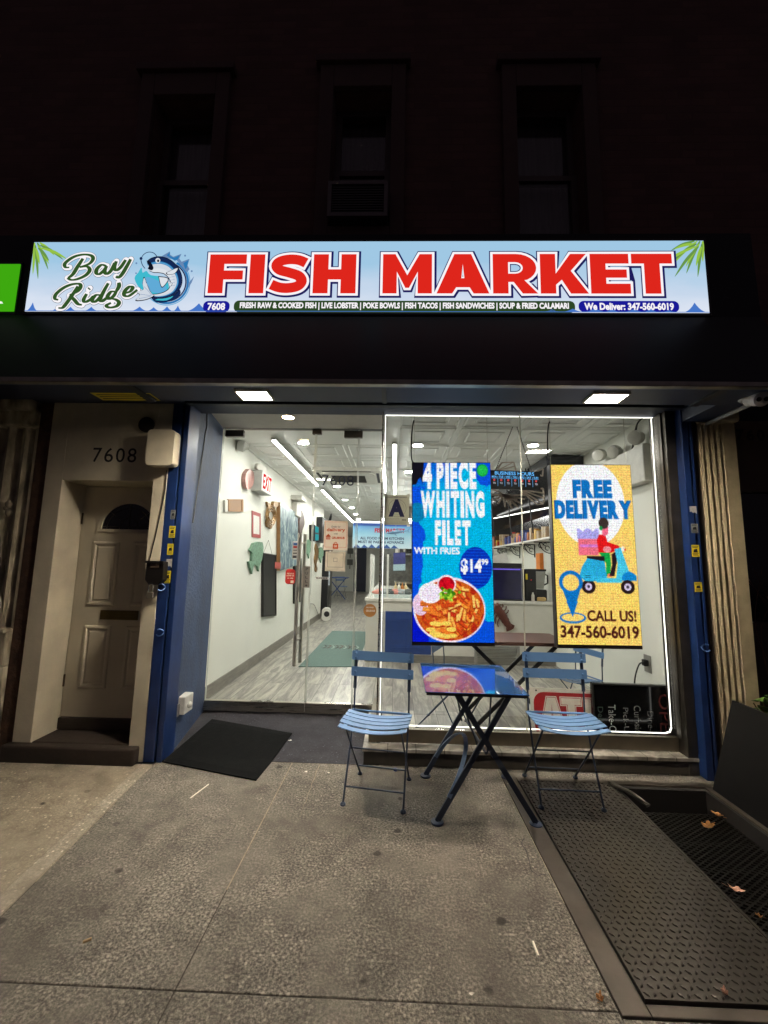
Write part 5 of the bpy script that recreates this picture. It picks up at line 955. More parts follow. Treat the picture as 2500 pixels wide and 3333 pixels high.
m = MB(); q = [at(x, y, Z=.0008) for x, y in ((1707, 2728), (1698, 2745), (1712, 2768), (1722, 2800), (1728, 2830), (1742, 2842), (1752, 2850), (1770, 2846), (1784, 2850))]; put_ribbon(m, Fr((0, 0, 0), (1, 0, 0), (0, 1, 0), (0, 0, 1)), spline([(p.x, p.y) for p in q], 4), lambda t, dx, dy: .006*(.4+.6*random.random()), .0009); struct('pavement_crack', m, M('dark crack', (22, 19, 17)))  # crack drawn as a thin dark ribbon on the slab
# ================================================================== SHOP INTERIOR
XL, XR, ZF, ZC, YK = -1.82, 2.256, .06, 2.763, 20.6
WALL = M('white shop wall', (220, 221, 212), .6, var=.03, scale=3, bump=.03); CEIL = M('white embossed ceiling', (226, 228, 224), .4, var=.03)
BASEB = M('grey wood look skirting', (122, 118, 110), .5, var=.25, scale=6, stretch=(1, 1, 8))
m = MB(); m.box(-3.2, 2.4, RY+.035, YK+.2, -.1, ZF); m.box(-.09, 2.3, WY+.04, RY+.034, -.1, ZF-.001); struct('floor', m, PLANK)
m = MB(); m.box(XL-.15, XL, RY-.009, 10.4, 0, ZC); m.box(-3.2, XL-.15, 10.25, 10.4, 0, ZC); struct('wall_left', m, WALL)
m = MB(); m.box(-3.35, -3.2, 10.25, YK, 0, ZC); struct('wall_left_rear', m, WALL)
m = MB(); m.box(XR, XR+.15, 3.3, YK, 0, ZC); struct('wall_right', m, WALL)
m = MB(); m.box(-3.35, 2.4, YK, YK+.15, 0, ZC); struct('wall_back', m, WALL)
m = MB(); m.box(XL, XL+.012, RY+.05, 10.4, ZF, ZF+.13); o = base(m.build('skirting', BASEB)); tag(o, 'grey skirting board along the foot of the white left wall', 'skirting')
m = MB(); m.box(-3.35, 2.4, RY+.052, YK+.15, ZC, ZC+.1); m.box(-.095, 2.4, 3.215, RY+.051, ZC+.001, ZC+.1); tx, ty = .61, .61; x = XL
while x < XR-.1:
    y = 3.35
    while y < YK:
        if not (x < -.2 and y < 4.0):
            for a, b, h in ((.020, .045, .008), (.125, .155, .010)):
                x0, x1, y0, y1 = x+a, min(x+tx-a, XR), y+a, y+ty-a; w_ = b-a; z0, z1_ = ZC-h, ZC
                if x1-x0 > .2:
                    m.hexa([(x0+.008, y0+.008, z0), (x1-.008, y0+.008, z0), (x1-w_, y0+w_-.008, z0), (x0+w_, y0+w_-.008, z0), (x0, y0, z1_), (x1, y0, z1_), (x1-w_, y0+w_, z1_), (x0+w_, y0+w_, z1_)])
                    m.hexa([(x0+.008, y1-w_+.008, z0), (x1-.008, y1-w_+.008, z0), (x1-.008, y1-.008, z0), (x0+.008, y1-.008, z0), (x0, y1-w_, z1_), (x1, y1-w_, z1_), (x1, y1, z1_), (x0, y1, z1_)])
                    m.hexa([(x0+.008, y0+w_, z0), (x0+w_-.008, y0+w_, z0), (x0+w_-.008, y1-w_, z0), (x0+.008, y1-w_, z0), (x0, y0+w_, z1_), (x0+w_, y0+w_, z1_), (x0+w_, y1-w_, z1_), (x0, y1-w_, z1_)])
                    m.hexa([(x1-w_+.008, y0+w_, z0), (x1-.008, y0+w_, z0), (x1-.008, y1-w_, z0), (x1-w_+.008, y1-w_, z0), (x1-w_, y0+w_, z1_), (x1, y0+w_, z1_), (x1, y1-w_, z1_), (x1-w_, y1-w_, z1_)])
        y += ty
    x += tx
struct('ceiling', m, CEIL)
DL = [((988, 1440), 'downlight in the shop ceiling just inside the glass door'), ((1097, 1582), 'downlight behind the ceiling cassette unit'), ((1123, 1626), 'downlight of the left row, third from the door'), ((1145, 1652), 'downlight of the left row, fourth from the door'), ((1158, 1673), 'downlight of the left row, fifth from the door'), ((1168, 1690), 'farthest visible downlight of the left row'), ((1360, 1448), 'downlight above the blue screen'), ((1330, 1535), 'downlight behind the blue screen top corner'), ((1735, 1448), 'downlight between the two hanging screens')]
for (a, b), lab in DL: p = at(a, b, Z=ZC-.02); downlight('downlight', p.x, p.y, ZC-.02, .055, lab, 'round downlights', (252, 248, 240), DOWN_E)
for x_, y_ in ((.2, 8.2), (.2, 11.5), (1.4, 6.6), (1.4, 9.5), (-2.2, 13.5), (-2.2, 17), (-.9, 17.5)): downlight('downlight', x_, y_, ZC-.02, .055, 'added round downlight farther back in the shop ceiling, hidden from the street', 'round downlights', (252, 248, 240), DOWN_E)  # unseen downlights added to light the interior, extending the visible rows
def striplight(x_, y0, y1, lab):
    t = thing('strip_light', lab, 'light', (x_, y0, ZC-.07), group='ceiling strip lights'); m = MB(); m.box(x_-.028, x_+.028, y0, y1, ZC-.05, ZC-.022); m.build('channel', M('aluminium channel', (190, 190, 186), .35, metal=.6), t); m = MB(); m.box(x_-.016, x_+.016, y0+.01, y1-.01, ZC-.060, ZC-.0505); m.build('tube', EM('cool white tube', (255, 252, 244), STRIP_E), t)
a = at(890, 1432, Z=ZC-.05); striplight(a.x, a.y, at(1030, 1580, Z=ZC-.05).y, 'long strip light on the ceiling left of the cassette unit'); striplight(a.x, 7.3, 13.5, 'strip light continuing down the left side of the shop ceiling')
striplight(-.02, 4.4, 7.6, 'strip light running back from the window corner')
cz = ZC-.021; a0, a1 = at(1030, 1523, Z=cz), at(1232, 1572, Z=cz); cu = thing('ceiling_cassette', 'square white air conditioning cassette in the shop ceiling', 'air conditioner', ((a0.x+a1.x)/2, (a0.y+a1.y)/2, cz-.05))
cx, cy = cu.location.x, cu.location.y; hw = .50; m = MB(); m.prism([(cx+p[0], cy+p[1], cz-.03) for p in rrect(-hw, -hw, hw, hw, .06)], (0, 0, .05)); m.prism([(cx+p[0], cy+p[1], cz-.05) for p in rrect(-hw*.8, -hw*.8, hw*.8, hw*.8, .12)], (0, 0, .0195)); m.build('body', M('cassette white', (216, 215, 206), .4), cu, bevel=.006)
m = MB()
for i in range(16): m.box(cx-hw*.5, cx+hw*.5, cy-hw*.5+i*hw/16, cy-hw*.5+i*hw/16+.012, cz-.056, cz-.0505)
m.build('grille', M('dark grille', (60, 60, 58), .6), cu)
m = MB()
for s_ in (-1, 1): m.box(cx-hw*.7, cx+hw*.7, cy+s_*hw*.88-.02, cy+s_*hw*.88+.02, cz-.0335, cz-.0305); m.box(cx+s_*hw*.88-.02, cx+s_*hw*.88+.02, cy-hw*.7, cy+hw*.7, cz-.0335, cz-.0305)
m.build('louvre', M('dark slot', (40, 40, 40), .6), cu)
# ---- things on the left wall: outlines traced on the wall, each with its own thickness
def onwall(pts, th, mats, name, lab, cat, d0=.002, mat=0, sm=0, grp=None):
    q = spline(list(pts)+[pts[0]], sm)[:-1] if sm else pts
    m = MB(); m.prism([at(x_, y_, X=XL+d0) for x_, y_ in q], (th, 0, 0), mat); o = m.build(name, mats); base(o); return tag(o, lab, cat, grp)
def quad(x0, y0a, x1, y0b, y1b, y1a): return [(x0, y0a), (x1, y0b), (x1, y1b), (x0, y1a)]
def framed(name, q, lab, cat, fm, pm, th=.03, inset=.08, grp=None):
    p = [at(x_, y_, X=XL+.002) for x_, y_ in q]; c = sum(p, Vector())/4; t = thing(name, lab, cat, (XL, c.y, min(v.z for v in p)), group=grp); i_ = [v+(c-v)*inset for v in p]
    m = MB(); m.prism([p, i_], (th, 0, 0)); m.build('frame', fm, t); m = MB(); m.prism(i_, (th*.7, 0, 0)); m.build('picture', pm, t); return t
WOODF = M('light wood frame', (150, 110, 66), .5, var=.2); SLATE = M('black chalkboard', (26, 28, 28), .35, var=.35, scale=3); PAPER = M('printed paper', (206, 190, 160), .6, var=.12, scale=30, stretch=(1, 2, 30))
framed('certificate', quad(738, 1625, 787, 1625, 1666, 1665), 'small wood framed certificate on the left wall just inside the door', 'frame', WOODF, M('certificate paper', (150, 116, 84), .5, var=.2, scale=20, stretch=(1, 2, 30)), .02, .2)
nt_ = framed('notice_board', quad(819, 1662, 847, 1672, 1752, 1748), 'small red and white notice on the left wall below the shell', 'notice', M('notice red', (170, 76, 74), .5), M('notice paper', (224, 220, 214), .6, var=.08, scale=30), .008, .28)
PA = NT('underwater painting'); nn = PA.n('TexNoise', {'Vector': PA.n('Mapping', {'Vector': PA.tc, 'Scale': (1., 2.2, .8), 'Rotation': (.5, 0, 0)}).outputs[0], 'Scale': 4., 'Detail': 9., 'Distortion': 2.}).outputs[0]; PA.to('Base Color', PA.ramp(nn, [(.3, lin((70, 84, 104))), (.48, lin((112, 132, 142))), (.6, lin((156, 176, 176))), (.75, lin((206, 214, 206)))])); PA.b.inputs['Roughness'].default_value = .25
q = [at(x_, y_, X=XL+.06) for x_, y_ in quad(912, 1635, 969, 1672, 1838, 1858)]; t = thing('painting', 'large blue grey underwater painting on the left wall', 'painting', (XL, (q[0].y+q[1].y)/2, q[3].z)); m = MB(); m.prism(q, (-.055, 0, 0)); m.build('edge', WOODF, t); m = MB(); m.prism([v+Vector((.0005, 0, 0)) for v in q], (.003, 0, 0)); m.build('picture', PA.m, t)
for q, lab, c_ in ((quad(850, 1799, 893, 1806, 2004, 2008), 'black chalkboard hanging by a cord on the left wall', 1), (quad(953, 1812, 976, 1818, 1958, 1965), 'second black chalkboard, half hidden by the door handle', 0)):
    t = framed('chalkboard', q, lab, 'chalkboard', M('black frame', (30, 29, 28), .5), SLATE, .035, .06, 'chalkboards')
    if c_: a, b, c = at(858, 1800, X=XL+.02), at(874, 1758, X=XL+.012), at(886, 1806, X=XL+.02); m = MB(); m.tube([a, b, c], .003, 5); m.build('cord', M('grey cord', (120, 116, 108)), t)
SHELL = M('pink and gold shell', (170, 126, 118), .3, var=.4, scale=7); s_ = onwall([(800, 1526), (812, 1535), (815, 1556), (811, 1578), (800, 1592), (790, 1588), (785, 1568), (788, 1542)], .05, [SHELL], 'shell_plate', 'round pinkish shell plate on the left wall beside the exit sign', 'ornament', sm=3)
s_.modifiers.new('bevel', 'BEVEL').width = .015
GOLD = M('antique gold', (140, 108, 66), .35, metal=.5, var=.4, scale=30); tt = thing('turtle_ornament', 'gold openwork sea turtle ornament on the left wall', 'ornament', at(878, 1720, X=XL))
def onp(pts, th, mt, name, par, d0=.004, sm=3): m = MB(); q = spline(list(pts)+[pts[0]], sm)[:-1] if sm else pts; m.prism([at(x_, y_, X=XL+d0) for x_, y_ in q], (th, 0, 0)); return m.build(name, mt, par)
sh = [(880, 1645), (893, 1655), (898, 1678), (894, 1700), (884, 1712), (872, 1704), (866, 1682), (870, 1656)]
m = MB(); c = np.array((882, 1678)); L = [[at(*(c+(np.array(p)-c)*f), X=XL+.03) for p in spline(sh+[sh[0]], 4)] for f in (1., .78, .5)]
for l in L: m.tube(l+[l[1]], .012, 6)
for i in range(0, 32, 4): m.tube([L[0][i], L[1][i], L[2][i]], .009, 5)
m.build('shell', GOLD, tt)
onp([(884, 1632), (896, 1634), (899, 1644), (890, 1652), (882, 1646)], .04, GOLD, 'head', tt); onp([(864, 1633), (872, 1640), (878, 1652), (872, 1656), (866, 1646)], .03, GOLD, 'flipper', tt); onp([(862, 1700), (868, 1690), (872, 1702), (866, 1716)], .03, GOLD, 'flipper', tt); onp([(868, 1712), (880, 1710), (876, 1722)], .03, GOLD, 'tail', tt)
GRN = M('pale green mosaic', (112, 146, 122), .5, var=.45, scale=45); 
onwall([(806, 1790), (812, 1782), (818, 1768), (834, 1763), (848, 1765), (851, 1780), (850, 1800), (846, 1822), (838, 1842), (836, 1860), (832, 1842), (822, 1836), (818, 1846), (814, 1868), (806, 1842), (803, 1828), (812, 1826), (815, 1800)], .03, [GRN], 'fish_ornament', 'large pale green mosaic fish on the left wall above the chalkboard', 'ornament', grp='mosaic fish')
onwall([(994, 1760), (1003, 1756), (1010, 1768), (1009, 1790), (1004, 1800), (1002, 1818), (998, 1800), (993, 1806)], .03, [GRN], 'fish_ornament', 'pale green mosaic fish just right of the door handle', 'ornament', grp='mosaic fish')
onwall([(1036, 1785), (1043, 1781), (1050, 1790), (1049, 1808), (1044, 1816), (1042, 1832), (1038, 1818), (1034, 1812)], .03, [GRN], 'fish_ornament', 'smallest pale green mosaic fish, next to the seahorse', 'ornament', grp='mosaic fish')
onwall([(1026, 1770), (1031, 1780), (1033, 1800), (1030, 1822), (1026, 1838), (1030, 1850), (1027, 1862), (1023, 1856), (1024, 1842), (1021, 1822), (1024, 1800), (1023, 1784)], .03, [GOLD], 'seahorse_ornament', 'slim gold seahorse ornament on the left wall', 'ornament', sm=3)
onwall([(976, 1662), (983, 1680), (985, 1706), (978, 1726), (976, 1748), (969, 1760), (968, 1726), (969, 1690)], .04, [M('dark bronze', (84, 66, 62), .4, var=.4, scale=12)], 'bronze_ornament', 'long dark bronze fish ornament right of the painting', 'ornament', sm=3)
# exit sign with lamp heads
q = [at(856, 1530, X=XL+.14), at(884, 1548, X=XL+.14)]; ex = thing('exit_sign', 'white exit sign box with red letters and two lamp heads above', 'sign', (XL+.07, (q[0].y+q[1].y)/2, 2.42)); y0, y1 = q[0].y, q[1].y+.06; zt = at(856, 1530, X=XL+.14).z; zb = at(856, 1598, X=XL+.14).z
m = MB(); m.box(XL, XL+.135, y0, y1, zb, zt); m.build('case', M('pale grey case', (176, 178, 172), .5), ex, bevel=.004)
m = MB(); f = Fr((XL+.1352, y0, zb), (0, 1, 0), (0, 0, 1)); w_, h_ = y1-y0, zt-zb; put_poly(m, f, [(.01, .01), (w_-.01, .01), (w_-.01, h_-.01), (.01, h_-.01)], .0005, 0); put_text(m, 'EXIT', f, w_*.1, h_*.14, w_*.92, h_*.88, .0015, 1, .03); m.build('face', [M('exit face', (226, 222, 214), .5), EM('exit red', (226, 40, 48), 1.0)], ex)
for yy in (y0+.02, y0+.16): m = MB(); d_ = Vector((.8, -.55, -.25)); c = Vector((XL+.07, yy, zt+.05)); m.lathe(c, [(.02, -.03), (.045, -.02), (.05, .03), (.044, .045), (.03, .046)], d_, 16); m.build('lamp_head', WHITEP, ex, smooth=True)
sp_ = thing('emergency_light', 'round white emergency lamp head at the top corner inside the glass door', 'light', at(772, 1450, X=XL)); c = sp_.location+Vector((.06, 0, 0)); m = MB(); m.lathe(c, [(.05, -.06), (.065, -.05), (.07, .02), (.04, .05), (.03, .08), (.012, .085)], (.75, .3, -.1), 18); m.build('head', M('grey white plastic', (186, 186, 180), .4), sp_, smooth=True)
eu = thing('wall_speaker', 'white box speaker with a cover below it on the left wall', 'speaker', at(996, 1690, X=XL)); p, q = at(983, 1611, X=XL+.2), at(1009, 1645, X=XL+.2); m = MB(); m.box(XL, XL+.2, p.y, p.y+.35, q.z, p.z); m.build('case', M('white speaker', (196, 194, 186), .5), eu, bevel=.01); m = MB(); m.box(XL, XL+.10, p.y+.1, p.y+.45, at(990, 1690, X=XL+.1).z, q.z-.02); m.build('lower_cover', M('white speaker', (196, 194, 186)), eu, bevel=.01)
m = MB(); q = [at(x_, y_, X=XL+.12) for x_, y_ in quad(1024, 1708, 1038, 1716, 1760, 1762)]; m.prism(q, (-.115, 0, 0)); ts = thing('menu_screen', 'small teal lit screens on the left wall', 'screen', (XL, q[0].y, q[3].z)); m.build('case', BLACK, ts); m = MB()
for f0, f1 in ((.05, .45), (.55, .95)): l, r = (lambda f: q[0].lerp(q[3], f)), (lambda f: q[1].lerp(q[2], f)); m.prism([v+Vector((.002, 0, 0)) for v in (l(f0).lerp(r(f0), .12), l(f0).lerp(r(f0), .88), l(f1).lerp(r(f1), .88), l(f1).lerp(r(f1), .12))], (.003, 0, 0))
m.build('display', EM('teal screen', (70, 190, 196), .7), ts)
m = MB(); p = at(1050, 1682, X=XL+.14); m.box(XL, XL+.14, p.y, p.y+.6, at(1050, 1765, X=XL+.14).z, p.z); o = base(m.build('television', BLACK, bevel=.01)); tag(o, 'black television case on the left wall beyond the teal screens', 'television')
m = MB(); y_ = 11.2; q = [at(x_, yy, Y=y_) for x_, yy in ((1068, 1696), (1074, 1680), (1079, 1665), (1080, 1682), (1077, 1698))]; m.prism(q, (0, .05, 0)); o = base(m.build('swordfish_tail', M('dark fish skin', (40, 40, 44), .4))); tag(o, 'dark pointed fish tail ornament above the delivery poster', 'ornament')
sw = MB(); q = [at(x_, y_, X=XL+.003) for x_, y_ in quad(727, 1628, 736, 1627, 1664, 1666)]; sw.prism(q, (.02, 0, 0)); o = base(sw.build('light_switch', WHITEP)); tag(o, 'white switch plate beside the small certificate', 'switch')
fr = thing('drinks_fridge', 'tall black drinks fridge with a column of white lights', 'fridge', (-2.0, 11.2, ZF)); m = MB(); m.box(-2.35, -1.69, 10.6, 11.3, ZF, 1.88); m.build('case', BLACK, fr, bevel=.01); m = MB()
for i in range(26): m.box(-1.689, -1.684, 10.72, 10.80, .85+i*.036, .85+i*.036+.018)
m.build('light_column', EM('fridge light', (240, 248, 250), 1.4), fr); m = MB(); m.box(-1.689, -1.686, 10.9, 11.25, .3, 1.7); m.build('glass_door', M('dark fridge glass', (30, 32, 34), .1), fr)
fn = thing('fan_heater', 'small white fan heater on the floor by the left wall', 'heater', (-1.60, 9.9, ZF)); m = MB(); m.prism([(x_+(-1.60), 9.9, ZF+z_) for x_, z_ in rrect(-.10, 0, .10, .30, .08)], (0, .16, 0)); m.build('case', WHITEP, fn, bevel=.02); m = MB(); m.lathe((-1.58, 9.899, ZF+.16), [(.06, 0), (.066, .004), (.05, .01)], (0, -1, 0), 20); m.build('grille', BLACK, fn)
m = MB(); m.tube(spline([at(x_, y_, X=XL+.02) for x_, y_ in ((1012, 1965), (1022, 1968), (1030, 1985), (1038, 2004), (1046, 2006))], 5), .008, 6); o = base(m.build('power_cord', M('grey cord', (110, 106, 98)))); tag(o, 'grey cord running down the wall to the fan heater', 'cord')
gm = thing('entrance_carpet', 'sea green carpet with a dark crab shaped motif inside the door', 'carpet', (-.9, 6.4, ZF)); GC = M('sea green carpet', (92, 114, 108), .95, var=.2, scale=60, bump=.4, bscale=200)
cs = [at(x_, y_, Z=ZF+.006) for x_, y_ in ((972, 2170), (1160, 2170), (1184, 2056), (1066, 2056))]; m = MB(); m.prism([(cs[0].x, cs[0].y, ZF+.001), (cs[1].x, cs[1].y, ZF+.001), (cs[1].x, cs[2].y, ZF+.001), (cs[0].x, cs[2].y, ZF+.001)], (0, 0, .008)); m.build('pile', GC, gm)
m = MB(); fz = Fr((0, 0, ZF+.0095), (1, 0, 0), (0, 1, 0), (0, 0, 1)); mx_, my_ = (cs[0].x+cs[1].x)/2, cs[0].y+(cs[2].y-cs[0].y)*.42
for i in range(9): a = -.26+i*.065; put_ribbon(m, fz, spline([(mx_+a, my_-.05), (mx_+a+.03, my_+.10+.05*math.sin(i*2)), (mx_+a-.02, my_+.24)], 4), lambda t, dx, dy: .03*(.4+.6*math.sin(math.pi*t)), .0004+i*.0001, i % 3)
for i in range(5): put_ribbon(m, fz, spline([(mx_-.3+i*.02, my_+.02+i*.05), (mx_, my_+.08+i*.04), (mx_+.3-i*.02, my_+.04+i*.05)], 5), .014, .0015+i*.0001, (i+1) % 3)
m.build('motif', [M('carpet dark', (42, 42, 40), .9), M('carpet brown', (82, 56, 50), .9), M('carpet pale', (150, 170, 160), .9)], gm)
# ---- counter, display case and everything behind
CYF = 5.95; cx0 = at(1190, 2050, Y=CYF).x; czt = at(1195, 1946, Y=CYF).z; COUNT = M('white counter panel', (204, 202, 192), .45, var=.03); NBL = M('blue counter panel', (38, 64, 124), .45, var=.08)
co = thing('service_counter', 'long white service counter with blue front panels', 'counter', (.8, CYF, ZF)); m = MB(); m.box(cx0, XR-.01, CYF, CYF+.75, ZF, czt-.04); m.box(cx0, cx0+.7, CYF+.751, 14, ZF, czt-.04); m.build('body', COUNT, co); m = MB(); m.box(cx0-.02, XR-.01, CYF-.025, CYF+.77, czt-.039, czt); m.box(cx0-.02, cx0+.7, CYF+.771, 14, czt-.039, czt); m.build('worktop', M('white worktop', (214, 212, 204), .25), co, bevel=.004)
px0, px1 = at(1254, 2050, Y=CYF).x, at(1403, 2050, Y=CYF).x; pz0, pz1 = at(1300, 2128, Y=CYF).z, at(1300, 1990, Y=CYF).z; m = MB(); m.box(px0, px1, CYF-.012, CYF-.001, pz0, pz1)
m.prism([[(x_, CYF-.0125, z_) for x_, z_ in rrect(px0+.07, pz0+.07, px1-.07, pz1-.12, .01)], [(x_, CYF-.0125, z_) for x_, z_ in rrect(px0+.09, pz0+.09, px1-.09, pz1-.14, .01)]], (0, -.008, 0)); m.build('front_panel', NBL, co)
m = MB(); m.box(cx0, XR-.02, CYF-.008, CYF-.0005, ZF, ZF+.10); m.build('kickboard', BASEB, co)
dc = thing('fish_display', 'glass fronted fish display case on the counter with white uprights', 'display case', (.2, CYF+.3, czt)); m = MB(); dz = czt+.001
for x_, yy in ((cx0+.05, CYF+.12), (cx0+.05, CYF+.5), (cx0+.05, CYF+.9), (px0+.02, CYF+.06), (.75, CYF+.06)): m = MB(); m.box(x_-.014, x_+.014, yy-.014, yy+.014, dz, dz+.62); m.build('upright', M('white upright', (226, 226, 220), .35), dc)
m = MB(); m.box(cx0+.065, .75, CYF+.045, CYF+.051, dz, dz+.58); m.box(cx0+.046, cx0+.052, CYF+.14, CYF+.88, dz, dz+.5); m.build('guard_glass', GLASS, dc)
m = MB(); m.box(cx0+.1, 1.25, CYF+.09, CYF+.60, dz, dz+.045); m.build('ice_tray', M('crushed ice', (206, 214, 214), .5, var=.15, scale=30, bump=.6), dc)
FC = [M('salmon flesh', (206, 130, 116), .3, var=.2, scale=14), M('silver fish skin', (150, 154, 156), .25, var=.3, scale=16), M('dark fish back', (70, 76, 74), .3, var=.3)]; random.seed(21)
FL = ['pink salmon fillet', 'silvery whole fish', 'dark backed whole fish']
for i in range(12):
    x_, yy, L_ = cx0+.17+.085*(i % 6)+random.uniform(-.02, .02), CYF+.18+.16*(i//6), random.uniform(.14, .2); k_ = i % 3; m = MB(); a = random.uniform(-.5, .5); n = 9
    pts = [Vector((x_+math.cos(a)*L_*(t-.5), yy+math.sin(a)*L_*(t-.5), dz+.07+.012*(i//6))) for t in np.linspace(0, 1, n)]; m.tube(pts, [max(.004, .034*math.sin(math.pi*min(.93, t*.86+.08))**.8) for t in np.linspace(0, 1, n)], 8); d_ = (pts[-1]-pts[0]).normalized(); s_ = Vector((-d_.y, d_.x, 0))
    m.prism([pts[-1]-d_*.01, pts[-1]+d_*.045+s_*.035, pts[-1]+d_*.03, pts[-1]+d_*.045-s_*.035], (0, 0, .004)); o = base(m.build('fish', FC[k_], smooth=True)); tag(o, FL[k_]+' laid on the ice behind the display glass', 'fish', ['fillets on the ice', 'silver fish on the ice', 'dark fish on the ice'][k_])
BC = [M('sauce bottle pale', (222, 196, 150), .4), M('sauce bottle white', (226, 220, 206), .4), M('sauce bottle orange', (206, 130, 60), .4)]
for i, (a, lab) in enumerate(((1288, 'pale squeeze bottle, leftmost of the row behind the display glass'), (1299, 'white squeeze bottle second in the row behind the display glass'), (1310, 'orange squeeze bottle third in the row behind the display glass'), (1321, 'pale squeeze bottle, rightmost of the row behind the display glass'))):
    p = at(a, 1905, Y=CYF+.66); m = MB(); m.lathe((p.x, p.y, dz), [(.024, 0), (.026, .01), (.026, .13), (.018, .15), (.009, .16), (.004, .20)], n=14); tag(base(m.build('squeeze_bottle', BC[(0, 1, 2, 0)[i]], smooth=True)), lab, 'bottle', 'squeeze bottles behind the glass')
m = MB(); yb = CYF+.52; a, b = at(1280, 1858, Y=yb), at(1320, 1800, Y=yb); f = Fr((a.x, yb, a.z), (1, 0, .06), (0, 0, 1)); put_poly(m, f, [(0, 0), (b.x-a.x, 0), (b.x-a.x, b.z-a.z), (0, b.z-a.z)], 0, 0, -.002); put_poly(m, f, [(0, 0), (b.x-a.x, 0), (b.x-a.x, (b.z-a.z)*.35), (0, (b.z-a.z)*.35)], .001, 1)
tag(base(m.build('counter_notice', [M('purple notice', (60, 64, 120), .5, var=.3, scale=60), M('pale blue notice', (170, 196, 206), .5, var=.15, scale=80)])), 'purple and pale blue notice standing behind the display glass', 'notice')
bk = thing('kitchen_hood', 'long stainless kitchen hood with shelves behind the counter', 'hood', (.9, 9.0, 1.0)); MIR = M('polished hood steel', (140, 138, 134), .16, metal=1, var=.2, scale=2, stretch=(1, 1, 6)); yk = 9.0; m = MB(); m.box(.0, 1.55, yk, yk+.5, 1.85, 2.45); m.build('hood', MIR, bk, bevel=.02); m = MB(); m.box(.02, 1.5, yk-.012, yk-.001, 2.36, 2.40); m.build('light_line', EM('cool white tube', (255, 252, 244), 5), bk); m = MB(); m.box(-.3, 2.2, yk+.5, yk+.6, ZF, ZC); m.build('back_panel', M('dim steel panel', (110, 108, 104), .35, metal=.6, var=.3), bk)
m = MB(); m.box(.0, 1.55, yk+.1, yk+.49, 1.62, 1.65); m.build('shelf', STEEL, bk); m = MB(); m.box(.0, 1.55, yk+.0, yk+.49, 1.0, 1.04); m.build('shelf', STEEL, bk)
for i in range(9): x_ = .06+i*.16; h_ = random.uniform(.1, .2); m = MB(); m.lathe((x_, yk+.25, 1.651), [(.05, 0), (.055, .02), (.05, h_), (.03, h_+.03)], n=12); tag(base(m.build('storage_tub', [M('white tub', (210, 206, 196), .5), M('steel pot', (150, 148, 140), .3, metal=1), M('dark pan', (40, 38, 36), .4)][i % 3], smooth=True)), 'kitchen tub on the steel shelf under the hood', 'tub', 'tubs under the hood')
# banner above the counter
YBn = 7.4; a, b = at(1147, 1783, Y=YBn), at(1420, 1706, Y=YBn); bn = thing('hanging_banner', 'blue hanging banner telling customers to pay for kitchen food in advance', 'banner', ((a.x+b.x)/2, YBn, a.z)); w_, h_ = b.x-a.x, b.z-a.z; f = Fr((a.x, YBn, a.z), (1, 0, 0), (0, 0, 1)); k = NT('banner print'); sz = k.n('SeparateXYZ', {0: k.tc}).outputs[2]; k.to('Base Color', k.ramp(k.n('MapRange', {0: sz, 1: 0., 2: h_}).outputs[0], [(0, lin((196, 216, 226))), (.55, lin((140, 186, 206))), (.86, lin((96, 150, 196))), (.9, lin((40, 80, 160)))])); k.b.inputs['Roughness'].default_value = .5
m = MB(); m.box(a.x, b.x, YBn, YBn+.01, a.z, b.z); m.build('sheet', k.m, bn); m = MB(); sw_ = at(1300, 1740, Y=YBn).x-a.x
put_text(m, 'FISH MARKET', f, sw_*.47, h_*.62, sw_*1.12, h_*.80, .001, 0, .05); put_text(m, 'ALL FOOD FROM KITCHEN', f, sw_*.16, h_*.34, sw_*1.1, h_*.45, .001, 1, .03); put_text(m, 'MUST BE PAID IN ADVANCE', f, sw_*.12, h_*.19, sw_*1.1, h_*.30, .001, 1, .03)
for i in range(6): put_poly(m, f, [(sw_*(.02+.16*i), .002), (sw_*(.18+.16*i), .002), (sw_*(.09+.16*i), h_*(.16-.02*(i % 2)))], .0008+.0001*i, 2)
m.build('lettering', [M('banner red', (170, 40, 56)), M('banner navy', (40, 50, 84)), M('banner wave', (44, 84, 150))], bn); m = MB(); m.box(a.x, b.x, YBn-.03, YBn+.03, b.z+.002, b.z+.03); m.build('top_light', EM('banner tube', (255, 252, 244), 2.5), bn); 
for x_ in (a.x+.1, b.x-.1): m = MB(); m.tube([(x_, YBn, b.z+.03), (x_, YBn, ZC)], .004, 5); m.build('hanger', M('steel wire', (170, 168, 160)), bn)
SW = M('blue grey fish skin', (84, 120, 150), .3, var=.3); yb = 6.9; t = thing('shark_ornament', 'small blue grey shark ornament hanging beside the banner', 'ornament', at(1290, 1735, Y=yb)); p, q = at(1258, 1736, Y=yb), at(1325, 1728, Y=yb); m = MB(); m.tube([p.lerp(q, u) for u in np.linspace(0, 1, 9)], [.004, .018, .028, .032, .030, .024, .016, .010, .005], 10); m.prism([q, q+Vector((.05, 0, .06)), q+Vector((.02, 0, .0)), q+Vector((.05, 0, -.04))], (0, .006, 0)); mid = p.lerp(q, .45); m.prism([mid+Vector((-.02, 0, .02)), mid+Vector((.03, 0, .075)), mid+Vector((.04, 0, .02))], (0, .006, 0)); m.prism([mid+Vector((-.04, 0, -.02)), mid+Vector((.02, 0, -.07)), mid+Vector((.0, 0, -.02))], (0, .006, 0)); m.build('body', SW, t, smooth=True); m = MB(); m.tube([mid, Vector((mid.x, mid.y, ZC))], .002, 5); m.build('thread', M('steel wire', (170, 168, 160)), t)
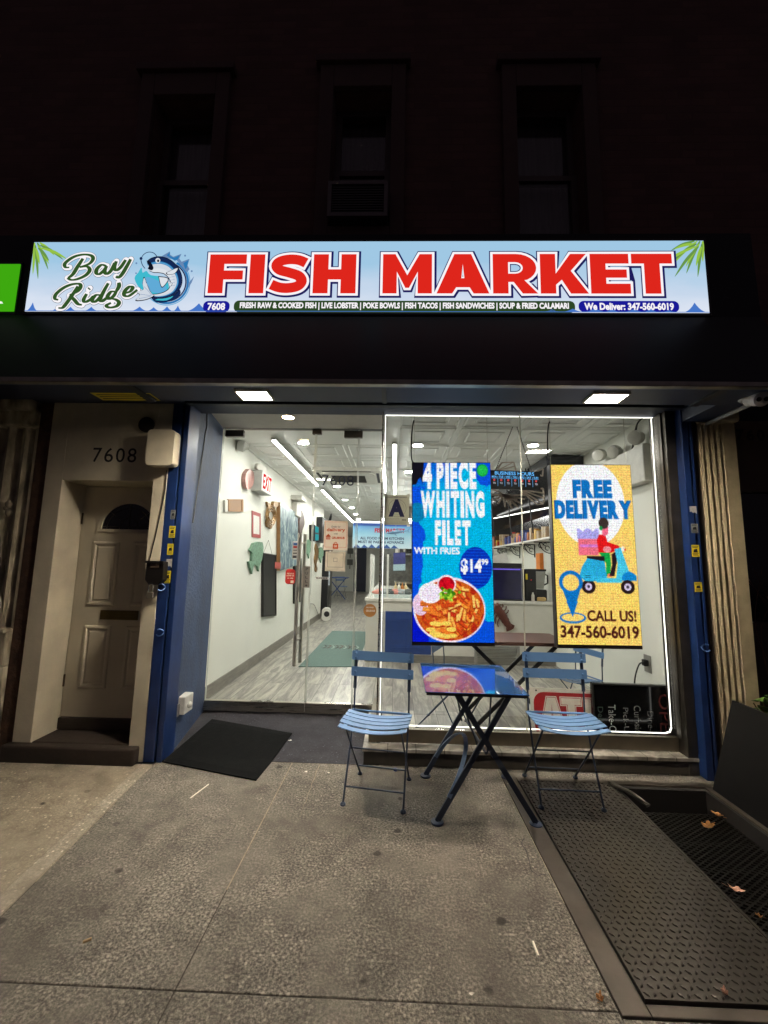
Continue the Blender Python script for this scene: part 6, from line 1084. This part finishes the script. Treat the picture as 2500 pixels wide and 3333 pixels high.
# ---- rear of the shop
m = MB(); x0, x1 = at(1152, 1850, Y=YK-.06).x, at(1192, 1850, Y=YK-.06).x; m.box(x0, x1, YK-.06, YK-.002, ZF, 2.2); o = base(m.build('back_doorway', M('dark navy door', (22, 28, 50), .5))); tag(o, 'dark navy doorway in the back wall of the shop', 'door')
for i, z in enumerate((1.9, 1.35)): m = MB(); p = at(1140, 1800, Y=YK-.05); m.box(p.x-.14, p.x+.14, YK-.06, YK-.003, z, z+.28); m.box(p.x-.02, p.x+.02, YK-.05, YK-.003, z-.2, z); tag(base(m.build('wall_lantern', M('grey lantern', (96, 96, 90), .5))), ['lower', 'upper'][i == 0]+' grey square lantern ornament on the back wall', 'ornament', 'lantern ornaments')
c3 = copy_tree(c1, label='blue folding chair standing far back in the shop'); c3.location = (-2.15, 16.6, ZF); c3.rotation_euler.z = .6
m = MB(); m.box(-2.6, -1.75, 15.6, 16.2, .86, .89); [m.bar((-2.5+.65*i, 15.9, .86), (-1.85-.65*i, 15.9, ZF), .03, .03) for i in (0, 1)]; o = base(m.build('folding_table', M('blue folding table', (52, 84, 150), .5))); tag(o, 'blue folding table standing far back in the shop', 'table')
# ---- right hand side of the shop seen between and beside the screens
sh = thing('wall_shelf', 'long white wall shelf on black scrolled brackets', 'shelf', (2.1, 7, 1.78)); m = MB(); m.box(1.98, XR-.001, 4.9, 9.0, 1.775, 1.80); m.build('board', M('white shelf', (214, 212, 206), .4), sh)
for y_ in (5.4, 6.0, 6.7, 7.5, 8.4): m = MB(); m.tube([(2.0, y_, 1.765), (2.24, y_, 1.765), (2.24, y_, 1.56)], .009, 6); m.tube([(2.24-.16*math.cos(a), y_, 1.765-.16*math.sin(a)) for a in np.linspace(0, 1.57, 8)], .007, 6); [m.tube([(cx_+r_*math.cos(a), y_, cz_+r_*math.sin(a)) for a in np.linspace(0, 5.2, 12)], .006, 5) for cx_, cz_, r_ in ((2.10, 1.72, .035), (2.19, 1.68, .03), (2.16, 1.735, .02))]; m.build('bracket', BLACK, sh)
JC = [((170, 150, 120), 'cream'), ((150, 44, 34), 'red'), ((190, 150, 50), 'yellow'), ((84, 56, 36), 'brown'), ((56, 70, 124), 'blue'), ((176, 172, 166), 'white'), ((166, 104, 60), 'orange')]
y_ = 5.0; i = 0; random.seed(33)
while y_ < 8.9:
    c_, nm = JC[random.randrange(7)]; h_ = random.choice([.10, .13, .16, .19, .23])*random.uniform(.9, 1.1); r_ = random.uniform(.028, .045); m = MB()
    if random.random() < .45: m.box(2.02, 2.14, y_-r_, y_+r_, 1.801, 1.801+h_)
    else: m.lathe((2.08, y_, 1.801), [(r_*.95, 0), (r_, .01), (r_, h_*.78), (r_*.75, h_*.86), (r_*.8, h_*.88), (r_*.8, h_)], n=14)
    tag(base(m.build('food_jar', M('packaging '+nm, c_, .4, var=.25, scale=40), smooth=True)), nm+' packet or jar standing in the row on the white wall shelf', 'jar', nm+' goods on the wall shelf'); y_ += r_*2+random.uniform(.01, .04); i += 1
hd = thing('wall_canopy', 'dark polished steel canopy along the right wall with a glowing bar as its reflected strip', 'canopy', (2.05, 7, 2.05)); DKS = M('dark polished steel', (74, 74, 78), .22, metal=1, var=.2, stretch=(1, .4, 4)); m = MB(); m.prism([(1.80, 4.9, 2.74), (2.25, 4.9, 2.74), (2.25, 4.9, 1.86), (2.22, 4.9, 1.86), (2.20, 4.9, 2.15), (1.98, 4.9, 2.40), (1.82, 4.9, 2.62)], (0, 4.6, 0)); m.build('canopy', DKS, hd); m = MB(); m.bar((1.96, 5.0, 2.145), (1.96, 8.2, 2.355), .02, .016); m.build('light_line', EM('canopy reflection', (255, 252, 244), 3), hd)  # tilted glowing bar stands for a strip reflected in the steel
for y_ in (5.6, 6.6, 7.7): m = MB(); m.tube([(1.78, y_, 2.75), (1.86, y_, 1.86)], .010, 6); m.build('rod', BLACK, hd)
ft = thing('fish_tank', 'fish tank lit violet with a black hood on the counter', 'fish tank', (1.7, CYF+.25, czt)); x0, x1 = at(1590, 1900, Y=CYF+.02).x, at(1700, 1900, Y=CYF+.02).x; zt = at(1650, 1833, Y=CYF+.02).z; zm = at(1650, 1848, Y=CYF+.02).z
m = MB(); m.box(x0, x1, CYF+.02, CYF+.42, zm, zt); m.box(x0, x1, CYF+.02, CYF+.42, czt+.001, czt+.02); m.build('hood', BLACK, ft); m = MB(); m.box(x0+.006, x1-.006, CYF+.03, CYF+.41, czt+.021, zm-.001); m.build('water', M('violet lit water', (34, 32, 66), .12, var=.4, scale=3), ft); m = MB(); m.box(x0+.02, x1-.02, CYF+.026, CYF+.029, zm-.03, zm-.012); m.build('lamp', EM('violet lamp', (120, 100, 230), .9), ft); m = MB(); m.box(x0, x0+.008, CYF+.018, CYF+.03, czt+.021, zm); m.box(x1-.008, x1, CYF+.018, CYF+.03, czt+.021, zm); m.build('edge', M('pale tank edge', (140, 140, 150), .3), ft)
def blender(px_, lab):
    p = at(px_, 1950, Y=CYF+.2); x_, yy = p.x, p.y; t = thing('blender', lab, 'blender', (x_, yy, czt), group='counter blenders'); m = MB(); m.box(x_-.09, x_+.09, yy-.09, yy+.09, czt+.001, czt+.16); m.build('motor_base', BLACK, t, bevel=.02); m = MB(); m.prism([(x_-.055, yy-.055, czt+.161), (x_+.055, yy-.055, czt+.161), (x_+.055, yy+.055, czt+.161), (x_-.055, yy+.055, czt+.161)], (0, 0, .0)); m = MB(); m.hexa([(x_-.055, yy-.055, czt+.17), (x_+.055, yy-.055, czt+.17), (x_+.055, yy+.055, czt+.17), (x_-.055, yy+.055, czt+.17), (x_-.08, yy-.08, czt+.42), (x_+.08, yy-.08, czt+.42), (x_+.08, yy+.08, czt+.42), (x_-.08, yy+.08, czt+.42)]); m.build('jug', M('cloudy jug', (150, 150, 144), .2), t, bevel=.008); m = MB(); m.box(x_-.085, x_+.085, yy-.085, yy+.085, czt+.421, czt+.45); m.tube([(x_+.08, yy, czt+.38), (x_+.13, yy, czt+.36), (x_+.13, yy, czt+.25), (x_+.07, yy, czt+.22)], .012, 7); m.build('lid_handle', BLACK, t, bevel=.006)
blender(1755, 'blender with a cloudy jug on the counter beside the coffee maker'); blender(1812, 'blender half hidden behind the yellow screen')
p = at(1722, 1950, Y=CYF+.2); t = thing('coffee_maker', 'black coffee maker with a yellow tag beside the fish tank', 'coffee maker', (p.x, p.y, czt)); m = MB(); m.box(p.x-.08, p.x+.08, p.y-.1, p.y+.12, czt+.001, czt+.45); m.build('body', BLACK, t, bevel=.012); m = MB(); m.box(p.x-.075, p.x-.045, p.y-.106, p.y-.1005, czt+.30, czt+.38); m.build('tag', YEL, t); m = MB(); m.box(p.x+.0, p.x+.012, p.y-.106, p.y-.1005, czt+.29, czt+.297); m.build('indicator', EM('red indicator', (255, 60, 60), 1.5), t)
p = at(1735, 1952, Y=CYF+.05); m = MB(); m.lathe((p.x, p.y, czt+.001), [(.02, 0), (.022, .01), (.022, .08), (.012, .1), (.012, .12)], n=12); tag(base(m.build('spice_bottle', M('white bottle', (206, 200, 190)), smooth=True)), 'small white bottle on the counter before the coffee maker', 'bottle')
p = at(1762, 1952, Y=CYF+.05); m = MB(); m.lathe((p.x-.05, p.y, czt+.03), [(.026, 0), (.028, .01), (.028, .10), (.02, .12)], (1, .2, 0), 12); tag(base(m.build('fallen_jar', M('tan jar', (196, 166, 110)), smooth=True)), 'tan jar lying on its side on the counter', 'jar')
m = MB(); m.box(2.20, XR-.002, 6.35, 6.52, 1.36, 1.62); tag(base(m.build('orange_card', M('orange card', (222, 130, 50), .6))), 'orange card hanging on the white wall under the shelf', 'card')
m = MB(); q = [at(x_, y_, Y=CYF+.30) for x_, y_ in ((1600, 1812), (1648, 1798), (1658, 1830), (1610, 1832))]; m.prism(q, (0, .02, 0)); o = base(m.build('white_rack', M('white wire rack', (214, 212, 206), .4, var=.1))); tag(o, 'white plastic rack lying on the fish tank hood', 'rack')
LB = M('dark red brown lobster', (92, 46, 36), .45, var=.3, scale=20); lo = thing('lobster_ornament', 'dark red brown lobster ornament on the white counter front', 'ornament', at(1640, 2055, Y=CYF-.03)); L = lambda x_, y_, d=.03: at(x_, y_, Y=CYF-d)
m = MB(); bp_ = [L(*p) for p in spline([(1612, 1965), (1622, 1985), (1636, 2005), (1648, 2025), (1658, 2042)], 5)]; n = len(bp_); m.tube(bp_, [.03+.026*math.sin(math.pi*(i/n)**.7)+.004*(i % 3) for i in range(n)], 10); m.prism([L(*p) for p in ((1650, 2036), (1664, 2030), (1676, 2036), (1672, 2046), (1662, 2052), (1650, 2056), (1648, 2046))], (0, .02, 0)); m.build('body', LB, lo, smooth=True)
m = MB()
for a, b, c in (((1628, 1980), (1637, 1974), (1636, 1966)), ((1634, 1990), (1646, 1984), (1648, 1972)), ((1640, 2000), (1652, 1994), (1655, 1985)), ((1618, 2000), (1612, 2016), (1614, 2030)), ((1626, 2010), (1620, 2026), (1622, 2040)), ((1612, 1992), (1606, 2006), (1606, 2020))): m.tube([L(*p, .02) for p in spline([a, b, c], 3)], .008, 6)
m.build('leg', LB, lo); m = MB(); m.prism([L(*p) for p in spline([(1612, 1968), (1600, 1956), (1590, 1950), (1588, 1962), (1596, 1975), (1606, 1978)], 3)], (0, .03, 0)); m.build('claw', LB, lo)
vt = thing('vent_grille', 'grey slatted return grille at the foot of the counter front', 'grille', at(1620, 2165, Y=CYF-.02)); a, b = at(1545, 2172, Y=CYF-.02), at(1692, 2104, Y=CYF-.02); m = MB(); m.prism([[(x_, CYF-.02, z_) for x_, z_ in ((a.x, a.z), (b.x, a.z), (b.x, b.z), (a.x, b.z))], [(x_, CYF-.02, z_) for x_, z_ in ((a.x+.04, a.z+.03), (b.x-.04, a.z+.03), (b.x-.04, b.z-.03), (a.x+.04, b.z-.03))]], (0, .018, 0)); m.build('frame', M('grey grille', (140, 138, 130), .5), vt); m = MB()
for i in range(12): z_ = a.z+.035+(b.z-a.z-.07)*i/12; m.box(a.x+.04, b.x-.04, CYF-.016, CYF-.006, z_, z_+.009)
m.build('slat', M('grey grille', (140, 138, 130)), vt); 
WD = M('dark walnut', (84, 54, 44), .4, var=.35, scale=5, stretch=(1.5, 12, 12)); wt = thing('wooden_table', 'dark wooden topped folding table just inside the window', 'table', (1.0, 3.85, ZF)); m = MB(); m.box(.56, 1.50, 3.60, 4.12, .745, .775); m.build('tabletop', WD, wt, bevel=.004)
for y_ in (3.66, 4.05):
    for s_ in (-1, 1): m = MB(); m.bar((1.03-s_*.36, y_, .744), (1.03+s_*.36, y_+.02*s_, ZF), .032, .014, (0, 1, 0)); m.build('leg', BLACK, wt)
c4 = copy_tree(c1, label='blue folding chair inside the window, left of the wooden table, turned sideways'); c4.location = (.42, 3.72, ZF); c4.rotation_euler.z = math.radians(68); c4.scale = (.92, .92, .92)
c5 = copy_tree(c1, label='blue folding chair inside the window below the yellow screen'); c5.location = (1.72, 3.86, ZF-.015); c5.rotation_euler.z = math.radians(-72); c5.scale = (.88, .88, .88)
# signs leaning in the window
at_ = thing('atm_sign', 'red and white sheet sign with big white letters ATM leaning in the window', 'sign', (1.45, 3.5, ZF)); a, b = at(1722, 2236, Y=3.46), at(1727, 2240, Y=3.46); y0 = 3.40; f = Fr((a.x, y0, ZF+.04), (1, 0, -.012), (0, .14, 1), (0, -1, .14)); H_ = a.z-ZF-.04; W_ = .78
m = MB(); put_poly(m, f, [(0, 0), (W_, 0), (W_, H_), (0, H_)], 0, 0, -.006); put_poly(m, f, rrect(.025, -.0, W_-.025, H_-.03, .08), .001, 1); 

for i, (ch, x_, w_) in enumerate((('A', .055, .215), ('T', .232, .165), ('M', .410, .26))):
    h_ = H_-.095; L = [[(x_+p[0], .035+p[1]) for p in l] for l in glyph(ch, w_, h_, .070, .062)]
    put_poly(m, f, [offset_loop(L[0], .003)]+[offset_loop(l, -.002) for l in L[1:]], .0018+.0001*i, 2); put_poly(m, f, [offset_loop(L[0], -.004)]+[offset_loop(l, .003) for l in L[1:]], .0024+.0001*i, 1); put_poly(m, f, [offset_loop(L[0], -.0075)]+[offset_loop(l, .006) for l in L[1:]], .0030+.0001*i, 2)
m.build('sheet', [M('sign white', (206, 202, 194), .5), M('sign red', (158, 30, 36), .45, var=.08), M('sign cream', (216, 210, 200), .5)], at_); m = MB(); m.lathe(f(.05, H_-.02, .001), [(.007, 0), (.006, .003)], f.n, 10); m.build('grommet', BLACK, at_)
op = thing('open_sign', 'unlit black open sign turned on its side in the window corner', 'sign', (1.84, 3.31, ZF)); a, b = at(1925, 2222, Y=3.34), at(2193, 2228, Y=3.34); x0 = a.x; W_ = b.x-a.x; H_ = a.z-ZF-.02; f = Fr((x0, 3.335, ZF+.02), (1, 0, -.01), (0, .0, 1))
m = MB(); m.prism([f(*p, 0) for p in ((0, 0), (W_, 0), (W_, H_), (0, H_))], -f.n*.035); m.build('case', M('gloss black acrylic', (12, 12, 14), .12, var=.05), op, bevel=.004)
m = MB(); m.prism([[f(*p, .001) for p in ((0, 0), (W_, 0), (W_, H_), (0, H_))], [f(*p, .001) for p in ((.012, .012), (W_-.012, .012), (W_-.012, H_-.012), (.012, H_-.012))]], f.n*.006); m.build('frame', M('dark edge frame', (34, 34, 32), .4), op)
m = MB()
for t_, xc, w_, ys, L_, mt in (('Delivery', .08, .052, .62, .50, 0), ('Take-Out', .23, .054, .66, .56, 1), ('Pick-Up', .385, .050, .62, .46, 2), ('Curbside', .535, .050, .66, .50, 2), ('Dine-In', .69, .046, .58, .42, 3), ('OPEN', .865, .085, .86, .84, 4)):
    fr2 = Fr(f(W_*xc-w_/2, H_*ys, .0015), (0, 0, -1), (1, 0, 0), (0, -1, 0)); put_text(m, t_, fr2, 0, 0, H_*L_*1.0, w_, 0, mt, -.005 if mt != 4 else 0)
m.build('lettering', [M('dim green letters', (56, 74, 66)), M('bright letters', (206, 204, 200)), M('grey letters', (142, 142, 142)), M('dim letters', (104, 104, 106)), M('dim red letters', (92, 34, 34))], op)
# business hours sign and wire fish
YH = 3.9; a, b = at(1595, 1590, Y=YH), at(1758, 1532, Y=YH); bh = thing('hours_sign', 'black hanging sign with blue business hours lettering on two chains', 'sign', ((a.x+b.x)/2, YH, a.z)); f = Fr((a.x, YH, a.z), (1, 0, -.02), (0, 0, 1)); W_, H_ = b.x-a.x, b.z-a.z; m = MB(); m.prism([f(*p, 0) for p in ((0, 0), (W_, 0), (W_, H_), (0, H_))], -f.n*.03); m.build('case', M('matte black case', (12, 12, 14), .6), bh)
m = MB(); put_text(m, 'BUSINESS HOURS', f, W_*.10, H_*.76, W_*.88, H_*.95, .0012, 0, .01)
for i, d_ in enumerate(('MON', 'TUE', 'WED', 'THU', 'FRI', 'SAT', 'SUN')):
    x_ = W_*(.025+.138*i); put_text(m, d_, f, x_+W_*.015, H_*.60, x_+W_*.105, H_*.71, .0012, 0, .02); put_poly(m, f, [(x_+W_*.01, H_*.565), (x_+W_*.115, H_*.565), (x_+W_*.115, H_*.58), (x_+W_*.01, H_*.58)], .0012, 0); put_text(m, '0', f, x_+W_*.045, H_*.42, x_+W_*.08, H_*.54, .0012, 1, .02); put_text(m, 'TO', f, x_+W_*.035, H_*.26, x_+W_*.09, H_*.36, .0012, 2, .02)
    if i: put_poly(m, f, [(x_-W_*.008, H_*.15), (x_-W_*.002, H_*.15), (x_-W_*.002, H_*.68), (x_-W_*.008, H_*.68)], .0012, 0)
m.build('lettering', [EM('hours blue', (110, 190, 255), 1.2), EM('hours red', (255, 90, 90), 1.2), EM('hours white', (226, 230, 240), .8)], bh)
for x_, tp in ((W_*.12, at(1668, 1355, Y=YH)), (W_*.84, at(1682, 1355, Y=YH))):
    m = MB(); p, q = f(x_, H_, -.01), Vector((tp.x, YH, min(tp.z, ZC-.01))); n = 46
    for i in range(n): a_, b_ = p.lerp(q, i/n), p.lerp(q, (i+.8)/n); m.bar(a_, b_, .011 if i % 2 else .004, .003 if i % 2 else .009, (0, 1, 0))
    m.build('chain', M('dark chain', (64, 62, 58), .4, metal=.7), bh)
wf_ = thing('wire_fish', 'pale openwork angular fish sculpture hanging behind the hours sign', 'sculpture', (1.0, 4.4, 1.8)); YW = 4.4; Wp = lambda x_, y_: at(x_, y_, Y=YW); m = MB(); WFM = M('pale pink metal strip', (206, 190, 176), .35, metal=.3)
root = (1640, 1610)
for (x_, y_) in ((1597, 1588), (1598, 1612), (1606, 1630), (1622, 1640), (1645, 1650), (1668, 1655), (1688, 1652), (1700, 1640), (1708, 1625), (1712, 1612)): m.bar(Wp(*root), Wp(x_, y_), .016, .006, (0, 1, 0)); m.bar(Wp(root[0]+14, root[1]+4), Wp((x_+root[0])/2+10, (y_+root[1])/2+8), .010, .006, (0, 1, 0))
fan = [(1700, 1590), (1768, 1590), (1770, 1605), (1772, 1622), (1768, 1640), (1748, 1642)]
for p in fan: m.bar(Wp(1690, 1592), Wp(*p), .014, .006, (0, 1, 0))
for a_, b_ in zip(fan[1:-1], fan[2:]): m.bar(Wp(*a_), Wp(*b_), .014, .006, (0, 1, 0))
top = [(1612, 1530), (1634, 1506), (1672, 1504), (1676, 1518), (1680, 1534)]
for a_, b_ in zip(top[:-1], top[1:]): m.bar(Wp(*a_), Wp(*b_), .014, .006, (0, 1, 0))
for p in top[1:]: m.bar(Wp(1618, 1532), Wp(*p), .010, .006, (0, 1, 0))
fin = [(1700, 1560), (1745, 1535), (1768, 1526), (1766, 1550), (1755, 1545)]
for a_, b_ in zip(fin[:-1], fin[1:]): m.bar(Wp(*a_), Wp(*b_), .014, .006, (0, 1, 0))
m.build('strips', WFM, wf_); m = MB(); q = Wp(1650, 1508); m.tube([q, (q.x, q.y, ZC)], .002, 5); m.build('thread', M('steel wire', (170, 168, 160)), wf_)
# emergency lamps, sockets and cables on the right wall
er = thing('emergency_light', 'emergency light with two round heads on the right wall', 'light', (XR-.08, 4.0, 2.1)); c0 = at(2020, 1450, X=XR-.09); m = MB(); m.box(XR-.09, XR-.001, c0.y-.35, c0.y+.45, c0.z-.42, c0.z-.08); m.build('case', M('white case', (200, 198, 190), .5), er, bevel=.012)
for dy, dz_ in ((-.25, .0), (.12, -.03), (.42, .02)): m = MB(); m.lathe((XR-.08, c0.y+dy, c0.z+dz_), [(.03, -.05), (.06, -.03), (.068, .02), (.06, .05), (.03, .055)], (-.8, -.55, -.2), 18); m.build('lamp_head', M('frosted lamp', (206, 204, 194), .25), er, smooth=True)
def socket(px_, py_, lab):
    p = at(px_, py_, X=XR-.004); t = thing('wall_socket', lab, 'socket', (XR, p.y, p.z-.07), group='wall sockets'); m = MB(); m.box(XR-.008, XR-.0005, p.y-.05, p.y+.05, p.z-.075, p.z+.075); m.build('plate', M('grey socket plate', (150, 148, 142), .4, metal=.3), t, bevel=.003); m = MB(); m.box(XR-.045, XR-.0085, p.y-.022, p.y+.022, p.z-.02, p.z+.035); m.build('plug', M('black plug', (20, 20, 20), .5), t, bevel=.006); return p
p = socket(2108, 2160, 'socket low on the right wall with a black plug and cable'); m = MB(); m.tube(spline([(XR-.045, p.y-.02, p.z+.01), (XR-.10, p.y-.04, p.z+.0), (XR-.15, p.y-.05, p.z-.12), (XR-.16, p.y-.04, p.z-.30)], 5), .006, 6); tag(base(m.build('power_cord', CABLE, smooth=True)), 'black cord hanging from the low socket behind the open sign', 'cord')
p = socket(2098, 1480, 'socket high on the right wall near the ceiling with a black plug'); m = MB(); m.tube(spline([(XR-.045, p.y, p.z), (XR-.06, p.y-.02, p.z-.05), (XR-.05, p.y+.12, p.z+.02), (XR-.03, p.y+.10, p.z+.18), (XR-.03, p.y+.04, p.z+.30), (XR-.03, p.y-.06, p.z+.33)], 6), .008, 7); m.tube(spline([(XR-.03, p.y+.04, p.z+.30), (XR-.03, p.y+.08, p.z+.20), (XR-.04, p.y+.11, p.z+.10)], 5), .007, 6); tag(base(m.build('looped_cable', CABLE, smooth=True)), 'black looped cable from the ceiling to the high socket', 'cable')
